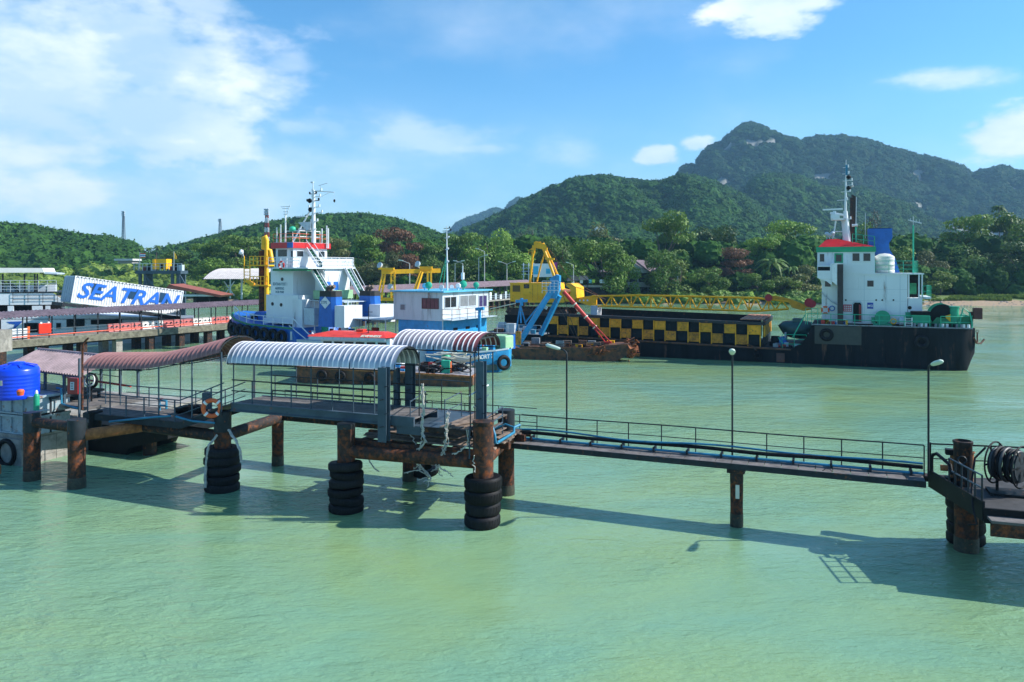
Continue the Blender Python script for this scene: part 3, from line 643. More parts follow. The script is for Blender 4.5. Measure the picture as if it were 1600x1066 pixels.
# ================================================================ FOOTBRIDGE
fb = FT(PF, 0, 4, 2.4, 'footbridge', 'long narrow steel footbridge with handrail and blue pipes over the open water', 'footbridge')
YN, YR, ZD = 3.35, 4.5, 2.45
FX0, FX1 = PF.on(800, 686, YN)[0], PF.on(1447, 757, YN)[0]
npl = 26
for i in range(npl):
    a = FX0 + (FX1 - FX0) * i / npl; b_ = FX0 + (FX1 - FX0) * (i + 1) / npl
    MB().box(a + .012, b_ - .012, YN + .03, YR + .06, ZD - .04, ZD + rnd.uniform(-.004, .006)).build('deck_plate', deckm, fb)
MB().box(FX0, FX1, YN - .05, YN + .02, ZD - .2, ZD + .02).build('edge_beam', dsteel, fb)
MB().box(FX0, FX1, YR + .07, YR + .13, ZD - .2, ZD + .02).build('edge_beam', dsteel, fb)
for px in (812, 839, 933, 982, 1033.5, 1087, 1198, 1256, 1315, 1379, 1444):
    x = PF.on(px, 680, YR)[0]; MB().cyl((x, YR, ZD - .1), (x, YR, ZD + 1.05), .024, n=8).build('post', dsteel, fb, 40)
for z, r in ((1.05, .026), (.58, .018)):
    XR1 = PF.on(1444, 690, YR)[0]; MB().tube([(FX0 + (XR1 - FX0) * k / 20, YR, ZD + z - .012 * math.sin(k * .55)) for k in range(21)], r, 8).build('handrail', dsteel, fb, 40)
MB().tube([(FX0 - .3 + (FX1 - FX0 + .3) * k / 24, YR - .17 + .03 * math.sin(k * 1.1), ZD + .30 + .02 * math.sin(k * .7)) for k in range(25)], .075, 10).build('black_pipe', blk, fb, 40)
MB().tube([(FX0 - .3 + (FX1 - FX0 + .3) * k / 24, YR - .12 + .13 * math.sin(k * .5), ZD + .40 + .05 * math.sin(k * .63)) for k in range(25)], .04, 8).build('blue_hose', bluepipe, fb, 40)
MB().tube([(FX0 - .3 + (FX1 - FX0 + .3) * k / 24, YR - .36, ZD + .10) for k in range(25)], .05, 10).build('blue_pipe', bluepipe, fb, 40)
for k in range(12):
    x = FX0 + .6 + (FX1 - FX0 - 1) * k / 11; MB().box(x - .04, x + .04, YR - .45, YR + .04, ZD + .0, ZD + .2).build('pipe_bracket', dsteel, fb)
MB().tube([(FX1 - 3.4, YN + .1, ZD + .03), (FX1 - 3.3, YN + .1, ZD + .12), (FX1 - 3.15, YN + .1, ZD + .12), (FX1 - 3.05, YN + .1, ZD + .03)], .015, 6).build('lifting_ring', dsteel, fb, 40)
bx = PF.on(1151, 800, 3.7)[0]
MB().box(bx - .33, bx + .33, 3.3, 4.5, 2.1, 2.24).box(bx - .1, bx + .1, 3.35, 4.45, 1.98, 2.12).build('pile_cap', darkpipe, fb)
MB().box(bx + .02, bx + .16, 3.1, 3.14, 1.2, 1.72).build('painted_mark', cream, fb)
# lamps
def lamp(px, label, hx, hy, zt):
    x = PF.on(px, 690, YR + .05)[0]; t = FT(PF, x, YR + .1, ZD - .1, 'street_lamp', label, 'street lamp', 'lamps along the footbridge'); pts = [(x, YR + .1, ZD - .1), (x, YR + .1, zt - .5), (x, YR + .1, zt - .2)]
    for k in range(1, 6):
        a = k / 5 * math.pi / 2; pts.append((x + hx * .35 * (1 - math.cos(a)), YR + .1 + hy * .35 * (1 - math.cos(a)), zt - .2 + .22 * math.sin(a)))
    MB().tube(pts, .038, 10).build('pole', dsteel, t, 40)
    e = Vector(pts[-1]); d = Vector((hx, hy, .18 if abs(hx) > abs(hy) else .28)).normalized() * .8
    h = MB(); ring = []
    u = Vector((-d.y, d.x, 0)).normalized()
    for k, (s_, wd, ht) in enumerate(((-.05, .04, .04), (.1, .10, .07), (.5, .13, .09), (.9, .12, .08), (1, .05, .03))):
        c = e + d * s_; ring.append([c + u * wd * math.cos(q * .785) + Vector((0, 0, ht * math.sin(q * .785))) for q in range(8)])
    h.loft(ring); h.build('lamp_head', lampm, t, 50)
    g = MB(); g.cyl(e - Vector((0, 0, .03)), e + d * .12 - Vector((0, 0, .0)), .055, .06, 8); g.build('collar', dsteel, t, 40)
lamp(885, 'leftmost footbridge lamp, its curved arm pointing left towards the boats', -1, .35, 6.45)
lamp(1144, 'middle footbridge lamp, a straight pole with its head facing the camera', .1, -1, 6.6)
lamp(1451, 'rightmost footbridge lamp beside the mooring platform', .25, -1, 6.5)
# ================================================================ MOORING PLATFORM (right)
mp = FT(PF, 16.5, 3, 2.4, 'mooring_platform', 'dark steel mooring platform at the right end of the footbridge', 'platform')
a0 = PF.flat(1452, 737, 2.55); a1 = PF.flat(1537, 792, 2.45); a2 = (a1[0] + 6, a1[1] + .35); a3 = (a0[0] + 6, a0[1] + 2.2)
MB().prism([a0, a1, a2, a3], 'xy', 2.18, 2.34).build('deck', mat('dark_deck', (.035, .034, .036), .8, var=.4, grime=.4), mp)  # deck plate in a near-black tone
def wl(a, b, z0, z1, w_, nm, m): MB().beam((*a, (z0 + z1) / 2), (*b, (z0 + z1) / 2), w_, z1 - z0).build(nm, m, mp)
wl(a0, a1, 2.0, 2.62, .08, 'side_beam', blk); wl(a1, a2, 1.95, 2.42, .1, 'front_beam', blk); wl((a1[0] + .1, a1[1] - .3), (a2[0], a2[1] - .3), 2.12, 2.2, .6, 'fender_ledge', deckm)
wl((a1[0] + .1, a1[1] - .5), (a2[0], a2[1] - .5), 1.7, 2.1, .08, 'rubbing_strip', rustpile)
wl((a0[0] - .9, a0[1] + .6), (a0[0] + 1.6, a0[1] + .4), 2.1, 2.3, .5, 'bracket', darkpipe)
# corner rail pipe and handrails
def lerp(a, b, t): return (a[0] + (b[0] - a[0]) * t, a[1] + (b[1] - a[1]) * t)
q0 = lerp(a0, a1, .05)
MB().tube([(*q0, 2.5), (*q0, 3.1), (q0[0] + .04, q0[1], 3.22), (q0[0] + .16, q0[1] - .05, 3.28), (*lerp(a0, a1, .42), 3.2), (*lerp(a0, a1, .45), 2.9)], .06, 10).build('corner_pipe', blk, mp, 50)
for k in range(6):
    p = lerp(a0, a1, .40 + .115 * k); MB().cyl((*p, 2.5), (*p, 3.42), .03, n=8).build('post', dsteel, mp, 40)
for z in (3.42, 3.02):
    MB().tube([(*lerp(a0, a1, .40), z), (*lerp(a0, a1, .7), z), (*lerp(a0, a1, .975), z)], .028, 8).build('handrail', gsteel, mp, 40)
MB().tube([(q0[0], q0[1] + .8, 3.45), (q0[0] + 6, q0[1] + 1.6, 3.52)], .03, 8).build('handrail', blk, mp, 40)
MB().tube([(q0[0], q0[1] + .8, 2.9), (q0[0] + 6, q0[1] + 1.6, 2.95)], .02, 8).build('handrail', blk, mp, 40)
for k in range(3): MB().cyl((q0[0] + 2 * k + .05, q0[1] + .8 + .27 * k, 2.3), (q0[0] + 2 * k + .05, q0[1] + .8 + .27 * k, 3.5), .028, n=8).build('post', blk, mp, 40)
pj2 = PF.flat(1507, 770, 2.3); 
t = FT(PF, pj2[0], pj2[1] + .9, 2.2, 'steel_pile', 'dark capped pile head standing on the mooring platform', 'pile')
b = MB(); b.lathe([(.30, 2.2), (.30, 3.8), (.325, 3.83), (.325, 3.9), (.27, 3.92), (.25, 3.8), (0, 3.78)], (pj2[0] + .08, pj2[1] + .9, 0), 20); b.build('shaft', darkpipe, t, 40)
MB().torus((pj2[0], pj2[1] + .5, 3.3), (0, 1, 0), .13, .03, 14, 6).build('mooring_ring', dsteel, t, 40)
# hose reel
rc = PF.flat(1578, 770, 2.45); RX, RY = rc[0], rc[1] + .3; RZ = 3.32
hr = FT(PF, RX, RY, 2.3, 'hose_reel', 'big black hose reel with coiled hoses on the mooring platform', 'hose reel')
ax = Vector((.82, -.57, 0))
for s_, rr in ((-.42, .70), (.42, .70)):
    c = Vector((RX, RY, RZ)) + ax * s_; MB().torus(c, ax, rr, .03, 32, 8).build('rim', blk, hr, 50)
    d = MB(); d.lathe([(0, -.015), (rr * .72, -.015), (rr * .72, .015), (0, .015)], c, 28, ax)
    d.build('side_disc', dsteel, hr, 50)
    side = Vector((-ax.y, ax.x, 0))
    for k in range(6):
        a = k * math.pi / 3; o = side * math.cos(a) + Vector((0, 0, math.sin(a)))
        MB().beam(c + o * .1, c + o * rr, .05, .03, ax).build('spoke', blk, hr)
        MB().cyl(c + o * .32 + ax * .02 * (1 if s_ > 0 else -1), c + o * .32 + ax * .024 * (1 if s_ > 0 else -1), .06, n=10).build('hole', blk, hr)
for k in range(7):
    c = Vector((RX, RY, RZ)) + ax * (-.34 + .113 * k); MB().torus(c, ax, .50 + .05 * (k % 2), .052, 30, 8).build('hose_coil', rubber if k % 3 else mat('grey_hose', (.04, .045, .05), .5), hr, 50)
MB().beam((RX - .3, RY + .1, 2.34), (RX - .3, RY + .1, RZ), .08).beam((RX + .5, RY - .3, 2.34), (RX + .5, RY - .3, RZ), .08).box(RX - .6, RX + .8, RY - .5, RY + .4, 2.34, 2.42).build('stand', blk, hr)
hp = [Vector((RX, RY, RZ)) + ax * -.1 + Vector((-.55, .1, .5)) * s_ for s_ in (1,)][0]
MB().tube([hp, hp + Vector((-.35, -.2, -.35)), hp + Vector((-.5, -.6, -1.0)), (a1[0] - .3, a1[1] + .02, 2.4), (a1[0] - .2, a1[1] - .1, 1.9), (a1[0] - .45, a1[1] - .1, 1.85)], .035, 8).build('loose_hose', rubber, hr, 60)
vp = FT(PF, RX - 1.5, RY + 1.0, 2.34, 'valve_pump', 'small rusty valve pump with a square head left of the hose reel', 'pump')
MB().box(RX - 1.75, RX - 1.2, RY + .8, RY + 1.2, 2.34, 2.5).build('base', blk, vp)
MB().cyl((RX - 1.5, RY + 1, 2.5), (RX - 1.5, RY + 1, 3.3), .12, .1, 12).cyl((RX - 1.9, RY + 1, 2.8), (RX - 1.1, RY + 1, 2.8), .11, n=12).build('body', rustpipe, vp, 40)
MB().box(RX - 1.75, RX - 1.25, RY + .85, RY + 1.15, 3.3, 3.5).build('head', blk, vp, bevel=.02)
MB().cyl((RX - .95, RY + 1.1, 2.34), (RX - .95, RY + 1.1, 3.4), .1, .12, 10).torus((RX - .95, RY + 1.1, 3.42), (0, 0, 1), .14, .025, 14, 6).build('valve', rustpipe, vp, 40)
# ================================================================ LANDING PLATFORM
lp = FT(PF, -3, 2, 2.4, 'landing_platform', 'rusty low landing platform on the piles with a plank floor', 'platform')
XL = PF.on(541, 700, 0)[0]
for y, z in ((.35, 2.8), (2.1, 2.8), (3.9, 2.75)): MB().box(XL - .2, .25, y - .1, y + .1, z - .28, z).build('floor_beam', rustpile, lp)
for k in range(5): MB().box(XL + .1 + 1.45 * k, XL + .3 + 1.45 * k, .1, 4.4, 2.5, 2.66).build('cross_beam', darkpipe, lp)
for k in range(14):
    if k in (3, 8): continue
    y = .55 + k * .27; x0 = XL + .2 + rnd.uniform(-.1, .5); MB().box(x0, .15 + rnd.uniform(-.3, .1), y, y + .235, 2.82, 2.865 + rnd.uniform(0, .02)).build('plank', plank, lp)
MB().box(XL - .2, .2, -.16, -.02, 2.66, 2.86).build('front_beam', rustpile, lp)
# back walkway carried on the back row
bwk = FT(PF, -8, 4.9, 2.4, 'back_walkway', 'narrow plank walkway with a low rail along the back row of piles', 'walkway')
XD = PF.on(434, 700, 4.3)[0] - .6
for k in range(24): MB().box(XD + .53 * k, XD + .53 * k + .5, 4.5, 5.6, 2.5, 2.56 + rnd.uniform(0, .015)).build('plank', plank, bwk)
MB().box(XD, FX0, 4.4, 4.5, 2.28, 2.58).build('edge_beam', darkpipe, bwk); MB().box(XD, FX0, 5.6, 5.7, 2.28, 2.58).build('edge_beam', darkpipe, bwk)
for k in range(8): MB().cyl((XD + 1.75 * k, 5.62, 2.5), (XD + 1.75 * k, 5.62, 3.6), .02, n=6).build('post', dsteel, bwk, 40)
for z in (3.6, 3.25, 2.95): MB().tube([(XD, 5.62, z), (FX0 + .3, 5.62, z)], .02, 6).build('handrail', dsteel, bwk, 40)
# ================================================================ SILVER CANOPY GANGWAY
def arc_panel(wd, w_, rise, t0=0.0, t1=math.pi, seg=14, rib=.022, ribw=.17):
    cols = [(0, 0), (wd * .05, rib), (wd * ribw, rib), (wd * (ribw + .08), 0), (wd, 0)]; b = MB(); vs = []
    for k in range(seg + 1):
        a = t0 + (t1 - t0) * k / seg; y = w_ / 2 * (1 - math.cos(a)); z = rise * math.sin(a); nn = Vector((0, -math.cos(a) * rise, math.sin(a) * w_ / 2)).normalized()
        for x, h in cols: vs.append((x, y + nn.y * h, z + nn.z * h))
    m_ = len(cols); b.add(vs, [(k * m_ + i, k * m_ + i + 1, (k + 1) * m_ + i + 1, (k + 1) * m_ + i) for i in range(m_ - 1) for k in range(seg)]); return b
def ribm(n): return mat('sunlit_roof_rib', (.78, .76, .78), .4, .1, var=.08) if n != 'brown_roof_sheet' else mat('sunlit_brown_rib', (.32, .155, .14), .5, var=.2)  # ribs coloured lighter than their sheet: sun caught on them, painted in
def canopy(name, label, x0, x1, y0, w_, zf, rise, n, mats, group='arched canopies over the gangways'):
    t = FT(PF, x0, y0, zf(x0), name, label, 'canopy', group); wd = (x1 - x0) / n; cache = {}
    for i in range(n):
        m = mats(i / n)
        if m.name not in cache: 
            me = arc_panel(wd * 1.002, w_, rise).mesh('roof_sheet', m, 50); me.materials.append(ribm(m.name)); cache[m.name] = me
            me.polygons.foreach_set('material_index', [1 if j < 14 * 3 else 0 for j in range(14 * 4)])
        o = bpy.data.objects.new('roof_sheet', cache[m.name]); C.objects.link(o); o.parent = t
        a = x0 + wd * i; o.location = Vector((a, y0, zf(a))) - OFFS[t.name]; o.rotation_euler = (0, -math.atan2(zf(a + wd) - zf(a), wd), 0)
    for x in [x0 + .05 + (x1 - x0 - .1) * k / 4 for k in range(5)]:
        MB().tube([(x, y0 + w_ / 2 * (1 - math.cos(a)), zf(x) + rise * math.sin(a) - .05) for a in [math.pi * k / 12 for k in range(13)]], .025, 6).build('arch_rib', dsteel, t, 40)
    for y, dz in ((y0 + .04, -.06), (y0 + w_ - .04, -.06), (y0 + w_ / 2, rise - .08)):
        MB().tube([(x0 + (x1 - x0) * k / 12, y, zf(x0 + (x1 - x0) * k / 12) + dz) for k in range(13)], .028, 6).build('purlin', dsteel, t, 40)
    return t
ZG = 3.95
SX0, SX1 = PF.on(357, 567, 0)[0], PF.on(620, 577, 0)[0]
def zs(x): return 5.76 + (x - SX0) / (SX1 - SX0) * .12
gw = FT(PF, SX0, 1, ZG - .4, 'gangway', 'raised blue grey steel gangway with handrails under the silver canopy', 'gangway')
GX1 = PF.on(598, 650, -.02)[0]
GX0 = PF.on(363, 630, -.02)[0]
MB().box(GX0, GX1 + 1.5, -.10, .0, ZG - .36, ZG + .03).build('side_beam', gsteel, gw); MB().box(GX0, GX1 + 1.5, 1.95, 2.05, ZG - .36, ZG + .03).build('side_beam', gsteel, gw)
MB().box(GX0, GX1, -.16, -.10, ZG - .02, ZG + .03).box(GX0, GX1, -.16, -.10, ZG - .36, ZG - .31).build('beam_flange', gsteel, gw)
nd = 16
for k in range(nd): 
    a = GX0 + (GX1 + 1.5 - GX0) * k / nd; MB().box(a + .01, a + (GX1 + 1.5 - GX0) / nd - .01, .02, 1.93, ZG - .06, ZG - .01 + rnd.uniform(0, .008)).build('deck_plate', deckm, gw)
for i, px in enumerate((365, 394, 424, 455, 486, 519, 552, 585)):
    x = PF.on(px, 600, -.05)[0]; tall = px in (365, 424, 486, 552, 585)
    MB().cyl((x, -.05, ZG - .3), (x, -.05, zs(x) if tall else ZG + 1.02), .028, n=8).build('post', gsteel, gw, 40)
for i, px in enumerate((396, 430, 463, 496, 530, 566, 598)):
    x = PF.on(px, 600, 2.0)[0]; MB().cyl((x, 2.0, ZG - .3), (x, 2.0, zs(x) if i % 2 == 0 else ZG + 1.0), .026, n=8).build('post', gsteel, gw, 40)
xr1 = PF.on(585, 600, -.05)[0]
for z in (1.04, .55): MB().tube([(GX0, -.05, ZG + z), (xr1, -.05, ZG + z)], .028, 8).build('handrail', dsteel, gw, 40)
for z in (1.0, .62, .3): MB().tube([(GX0 + .5, 2.0, ZG + z), (GX1 + 1, 2.0, ZG + z)], .024, 8).build('handrail', dsteel, gw, 40)
MB().tube([(GX0 + 1.3, 1.1, ZG), (GX0 + 1.3, 1.1, ZG + .42), (GX0 + 1.45, 1.1, ZG + .48), (GX1 - .2, 1.1, ZG + .48), (GX1 - .2, 1.1, ZG)], .03, 8).build('centre_rail', dsteel, gw, 50)
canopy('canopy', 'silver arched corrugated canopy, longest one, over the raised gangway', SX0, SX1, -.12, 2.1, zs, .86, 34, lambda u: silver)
# second canopy, higher and further right
X2a, X2b = PF.on(612, 542, 1.5)[0], PF.on(745, 549, 1.5)[0]
z2 = 10 - (549 - 420) / F_ * (PF.w(X2b, 1.5, 0).y)
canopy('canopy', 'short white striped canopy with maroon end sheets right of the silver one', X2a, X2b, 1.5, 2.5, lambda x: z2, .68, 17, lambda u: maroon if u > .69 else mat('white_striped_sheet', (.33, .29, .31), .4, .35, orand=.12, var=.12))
MB_ = MB(); MB_.box(X2b - .25, X2b - .1, 1.9, 3.5, z2 + .42, z2 + .5)
FS(PF, MB_, 'canopy_tie', dsteel, 'dark tie bar inside the maroon end of the short canopy', 'beam')
# portal columns
def hbeam(px, pyb, yl, zt, zb, label, w_=.36):
    x = PF.on(px, pyb, yl)[0]; b = MB(); b.box(x - w_ / 2, x + w_ / 2, yl - .16, yl - .13, zb, zt).box(x - w_ / 2, x + w_ / 2, yl + .13, yl + .16, zb, zt).box(x - .02, x + .02, yl - .13, yl + .13, zb, zt)
    t = FT(PF, x, yl, zb, 'steel_column', label, 'column', 'tall I beam columns of the gangway hoist'); b.build('web', gsteel, t)
    for k in range(4): MB().cyl((x - .1 + .2 * (k % 2), yl - .16, zb + .6 + k * .55), (x + .12 + .2 * (k % 2), yl - .2, zb + .66 + k * .55), .018, n=6).build('peg', dsteel, t)
hbeam(600, 680, -.32, 5.98, 2.95, 'blue grey I beam column in front, at the right end of the silver canopy', .40)
hbeam(641, 640, 2.6, 5.95, 2.9, 'dark I beam column seen through the open end of the silver canopy')
hbeam(752, 640, .55, 6.3, 3.1, 'tallest I beam column behind the corner pile', .34)
hbeam(620, 640, 2.2, 5.6, 2.9, 'slim grey column between the two left I beam columns', .16)
# upper step landing with planks, under the second canopy
ul = FT(PF, -2, 2, 3.2, 'upper_landing', 'sagging upper landing with broken planks under the short canopy', 'platform')
UX0, UX1 = PF.on(620, 655, 0)[0], PF.on(735, 672, 0)[0]
ZU = 3.62
MB().box(UX0, PF.on(660, 660, 0)[0], -.02, .08, ZU - .36, ZU).build('side_beam', gsteel, ul); MB().box(PF.on(660, 660, 0)[0], UX1, .05, .15, ZU - .22, ZU - .02).build('edge_beam', darkpipe, ul)
MB().box(UX0, UX1, 3.6, 3.72, ZU - .2, ZU).build('edge_beam', darkpipe, ul)
MB().box(UX0, UX0 + 1.9, .1, 3.6, ZU - .06, ZU - .005).build('steel_floor', gsteel, ul)
for k in range(8):
    x = UX0 + 1.92 + k * .18
    if k in (5,): continue
    MB().beam((x + .08, .1 + rnd.uniform(-.08, .1), ZU + .02), (x + .2, 3.5 + rnd.uniform(-.2, .1), ZU + .02 + rnd.uniform(0, .03)), .17, .05).build('plank', plank, ul)
MB().beam((UX0 + 2.2, .1, ZU + .08), (UX0 + 3.5, 2.2, ZU + .14), .22, .05).build('plank', plank, ul, label='pale loose plank lying askew')
for px, y, zt in ((641, .1, None), (665, 2.4, None), (695, .9, None), (721, 2.6, None), (735, .12, z2), (655, .5, z2), (770, 1.6, z2), (742, 2.0, z2), (748, 3.3, z2)):
    x = PF.on(px, 640, y)[0]; MB().cyl((x, y, ZU - .1), (x, y, zt or ZU + 1.0), .028 if zt else .024, n=8).build('post', dsteel if zt else gsteel, ul, 40)
x_ = [PF.on(px, 640, y)[0] for px, y in ((641, .1), (665, 2.4), (695, .9), (721, 2.6))]
MB().tube([(x_[0], .1, ZU + .95), (x_[1], 2.4, ZU + 1.0)], .022, 6).build('handrail', gsteel, ul); MB().tube([(x_[2], .9, ZU + .95), (x_[3], 2.6, ZU + 1.05)], .022, 6).build('handrail', gsteel, ul)
MB().tube([(x_[0], .1, ZU + .5), (x_[1], 2.4, ZU + .5)], .018, 6).build('handrail', gsteel, ul); MB().tube([(x_[2], .9, ZU + .5), (x_[3], 2.6, ZU + .55)], .018, 6).build('handrail', gsteel, ul)
xa = PF.on(648, 600, 3.6)[0]; xb = PF.on(690, 597, 3.6)[0]; xc = PF.on(733, 600, 3.6)[0]
for z in (1.35, .8, .3): MB().tube([(xa, 3.6, ZU + z - .05), (xb, 3.6, ZU + z), (xc, 3.6, ZU + z - .02)], .024, 6).build('handrail', dsteel if z < 1 else gsteel, ul)
for x in (xa, xb, xc): MB().cyl((x, 3.6, ZU - .1), (x, 3.6, ZU + 1.35), .024, n=6).build('post', dsteel, ul)
MB().tube([(PF.on(730, 615, 0)[0], .2, ZU + 1.35), (PF.on(763, 606, 1.5)[0], 1.5, ZU + 1.6)], .03, 8).build('handrail', white, ul)
MB().tube([(PF.on(737, 640, 0)[0], .2, ZU + .9), (PF.on(763, 622, 1.5)[0], 1.5, ZU + 1.2)], .025, 8).build('handrail', gsteel, ul)
# corner steps down to the footbridge, blue pipe loop
cs = FT(PF, .6, 2.5, 2.4, 'corner_steps', 'small caged steps at the pier corner leading to the footbridge', 'steps')
for k in range(4): MB().box(-.6 + .18 * k, -.43 + .18 * k, 1.7, 3.0, 3.35 - .18 * k, 3.39 - .18 * k).build('tread', plank, cs)
xs_ = PF.on(737, 672, -.1)[0]; xe = PF.on(785, 640, 2.6)[0]
MB().cyl((xs_, -.3, 2.6), (xs_, -.3, 3.75), .03, n=8).build('post', gsteel, cs, 40); MB().cyl((xe, 2.6, 2.6), (xe, 2.6, 4.15), .03, n=8).build('post', gsteel, cs, 40)
for z in (0, -.35, -.65): MB().tube([(xs_, -.3, 3.75 + z), (xe, 2.6, 4.15 + z)], .028, 8).build('handrail', gsteel, cs, 40)
la = FT(PF, .8, 1.5, 2.5, 'pipe_loop', 'bright blue pipe bent in a V beside the corner pile', 'pipe')
def onp(px, py, y): x, z = PF.on(px, py, y); return Vector((x, y, z))
MB().tube([onp(769, 667, .9), onp(773, 680, .8), onp(774, 693, .75), onp(777, 692, .8), onp(803, 676, 3.0), onp(803, 668, 3.2), onp(812, 664, 3.6)], .06, 10).build('pipe', bluepipe, la, 50)
MB().tube([onp(803, 668, 3.2), onp(790, 663, 3.2), onp(770, 672, 3.0)], .045, 8).build('branch', bluepipe, la, 50)
# hanging ropes
def rope(pts, r, label, k=6, jit=.05):
    t = MB(); q = []
    for a, b in zip(pts, pts[1:]):
        for i in range(k): q.append(Vector(a).lerp(Vector(b), i / k) + Vector((rnd.gauss(0, jit), rnd.gauss(0, jit), rnd.gauss(0, jit * .4))))
    q.append(Vector(pts[-1])); mid = sum(q, Vector()) / len(q); t.tube([p - mid for p in q], r, 6); return t, mid
def rope_thing(strands, label, r=.022, jit=.05):
    b = MB()
    for s_ in strands:
        t, mid = rope(s_, r, '', jit=jit); b.add([Vector(v) + mid for v in t.v], t.f)
    return FS(PF, b, 'rope', ropem, label, 'rope', 'frayed ropes hanging on the pier', 40)
def bundle(pxs, y, n, spread, label, tail=0):
    st_ = []
    for i in range(n):
        e = [onp(px + rnd.uniform(-spread, spread) * min(1, k * .4), py, y) for k, (px, py) in enumerate(pxs)]
        for _ in range(tail): e.append(e[-1] + Vector((rnd.uniform(-.5, .5), rnd.uniform(-.2, .2), rnd.uniform(-.35, .1))))
        st_.append(e)
    rope_thing(st_, label, .020, .035)
bundle([(660, 600), (661, 640), (658, 665), (661, 690), (655, 705), (648, 718), (660, 735)], -.25, 6, 4, 'tangled pale rope hanging left of the upper landing, longest bundle', 2)
bundle([(700, 645), (697, 668), (698, 695), (692, 712), (684, 728)], -.3, 5, 4, 'tangled pale rope hanging under the middle of the upper landing', 2)
bundle([(731, 672), (731, 695), (722, 704), (708, 710)], -.3, 2, 2, 'thin rope slung from the right edge of the upper landing')
bundle([(634, 673), (648, 686), (650, 700), (648, 712)], .1, 1, 1, 'single thin rope curling under the upper landing')
bundle([(740, 712), (741, 726), (742, 738)], -.5, 1, 1, 'short rope holding the corner tyres', 0)
pc_ = PF.on(348, 680, -.4)
rope_thing([[onp(340, 680, -.5), onp(326, 696, -.85), onp(322, 720, -.9), onp(321, 762, -.9)]] * 2, 'pale rope looped over the left side of the life ring pile', .05, .012)
rope_thing([[onp(357, 672, -.5), onp(369, 690, -.85), onp(375, 705, -.9), onp(377, 722, -.9)]] * 3, 'pale rope over the right side of the life ring pile', .05, .015)
rope_thing([[onp(575, 712, -.1), onp(578, 722, -.1), onp(586, 733, -.1), onp(592, 737, -.1)]], 'yellowish frayed rope end near the water', .03, .01)
# ================================================================ BROWN CANOPY WALKWAY (left)
BX0, BX1 = PF.on(129, 580, -.5)[0], PF.on(350, 538, -.3)[0]
def zb(x):
    u = (x - BX0) / (BX1 - BX0); return 5.10 + .40 * u + 1.05 * max(0, u - .45) ** 1.3 * 1.6
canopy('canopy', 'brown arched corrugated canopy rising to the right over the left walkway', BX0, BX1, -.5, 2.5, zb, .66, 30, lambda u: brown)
bw = FT(PF, BX0, 0, 2.6, 'walkway', 'left walkway with grey handrails under the brown canopy', 'walkway')
def zfl(x):
    u = (x - BX0) / (BX1 - BX0); return 2.95 + .9 * max(0, u - .72) / .28
for k in range(14):
    a = BX0 + (BX1 - BX0) * k / 14; b_ = a + (BX1 - BX0) / 14 - .02; MB().beam((a, .75, zfl(a)), (b_, .75, zfl(b_)), 2.3, .05).build('deck_plate', deckm, bw)
for y in (-.45, 1.95):
    MB().beam((BX0, y, 2.8), (BX0 + (BX1 - BX0) * .72, y, 2.8), .08, .3).beam((BX0 + (BX1 - BX0) * .72, y, 2.8), (BX1, y, 3.6), .08, .3).build('side_beam', dsteel, bw)
for i, px in enumerate((137, 172, 197, 225, 248, 273, 300, 330, 346)):
    x = PF.on(px, 640, -.45)[0]; tall = i in (1, 4, 6, 8) or i == 0; MB().cyl((x, -.45, zfl(x) - .25), (x, -.45, zb(x) if tall else zfl(x) + 1.0), .034, n=8).build('post', gsteel, bw, 40)
for i, px in enumerate((140, 165, 188, 233, 282, 306, 345, 352, 398)):
    x = PF.on(px, 600, 1.95)[0]; MB().cyl((x, 1.95, zfl(x) - .2), (x, 1.95, zb(min(x, BX1)) if i % 2 == 0 else zfl(x) + 1.0), .03, n=8).build('post', gsteel, bw, 40)
for y in (-.45, 1.95):
    for z in (1.0, .66, .34): MB().tube([(x, y, zfl(x) + z) for x in [BX0 + (BX1 - BX0) * k / 10 + (1.0 if y < 0 else .1) for k in range(10)]], .028 if z == 1 else .02, 8).build('handrail', gsteel, bw, 40)
MB().tube([onp(171, 659, -.6), onp(200, 656, -.6), onp(240, 652, -.6), onp(266, 650, -.6)], .05, 8).build('blue_pipe', bluepipe, bw, 40)
MB().tube([onp(275, 651, -.6), onp(300, 658, -.6), onp(335, 661, -.6)], .05, 8).build('blue_pipe', bluepipe, bw, 40)
# things on the walkway
def lifering(loc, rot, R_, r, label, fr=None):
    t = thing('life_ring', label, 'life ring', loc, 0, 'orange life rings'); t.rotation_euler = rot
    MB().torus((0, 0, 0), (0, 1, 0), R_, r, 28, 10).build('ring', orange, t, 60)
    for k in range(4):
        a = k * math.pi / 2 + .78; p = Vector((R_ * math.cos(a), 0, R_ * math.sin(a))); d = Vector((-math.sin(a), 0, math.cos(a))) * .05
        MB().cyl(p - d, p + d, r * 1.1, n=12).build('band', white, t, 40)
    return t
lp_ = PF.w(*[PF.on(331, 638, -.62)[0], -.62], PF.on(331, 638, -.62)[1]); lifering(lp_, (R(6), 0, PF.a + R(35)), .36, .10, 'orange life ring with white bands hung on the walkway rail by the pile')
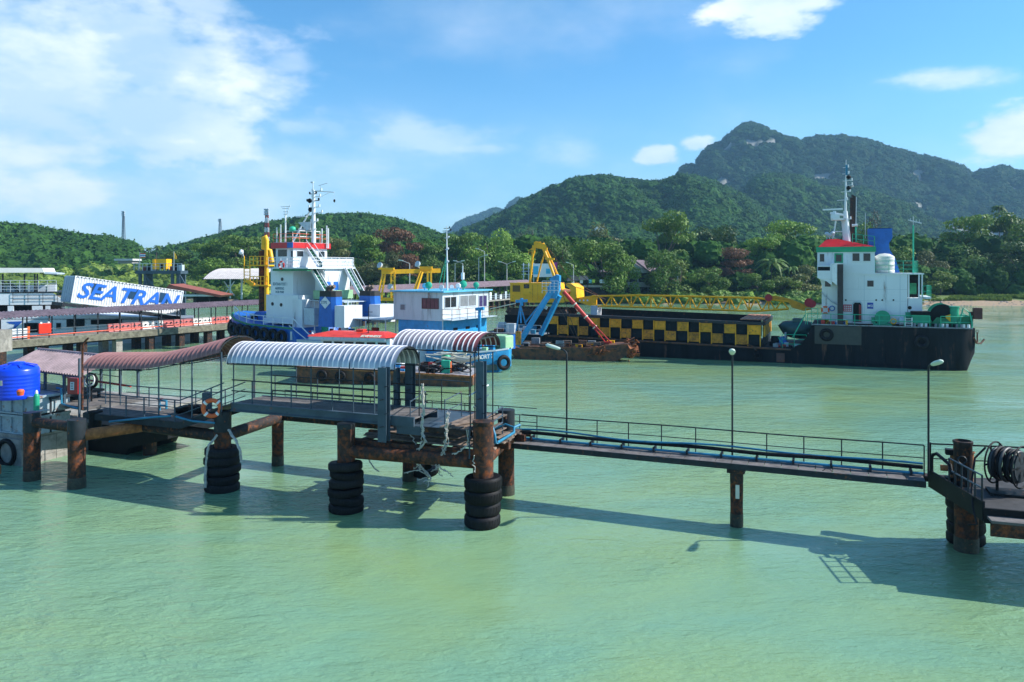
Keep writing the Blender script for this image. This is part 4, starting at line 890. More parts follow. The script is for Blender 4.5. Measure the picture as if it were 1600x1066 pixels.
# dark inflatable raft on deck, small items
rf_ = FT(PF, PF.on(298, 625, 1)[0], 1.1, 3.0, 'rubber_fender_pile', 'dark rubber fenders heaped on the walkway behind the rail', 'fender')
for k in range(4): MB().torus((PF.on(290 + 10 * k, 625, 1.2)[0], 1.2, 3.15 + .1 * (k % 2)), (.2 * k - .3, .3, 1), .36, .14, 18, 8).build('fender', rubber, rf_, 60)
bxx = PF.on(254, 632, 1.2)[0]
hy_ = FT(PF, bxx, 1.2, 2.98, 'water_standpipe', 'small bright blue valve frame standing on the left walkway', 'valve')
MB().tube([(bxx - .2, 1.2, 3.0), (bxx - .2, 1.2, 3.5), (bxx + .25, 1.2, 3.5), (bxx + .25, 1.2, 3.1)], .06, 8).tube([(bxx - .2, 1.2, 3.25), (bxx + .25, 1.2, 3.25)], .05, 8).build('pipe', bluepipe, hy_, 50)
MB().torus((bxx, 1.05, 3.6), (0, 0, 1), .14, .025, 14, 6).build('handwheel', redm, hy_, 50)
ex = PF.on(323, 615, .3)[0]
eb = FT(PF, ex, .3, 3.2, 'control_box', 'grey control cabinet behind the life ring', 'cabinet')
MB().box(ex - .2, ex + .2, .2, .45, 3.5, 4.25).build('cabinet', gsteel, eb, bevel=.02); MB().cyl((ex, .3, 3.1), (ex, .3, 3.5), .05, n=8).build('leg', dsteel, eb)
# bollards on the low quay
bo = PF.w(PF.on(157, 665, 0)[0], -.3, 0)
single('bollard', MB().lathe([(.28, -1.2), (.28, .1), (.33, .12), (.33, .2), (0, .22)], n=16), blk, 'short black bollard between the second pile and the brown canopy', 'bollard', smooth=40, loc=(bo.x, bo.y, 2.85))
# low dark pontoon under the brown canopy
pt = FT(PF, -17, 3.5, 0, 'pontoon', 'dark low pontoon floating under the left walkway', 'pontoon')
px0 = PF.on(112, 690, 3)[0]; px1 = PF.on(262, 668, 3)[0]
MB().prism([(px0, -.3), (px0, 1.5), (px1, 1.5), (px1, 1.1), (px1 - 2.8, .35), (px1 - 3.2, -.3)], 'xz', 3.0, 6.5).build('hull', blk, pt); MB().cyl((px1 - 1.9, 3.6, -1), (px1 - 1.9, 3.6, 1.5), .35, n=16).build('leg', darkpipe, pt, 40)
# ================================================================ LEFT QUAY: concrete pontoon, tank, roof
QF = Frame(-24.7, 39.0, R(-22.2))
q = FT(QF, -4, 4, 0, 'concrete_quay', 'weathered concrete quay with joint lines at the left edge', 'quay')
for k in range(7):
    for j in range(2): MB().box(-.25, 0, 1.7 * k, 1.7 * k + 1.67, -.6 + .95 * j, .33 + .95 * j + (.02 if j else 0)).build('panel', concrete, q)
for k in range(6):
    MB().box(-1.9 * (k + 1), -1.9 * k - .03, -.2, 0, -.6, 1.32).build('panel', concrete, q)
MB().box(-12, -.02, .02, 12, -.6, 1.30).build('core', concrete, q)
for k in range(5):
    for j in range(5): MB().box(-2.4 * (k + 1) + .02, -2.4 * k, 2.4 * j, 2.4 * j + 2.37, 1.32, 1.5 + rnd.uniform(-.01, .01)).build('slab', concrete, q)
MB().torus((-1.1, -.25, .6), (0, 1, 0), .62, .12, 24, 8).build('tyre_fender', rubber, q, 50)
b = MB(); b.box(-6, .9, -4.6, -1.9, .45, .62); lt = FT(QF, -2, -3, 0, 'landing_plate', 'rusty edged grey landing plate at the lower left', 'pontoon'); b.build('deck', deckm, lt)
MB().box(-6, .93, -4.66, -4.6, .15, .60).box(.9, .96, -4.6, -1.9, .15, .6).build('edge', rustpipe, lt); MB().box(-6, .85, -4.5, -2, -.3, .44).build('float', blk, lt)
# grey steel box with two tiers
gb_ = FT(QF, -1.5, .6, 1.5, 'steel_bin', 'grey framed steel container in two tiers below the blue tank', 'container')
gm = mat('pale_grey_panel', (.30, .38, .42), .55, var=.15, grime=.3, rust=.25)
for z in (1.52, 2.55):
    MB().box(-6, .35, .25, 2.2, z, z + .82).build('body', gm, gb_)
    for k in range(8): MB().box(.3 - .85 * k, .38 - .85 * k, .17, .25, z, z + .82).build('rib', gm, gb_)
    if z > 2: MB().box(.4, .95, .0, .6, 2.76, 2.82).build('shelf', gm, gb_)
    MB().box(-6, .4, .15, .25, z + .82, z + .94).box(-6, .4, .15, .25, z - .04, z + .04).box(.35, .43, .15, 2.2, z + .82, z + .94).build('frame', gm, gb_); MB().box(-6, .42, .25, 2.2, z + .83, z + .9).build('lid', gm, gb_)
# blue tanks
def tank(px, Y, r, zb_, h, label):
    X = (px - 800) / F_ * Y; t = thing('water_tank', label, 'water tank', (X, Y, zb_), 0, 'blue plastic water tanks')
    pr = [(0, 0), (r * .97, 0), (r, .06)]
    for k in range(7): pr += [(r, .12 + k * h * .1), (r * 1.012, .15 + k * h * .1), (r, .18 + k * h * .1)]
    pr += [(r, h * .8), (r * .93, h * .87), (r * .45, h * .94), (r * .38, h * .95)]
    MB().lathe(pr, n=40).build('shell', tankblue, t, 50); MB().lathe([(r * .38, h * .94), (r * .38, h), (r * .33, h * 1.02), (0, h * 1.03)], n=24).build('lid', tankblue, t, 50)
    for k in range(8):
        a = k * math.pi / 4; MB().beam((r * .42 * math.cos(a), r * .42 * math.sin(a), h * .97), (r * .9 * math.cos(a), r * .9 * math.sin(a), h * .895), .1, .05).build('rib', tankblue, t)
    a = -1.75; lb = MB(); lb.box(-.15, .15, -.01, 0, 0, .26); o = lb.build('label_plate', cream, t); o.location = (r * 1.015 * math.cos(a), r * 1.015 * math.sin(a), h * .42); o.rotation_euler = (0, 0, a + math.pi / 2)
    return t
tank(26, 39.7, 1.04, 3.35, 1.8, 'bright blue ribbed water tank on the quay, fully in view'); tank(-40, 42.5, 1.02, 3.45, 1.85, 'second blue water tank cut by the left edge')
sg = FT(QF, -2, 2, 1.5, 'tank_stand', 'dark steel stand carrying the blue tanks', 'stand'); MB().box(-6, .5, 1.0 - .0, 4.2, 3.22, 3.34).build('top', dsteel, sg)
for x in (.3, -2.5, -5.5):
    for y in (1.1, 4): MB().box(x - .06, x + .06, y - .06, y + .06, 1.5, 3.22).build('leg', dsteel, sg)
def cyl_bottle(px, py, Y, h, r, label):
    p = P(px, py, Y); t = thing('gas_cylinder', label, 'gas cylinder', p); MB().lathe([(0, 0), (r, 0), (r, h * .78), (r * .8, h * .9), (r * .3, h * .95)], n=18).build('body', green, t, 50)
    MB().lathe([(r * .5, h * .93), (r * .5, h * 1.03), (r * .25, h * 1.12), (0, h * 1.13)], n=12).build('cap', white, t, 50)
cyl_bottle(57, 641, 39.0, .9, .14, 'green gas cylinder with a white cap beside the blue tank')
fp = QF.w(.42, 1.0, 0); bb = P(32, 618, 38.5)
single('bucket', MB().lathe([(0, 0), (.14, 0), (.18, .22), (.12, .3), (0, .32)], n=14), orange, 'small orange topped jug on the grey container', 'jug', smooth=40, loc=bb)
# purple tile roof pier
def groove(o, n):                                        # shade in the sheet's grooves, painted as a darker tone on every n-th face
    o.data.materials.append(mat('valley_shade', (.075, .05, .06), .9, var=.2))
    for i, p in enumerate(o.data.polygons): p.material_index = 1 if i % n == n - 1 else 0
RF = Frame(P(127, 587, 39.5).x, 39.5, R(-31))
rr_ = FT(RF, -4, 1, 2.9, 'pier_shelter', 'shelter with a brown purple corrugated roof over the left walkway', 'shelter')
cb = MB(); vs = []; nrib = 30; LL = 7.5
def crg(i): return (-.07, .07, .07, -.07)[i % 4]
e0, e1 = RF.on(60, 580, 0)[1], RF.on(127, 587, 0)[1]
rz_ = .78; ry_ = 1.7
for i in range(nrib * 4 + 1):
    x = .1 - LL * i / (nrib * 4); h = crg(i)
    for y, z in ((-.15, 4.50), (ry_, 4.50 + rz_)): vs.append((x, y - h * .4, z + h))
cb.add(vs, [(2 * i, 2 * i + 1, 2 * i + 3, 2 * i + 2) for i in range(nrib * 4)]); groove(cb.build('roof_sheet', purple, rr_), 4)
cb = MB(); vs = []
for i in range(nrib * 4 + 1):
    x = .1 - LL * i / (nrib * 4); h = crg(i)
    for y, z in ((ry_, 4.50 + rz_), (ry_ * 2 + .15, 4.50)): vs.append((x, y + h * .4, z + h))
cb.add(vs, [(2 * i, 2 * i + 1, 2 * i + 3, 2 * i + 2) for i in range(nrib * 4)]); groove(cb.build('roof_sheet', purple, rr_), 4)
for i in range(16): MB().cyl((.1 - LL * i / 16, ry_, 4.52 + rz_), (.1 - LL * (i + .96) / 16, ry_, 4.54 + rz_), .10, .085, 10).build('ridge_tile', purple, rr_, 50)
for x in (-.1, -1.75, -3.6, -5.4):
    for y in (.1, 3.2): MB().box(x - .06, x + .06, y - .06, y + .06, 2.9, 4.48).build('post', gsteel, rr_)
MB().box(-7.5, .2, .05, .15, 4.36, 4.48).box(-7.5, .2, 3.15, 3.25, 4.36, 4.48).build('eave_beam', dsteel, rr_); MB().box(-7.5, .4, -.1, 3.4, 2.75, 2.9).build('floor', deckm, rr_)
for y in (-.05, 3.3):
    for z in (3.9, 3.5): MB().tube([(-7.5, y, z), (-1.9, y, z)], .025, 6).build('handrail', gsteel, rr_)
MB().tube([(-7, 2.9, 3.6), (-.3, 2.9, 3.55)], .06, 8).build('red_pipe', redm, rr_)
MB().tube([(-1.9, -.2, 3.75), (-1.5, -.2, 3.75), (-1.45, -.2, 2.95), (0, -.2, 2.85)], .055, 8).build('blue_pipe', bluepipe, rr_, 40)
fx = P(116, 603, 36.2)
fc = thing('fire_cabinet', 'dark red fire extinguisher cabinet with a pale notice by the left roof end', 'cabinet', fx, R(-10)); MB().box(-.28, .28, -.12, .12, -.38, .38).build('box', mat('dark_red', (.25, .012, .015), .4), fc, bevel=.02); MB().box(-.1, .1, -.14, -.122, -.18, .2).build('notice', mat('pale_notice', (.45, .5, .6), .5), fc)
for k in range(4): MB().box(-.06, .06, -.146, -.141, -.12 + .08 * k, -.09 + .08 * k).build('notice_line', dsteel, fc)
MB().box(.24, .30, -.05, .05, -1.6, 1.3).build('post', gsteel, fc)
MB().tube([P(132, 640, 36) - fx, P(132, 560, 36) - fx, P(133, 537, 36) - fx, P(140, 530, 36) - fx, P(143, 528, 36) - fx], .05, 8).build('vent_pipe', rustpile, fc, 50)
wh = FT(RF, -1.2, 1.2, 2.9, 'coiled_hose', 'black wheel with white coiled hose behind the fire cabinet', 'hose reel')
MB().torus((-1.15, 1.2, 4.0), (.3, -1, 0), .35, .08, 20, 8).build('wheel', blk, wh, 50); MB().torus((-1.05, 1.05, 4.05), (.3, -1, .2), .3, .04, 20, 6).build('hose', white, wh, 50); MB().cyl((-1.15, 1.2, 2.9), (-1.15, 1.2, 3.9), .05, n=8).build('stand', blk, wh)
# ================================================================ VESSELS
hullblk = mat('black_hull', (.013, .015, .018), .7, spec=.12, var=.35, scale=.8, rust=.22, rustcol=(.09, .05, .035), streak=True, grime=.2)
hullrust = mat('rusty_hull', (.075, .045, .032), .75, var=.45, scale=1.2, rust=.65, rustcol=(.17, .06, .025), bump=.4)
pwhite = mat('ship_white', (.70, .73, .76), .45, var=.05, scale=.5, grime=.16, rust=.10, streak=True)
bwhite = mat('stained_white', (.52, .56, .60), .55, var=.10, scale=.5, grime=.3, rust=.07, streak=True)
ygreen = mat('deck_green', (.015, .20, .09), .6, var=.2, grime=.3)
sgreen = mat('sea_green_paint', (.02, .40, .24), .5, var=.12)
pgreen = mat('pale_green', (.30, .52, .30), .6, var=.15)
panelY = mat('hopper_yellow', (.84, .37, .005), .5, var=.16, scale=1.4, grime=.4, rust=.25, orand=.15, bump=.4)
panelO = mat('hopper_ochre', (.66, .27, .015), .6, var=.25, scale=2, grime=.45, rust=.42, orand=.22, bump=.4)
panelK = mat('hopper_dark', (.012, .020, .026), .6, spec=.15, var=.3, rust=.12)
deckgrey = mat('grey_deck', (.22, .25, .28), .7, var=.25, grime=.4, rust=.2)
ltgrey = mat('light_grey_paint', (.45, .52, .58), .5, var=.08, grime=.15)
redboat = mat('red_roof_paint', (.72, .04, .02), .4, var=.12)
class G:                                                # pieces of one thing read on the planes of its frame
    def __init__(s, fr, t): s.f = fr; s.t = t
    def x(s, px, yl, py=500): return s.f.on(px, py, yl)[0]
    def z(s, px, py, yl): return s.f.on(px, py, yl)[1]
    def box(s, name, m, px0, px1, py0, py1, yl, dep, par=None, label=None, bevel=0):
        x0, x1 = s.x(px0, yl), s.x(px1, yl); pm = (px0 + px1) / 2
        b = MB().box(x0, x1, yl, yl + dep, s.z(pm, py1, yl), s.z(pm, py0, yl)); return s.put(b, name, m, par, label, bevel=bevel)
    def put(s, b, name, m, par=None, label=None, smooth=0, bevel=0):
        if par is not None:
            q = OFFS[s.t.name]; b.v = [(a - q.x, c - q.y, d - q.z) for a, c, d in b.v]; return b.build(name, m, par, smooth, label, bevel)
        return b.build(name, m, s.t, smooth, label, bevel)
    def p(s, px, py, yl): x, z = s.f.on(px, py, yl); return Vector((x, yl, z))
    def tube(s, name, m, pts, r, n=6, par=None): return s.put(MB().tube([s.p(*q) for q in pts], r, n), name, m, par, smooth=50)
    def poly(s, name, m, pts, yl, dep, par=None): return s.put(MB().prism([s.f.on(a, b, yl) for a, b in pts], 'xz', yl, yl + dep), name, m, par)
    def win(s, px0, px1, py0, py1, yl, fm=None, name='window', gm=None, mull=0, fr=.06):
        """a framed window let into the plane yl"""
        x0, x1 = s.x(px0, yl), s.x(px1, yl); pm = (px0 + px1) / 2; z0, z1 = s.z(pm, py1, yl), s.z(pm, py0, yl); f = MB()
        f.box(x0 - fr, x1 + fr, yl - .05, yl + .02, z1, z1 + fr).box(x0 - fr, x1 + fr, yl - .05, yl + .02, z0 - fr, z0).box(x0 - fr, x0, yl - .05, yl + .02, z0, z1).box(x1, x1 + fr, yl - .05, yl + .02, z0, z1)
        for k in range(mull): xx = x0 + (x1 - x0) * (k + 1) / (mull + 1); f.box(xx - .03, xx + .03, yl - .045, yl + .01, z0, z1)
        w_ = s.put(f, name, fm or bwhite); s.put(MB().box(x0 - .01, x1 + .01, yl - .02, yl + .0, z0 - .01, z1 + .01), 'pane', gm or glass, w_); return w_
def rail(g, pts, h, m, par=None, r=.03, n=2, every=2.0, name='railing'):
    """posts and rails along a local polyline [(x, y, z)]"""
    b = MB(); pts = [Vector(p) for p in pts]
    for k in range(n): b.tube([p + Vector((0, 0, h * (k + 1) / n)) for p in pts], r, 5)
    for a, c in zip(pts, pts[1:]):
        m_ = max(1, round((c - a).length / every))
        for i in range(m_ + 1): q = a.lerp(c, i / m_); b.cyl(q, q + Vector((0, 0, h)), r, n=5, cap=False)
    return g.put(b, name, m, par, smooth=50)
def fender(g, x, y, z, R_=.65, ax=(0, 1, 0), par=None, name='tyre_fender'): return g.put(MB().torus((x, y, z), ax, R_ * .72, R_ * .28, 22, 8, sq=.9), name, rubber, par, smooth=60)
# ---------------------------------------------------------------- the dark ship with the white bridge
so_ = PW(1500, 580); SF = Frame(so_.x, so_.y, R(-23))
ws = FT(SF, -8, 5, 0, 'hopper_dredger', 'dark hulled ship with yellow and black hopper panels and a tall white bridge', 'ship'); g = G(SF, ws)
DK = g.z(1400, 511, 0); XA = g.x(1268, 0); XB = g.x(1520, 0); XL = g.x(852, 0); WD = 11
def rings(xs):                                          # (x, half-breadth factor, deck z, keel rake)
    out = []
    for x, hb, dz, kz in xs: out.append([(x, WD / 2 - WD / 2 * hb, dz), (x, WD / 2 - WD / 2 * hb, kz + .9), (x, WD / 2 - WD / 2 * hb * .93, kz), (x, WD / 2 + WD / 2 * hb * .93, kz), (x, WD / 2 + WD / 2 * hb, kz + .9), (x, WD / 2 + WD / 2 * hb, dz)])
    return out
zl = lambda px, py: g.z(px, py, 0)
b = MB(); b.loft(rings([(XL - .6, .97, zl(856, 523) - .25, .6), (XL, 1, zl(856, 523), -1), (g.x(1190, 0), 1, zl(1190, 542), -1), (g.x(1236, 0), 1, zl(1236, 545), -1), (g.x(1252, 0), 1, zl(1252, 538), -1), (g.x(1262, 0), 1, zl(1262, 524), -1), (XA, 1, DK - .1, -1), (XA + .6, 1, DK, -1), (g.x(1480, 0), 1, DK, -1), (g.x(1500, 0), .985, DK, -.8), (g.x(1512, 0), .93, DK, -.2), (XB, .84, DK, .9), (XB + .35, .80, DK, 1.7)]))
g.put(b, 'hull', hullblk, smooth=25)
b = MB(); xs = [XL, g.x(1000, 0), g.x(1190, 0), g.x(1236, 0)]
for a, c in zip((856, 950, 1050, 1150), (950, 1050, 1150, 1236)): b.tube([(g.x(a, 0), -.04, zl(a, 524 + (a - 856) * .057) - .06), (g.x(c, 0), -.04, zl(c, 524 + (c - 856) * .057) - .06)], .11, 8)
g.put(b, 'rubbing_strake', hullrust, smooth=50)
b = MB(); b.box(XA, XB, -.06, .0, DK - .02, DK + .10); g.put(b, 'deck_edge', deckgrey)
# weld seams and plates on the bow hull
for k in range(8): x = XA + .8 + k * 1.55; g.put(MB().box(x, x + 1.5, -.022, .0, .35 + .0 * k, DK - .35), 'hull_plate', hullblk)
g.put(MB().box(XA + .3, g.x(1346, 0), -.05, -.02, zl(1300, 538), DK - .1), 'doubler_plate', mat('dark_olive_plate', (.045, .047, .043), .5, var=.15))
# hopper panels: two checkered rows
N_ = 19; X0, X1 = g.x(856, .25), g.x(1188, .25); pm_ = {}
def rowz(px, r):
    t = (px - 856) / (1188 - 856); top = [493, 506.5, 521][r] + t * ([508, 524, 540.5][r] - [493, 506.5, 521][r]); return g.z(px, top, .25)
for i in range(N_):
    for r in range(2):
        pa, pb = X0 + (X1 - X0) * i / N_, X0 + (X1 - X0) * (i + 1) / N_; pxm = 856 + (1188 - 856) * ((i + .5) / N_) ** 1.06
        z1, z0 = rowz(pxm, r), rowz(pxm, r + 1); yel = (i + r) % 2 == 0; m = (panelY if r == 0 else panelO) if yel else panelK; q = .0 if yel else .22
        b = MB().box(pa + .06, pb - .06, .25 + q, .40 + q, z0 + .05, z1 - .05)
        if yel: b.box(pa + .06, pb - .06, .17, .25, z0 + .05, z0 + .14).box(pa + .06, pb - .06, .17, .25, z1 - .14, z1 - .05).box((pa + pb) / 2 - .03, (pa + pb) / 2 + .03, .21, .25, z0 + .14, z1 - .14)
        g.put(b, 'hopper_panel', m)
for i in range(N_ + 1):
    x = X0 + (X1 - X0) * i / N_; pxm = 856 + (1188 - 856) * (i / N_) ** 1.06; g.put(MB().box(x - .05, x + .05, .12, .3, rowz(pxm, 2) - .1, rowz(pxm, 0)), 'stanchion', panelY if i % 4 else panelK)
b = MB(); b.prism([(X0 - .3, rowz(856, 0)), (X0 - .3, rowz(856, 0) + .30), (X1 + .3, rowz(1188, 0) + .30), (X1 + .3, rowz(1188, 0))], 'xz', -.02, .6); g.put(b, 'coaming', mat('coaming_black', (.016, .018, .022), .5, rust=.2))
b = MB(); b.prism([(X0, rowz(856, 2) - .2), (X0, rowz(856, 0) - .02), (X1, rowz(1188, 0) - .02), (X1, rowz(1188, 2) - .2)], 'xz', .75, .95); g.put(b, 'hopper_side', panelK)
b = MB(); b.prism([(g.x(930, 9), g.z(930, 487, 9) - 2), (g.x(930, 9), g.z(930, 482, 9)), (g.x(1190, 9), g.z(1190, 493, 9)), (g.x(1190, 9), g.z(1190, 500, 9) - 2)], 'xz', 9, 9.2); g.put(b, 'hopper_far_side', panelK)
for y in (.8, 10.2): pass
# end wall of the hopper with yellow panels and rusty hatch boards
XE = X1 + .3
for k in range(5): g.put(MB().box(XE, XE + .14, .5 + k * 2.0, 1.3 + k * 2.0, rowz(1188, 1) - .2, rowz(1188, 0) - .1), 'end_panel', panelY)
g.put(MB().box(XE - .05, XE, .3, 10, rowz(1188, 2), rowz(1188, 0)), 'end_wall', panelK); g.put(MB().box(XE - .1, XE + .25, .3, 10.3, rowz(1188, 0), rowz(1188, 0) + .45), 'end_coaming', mat('coaming_black', (0, 0, 0)))
hb = mat('rusty_boards', (.42, .20, .13), .8, var=.3, rust=.2, grime=.2)
for k in range(6): g.put(MB().box(XE - 2.4 + .42 * k, XE - 2.4 + .42 * k + .34, .4, 9.8, rowz(1188, 0) + .5, rowz(1188, 0) + .62), 'hatch_board', hb)
# sunken deck between hopper and bridge
zdk = zl(1230, 545)
bt = FT(SF, g.x(1235, 5), 5, zdk, 'lifeboat', 'dark green covered lifeboat between the hopper and the white bridge', 'lifeboat'); gl = G(SF, bt)
xc = g.x(1246, 4); rr = []
for k in range(9):
    u = k / 8 * 2 - 1; w_ = (1 - u * u) ** .5 * 1.1 + .05; zc = zdk + 1.9 + .25 * u * u
    rr.append([(xc + u * 2.0, 4 + w_ * math.cos(a), zc + (1.0 if math.sin(a) < 0 else .75) * w_ * math.sin(a)) for a in [q * math.pi / 6 for q in range(12)]])
gl.put(MB().loft(rr), 'hull', mat('dark_teal', (.02, .07, .07), .4, grime=.2), smooth=60); gl.put(MB().box(xc - .5, xc + .6, 3.4, 4.6, zdk + 2.5, zdk + 3.0), 'hatch', mat('dark_teal', (0, 0, 0)), bevel=.1)
gl.put(MB().box(xc - 1.3, xc - 1.1, 3, 5, zdk, zdk + 1.5).box(xc + 1.1, xc + 1.3, 3, 5, zdk, zdk + 1.5), 'cradle', ltgrey)
g.put(MB().cyl((g.x(1222, 3), 2.2, zdk + .5), (g.x(1222, 3), 4.2, zdk + .5), .5, n=18), 'drum', blue, smooth=40)
g.put(MB().cyl((g.x(1212, 3), 2.4, zdk), (g.x(1212, 3), 2.4, zdk + 1.1), .45, n=16), 'drum', panelK, smooth=40)
rail(g, [(g.x(1222, 0), .1, zdk), (g.x(1260, 0), .1, zdk)], 1.5, sgreen, n=3, every=1.1)
g.tube('ladder', sgreen, [(1238, 528, .3), (1258, 492, .3)], .06); g.tube('ladder', sgreen, [(1216, 527, .2), (1222, 536, .2)], .05)
rail(g, [(XA - .6, .5, DK), (XA + .6, .2, DK)], 1.7, sgreen, n=3, every=.6)
for k in range(26):
    px = rnd.uniform(1205, 1262); x = g.x(px, 1.2); s_ = rnd.uniform(.12, .3); y = rnd.uniform(.5, 2.5); z = zdk + .02
    g.put(MB().box(x - s_, x + s_, y, y + s_ * 1.5, z, z + s_ * 1.6), 'deck_gear', [deckgrey, ltgrey, hullrust, blk, redm][k % 5], bevel=.03)
# the bridge
Y1 = 1.6
g.poly('bridge_house', pwhite, [(1284, 504), (1284, 446), (1279, 428), (1352, 427), (1418, 427), (1418, 507), (1350, 506)], Y1, 7.6)
xw0, xw1 = g.x(1277, Y1), g.x(1367, Y1); zw0, zw1 = g.z(1320, 428, Y1), g.z(1320, 394, Y1)
wh_ = g.put(MB().box(xw0, xw1, Y1 - .06, Y1 + 7.7, zw0, zw1), 'wheelhouse', pwhite)
g.put(MB().box(xw0 - .1, xw1 + .1, Y1 - .18, Y1 + 7.8, zw1, zw1 + .55), 'green_band', mat('band_green', (.01, .30, .14), .45, var=.1))
zr = zw1 + .56
b = MB(); b.add([(xw0 + .1, Y1 - .1, zr), (xw1, Y1 - .1, zr), (xw1, Y1 + 7.6, zr), (xw0 + .1, Y1 + 7.6, zr), (xw0 + .9, Y1 + .9, zr + .85), (xw0 + 2.0, Y1 + .9, zr + .85), (xw0 + 2.0, Y1 + 6.6, zr + .85), (xw0 + .9, Y1 + 6.6, zr + .85), (xw1 - .2, Y1 + 1.2, zr + .06), (xw1 - .2, Y1 + 6.2, zr + .06)],
    [(0, 1, 8, 5, 4), (0, 4, 7, 3), (4, 5, 6, 7), (5, 8, 9, 6), (3, 7, 6, 9, 2), (1, 2, 9, 8), (0, 3, 2, 1)])
g.put(b, 'roof', mat('bridge_red', (.58, .015, .02), .4, var=.12))
for a in ((1281, 1288, 397, 409), (1332, 1343, 396, 408), (1349, 1360, 396, 408)): g.win(*a, Y1 - .07, pwhite)
g.win(1306, 1315, 398, 409, Y1 - .07, mat('band_green', (0, 0, 0)), fr=.14)
g.win(1289, 1298, 438.5, 448, Y1, pwhite); g.win(1355, 1365, 438.5, 448, Y1, pwhite)
for a in (1378.5, 1369, 1396, 1321.5): g.put(MB().cyl((g.x(a, Y1), Y1 - .02, g.z(a, 469, Y1)), (g.x(a, Y1), Y1 + .01, g.z(a, 469, Y1)), .09, n=10), 'vent_hole', blk)
for k, (pa, pb_, py_) in enumerate(((1321, 1417, 452), (1321, 1417, 470))): g.put(MB().box(g.x(pa, Y1), g.x(pb_, Y1), Y1 - .012, Y1, g.z(1370, py_ + .4, Y1), g.z(1370, py_, Y1)), 'plate_seam', ltgrey)
for px in (1350, 1384, 1406): g.put(MB().box(g.x(px, Y1), g.x(px, Y1) + .04, Y1 - .012, Y1, g.z(px, 504, Y1), g.z(px, 430, Y1)), 'plate_seam', ltgrey)
# bridge wing
g.poly('bridge_wing', pwhite, [(1277, 423), (1277, 434), (1281, 436), (1300, 436), (1300, 412), (1297, 412), (1297, 423)], .25, 1.4)
g.put(MB().box(g.x(1277, .3), g.x(1297, .3), .3, .5, g.z(1287, 417, .3), g.z(1287, 415.5, .3)), 'wing_rail', pwhite); g.put(MB().box(g.x(1278, .8), g.x(1297, .8), .8, .86, g.z(1287, 423, .8), g.z(1287, 416.5, .8)), 'wing_opening', blk)
g.poly('wing_bracket', pwhite, [(1280, 436), (1300, 436), (1300, 446), (1292, 440)], .3, 1.3)
g.poly('corner_casing', white, [(1300, 412), (1308, 411), (1308, 446), (1300, 440)], .1, 1.5)
g.put(MB().box(g.x(1308.5, .5), g.x(1317.5, .5), .35, 1.55, DK, g.z(1312, 413, .5)), 'exhaust_duct', mat('dark_brown_duct', (.03, .022, .025), .5))
g.put(MB().box(g.x(1308, .5), g.x(1318, .5), .3, 1.6, g.z(1312, 413, .5), g.z(1312, 411.5, .5)), 'duct_cap', pwhite)
# stern stair tower at right
g.poly('stair_tower', pwhite, [(1419, 507), (1419, 466), (1441, 466), (1441, 486), (1441, 507)], Y1, 6)
for px in (1420, 1436, 1441): g.put(MB().box(g.x(px, Y1) - .06, g.x(px, Y1) + .06, Y1, Y1 + .12, g.z(px, 467, Y1), g.z(px, 429, Y1)), 'pillar', pwhite)
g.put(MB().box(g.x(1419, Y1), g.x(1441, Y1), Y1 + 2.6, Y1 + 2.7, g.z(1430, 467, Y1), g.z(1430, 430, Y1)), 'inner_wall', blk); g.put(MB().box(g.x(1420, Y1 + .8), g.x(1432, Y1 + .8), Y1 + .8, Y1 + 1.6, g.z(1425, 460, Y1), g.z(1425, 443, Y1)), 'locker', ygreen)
g.put(MB().box(g.x(1350, Y1) - .2, g.x(1442, Y1) + .1, Y1 - .1, Y1 + 7, g.z(1400, 429, Y1), g.z(1400, 427, Y1)), 'upper_deck', pwhite)
g.put(MB().box(g.x(1441, Y1), g.x(1455, Y1), Y1, Y1 + 5, g.z(1448, 467, Y1), g.z(1448, 464, Y1)), 'stern_gallery', pwhite)
for k in range(7): g.put(MB().box(g.x(1443, Y1), g.x(1454, Y1), Y1 + 1 + .25 * k, Y1 + 1.22 + .25 * k, DK + .3 + k * .42, DK + .36 + k * .42), 'stair_tread', pwhite)
zd2 = g.z(1400, 427, Y1)
rail(g, [(g.x(1367, Y1), Y1, zd2), (g.x(1434, Y1), Y1, zd2), (g.x(1434, Y1), Y1 + 5, zd2)], 1.25, sgreen, n=3, every=1.3)
zg = g.z(1448, 464, Y1); rail(g, [(g.x(1442, Y1), Y1, zg), (g.x(1455, Y1), Y1, zg), (g.x(1455, Y1), Y1 + 4, zg)], 1.1, sgreen, n=2, every=.9)
# door, signs, rings
g.poly('door_frame', ltgrey, [(1331, 504), (1331, 475), (1334, 471), (1345, 471), (1348, 475), (1348, 504)], Y1 - .06, .06)
dr = g.poly('doorway', blk, [(1333, 503), (1333, 476), (1335.5, 473), (1344, 473), (1346, 476), (1346, 503)], Y1 - .075, .02)
g.poly('door', mat('dark_red', (0, 0, 0)), [(1342, 503), (1342, 476), (1346, 477), (1346, 503)], Y1 - .11, .03)
g.put(MB().box(g.x(1317.5, Y1), g.x(1331, Y1), Y1 - .04, Y1, g.z(1324, 487, Y1), g.z(1324, 476, Y1)), 'red_notice', mat('notice_red', (.55, .08, .12), .5))
for k in range(3):
    for j in range(4): g.put(MB().box(g.x(1319 + 3 * j, Y1), g.x(1321 + 3 * j, Y1), Y1 - .05, Y1 - .041, g.z(1324, 479.5 + 3 * k, Y1), g.z(1324, 478 + 3 * k, Y1)), 'notice_mark', white)
bs = g.put(MB().box(g.x(1355, Y1), g.x(1364.5, Y1), Y1 - .04, Y1, g.z(1360, 482.5, Y1), g.z(1360, 473, Y1)), 'blue_notice', mat('notice_blue', (.02, .06, .35), .5))
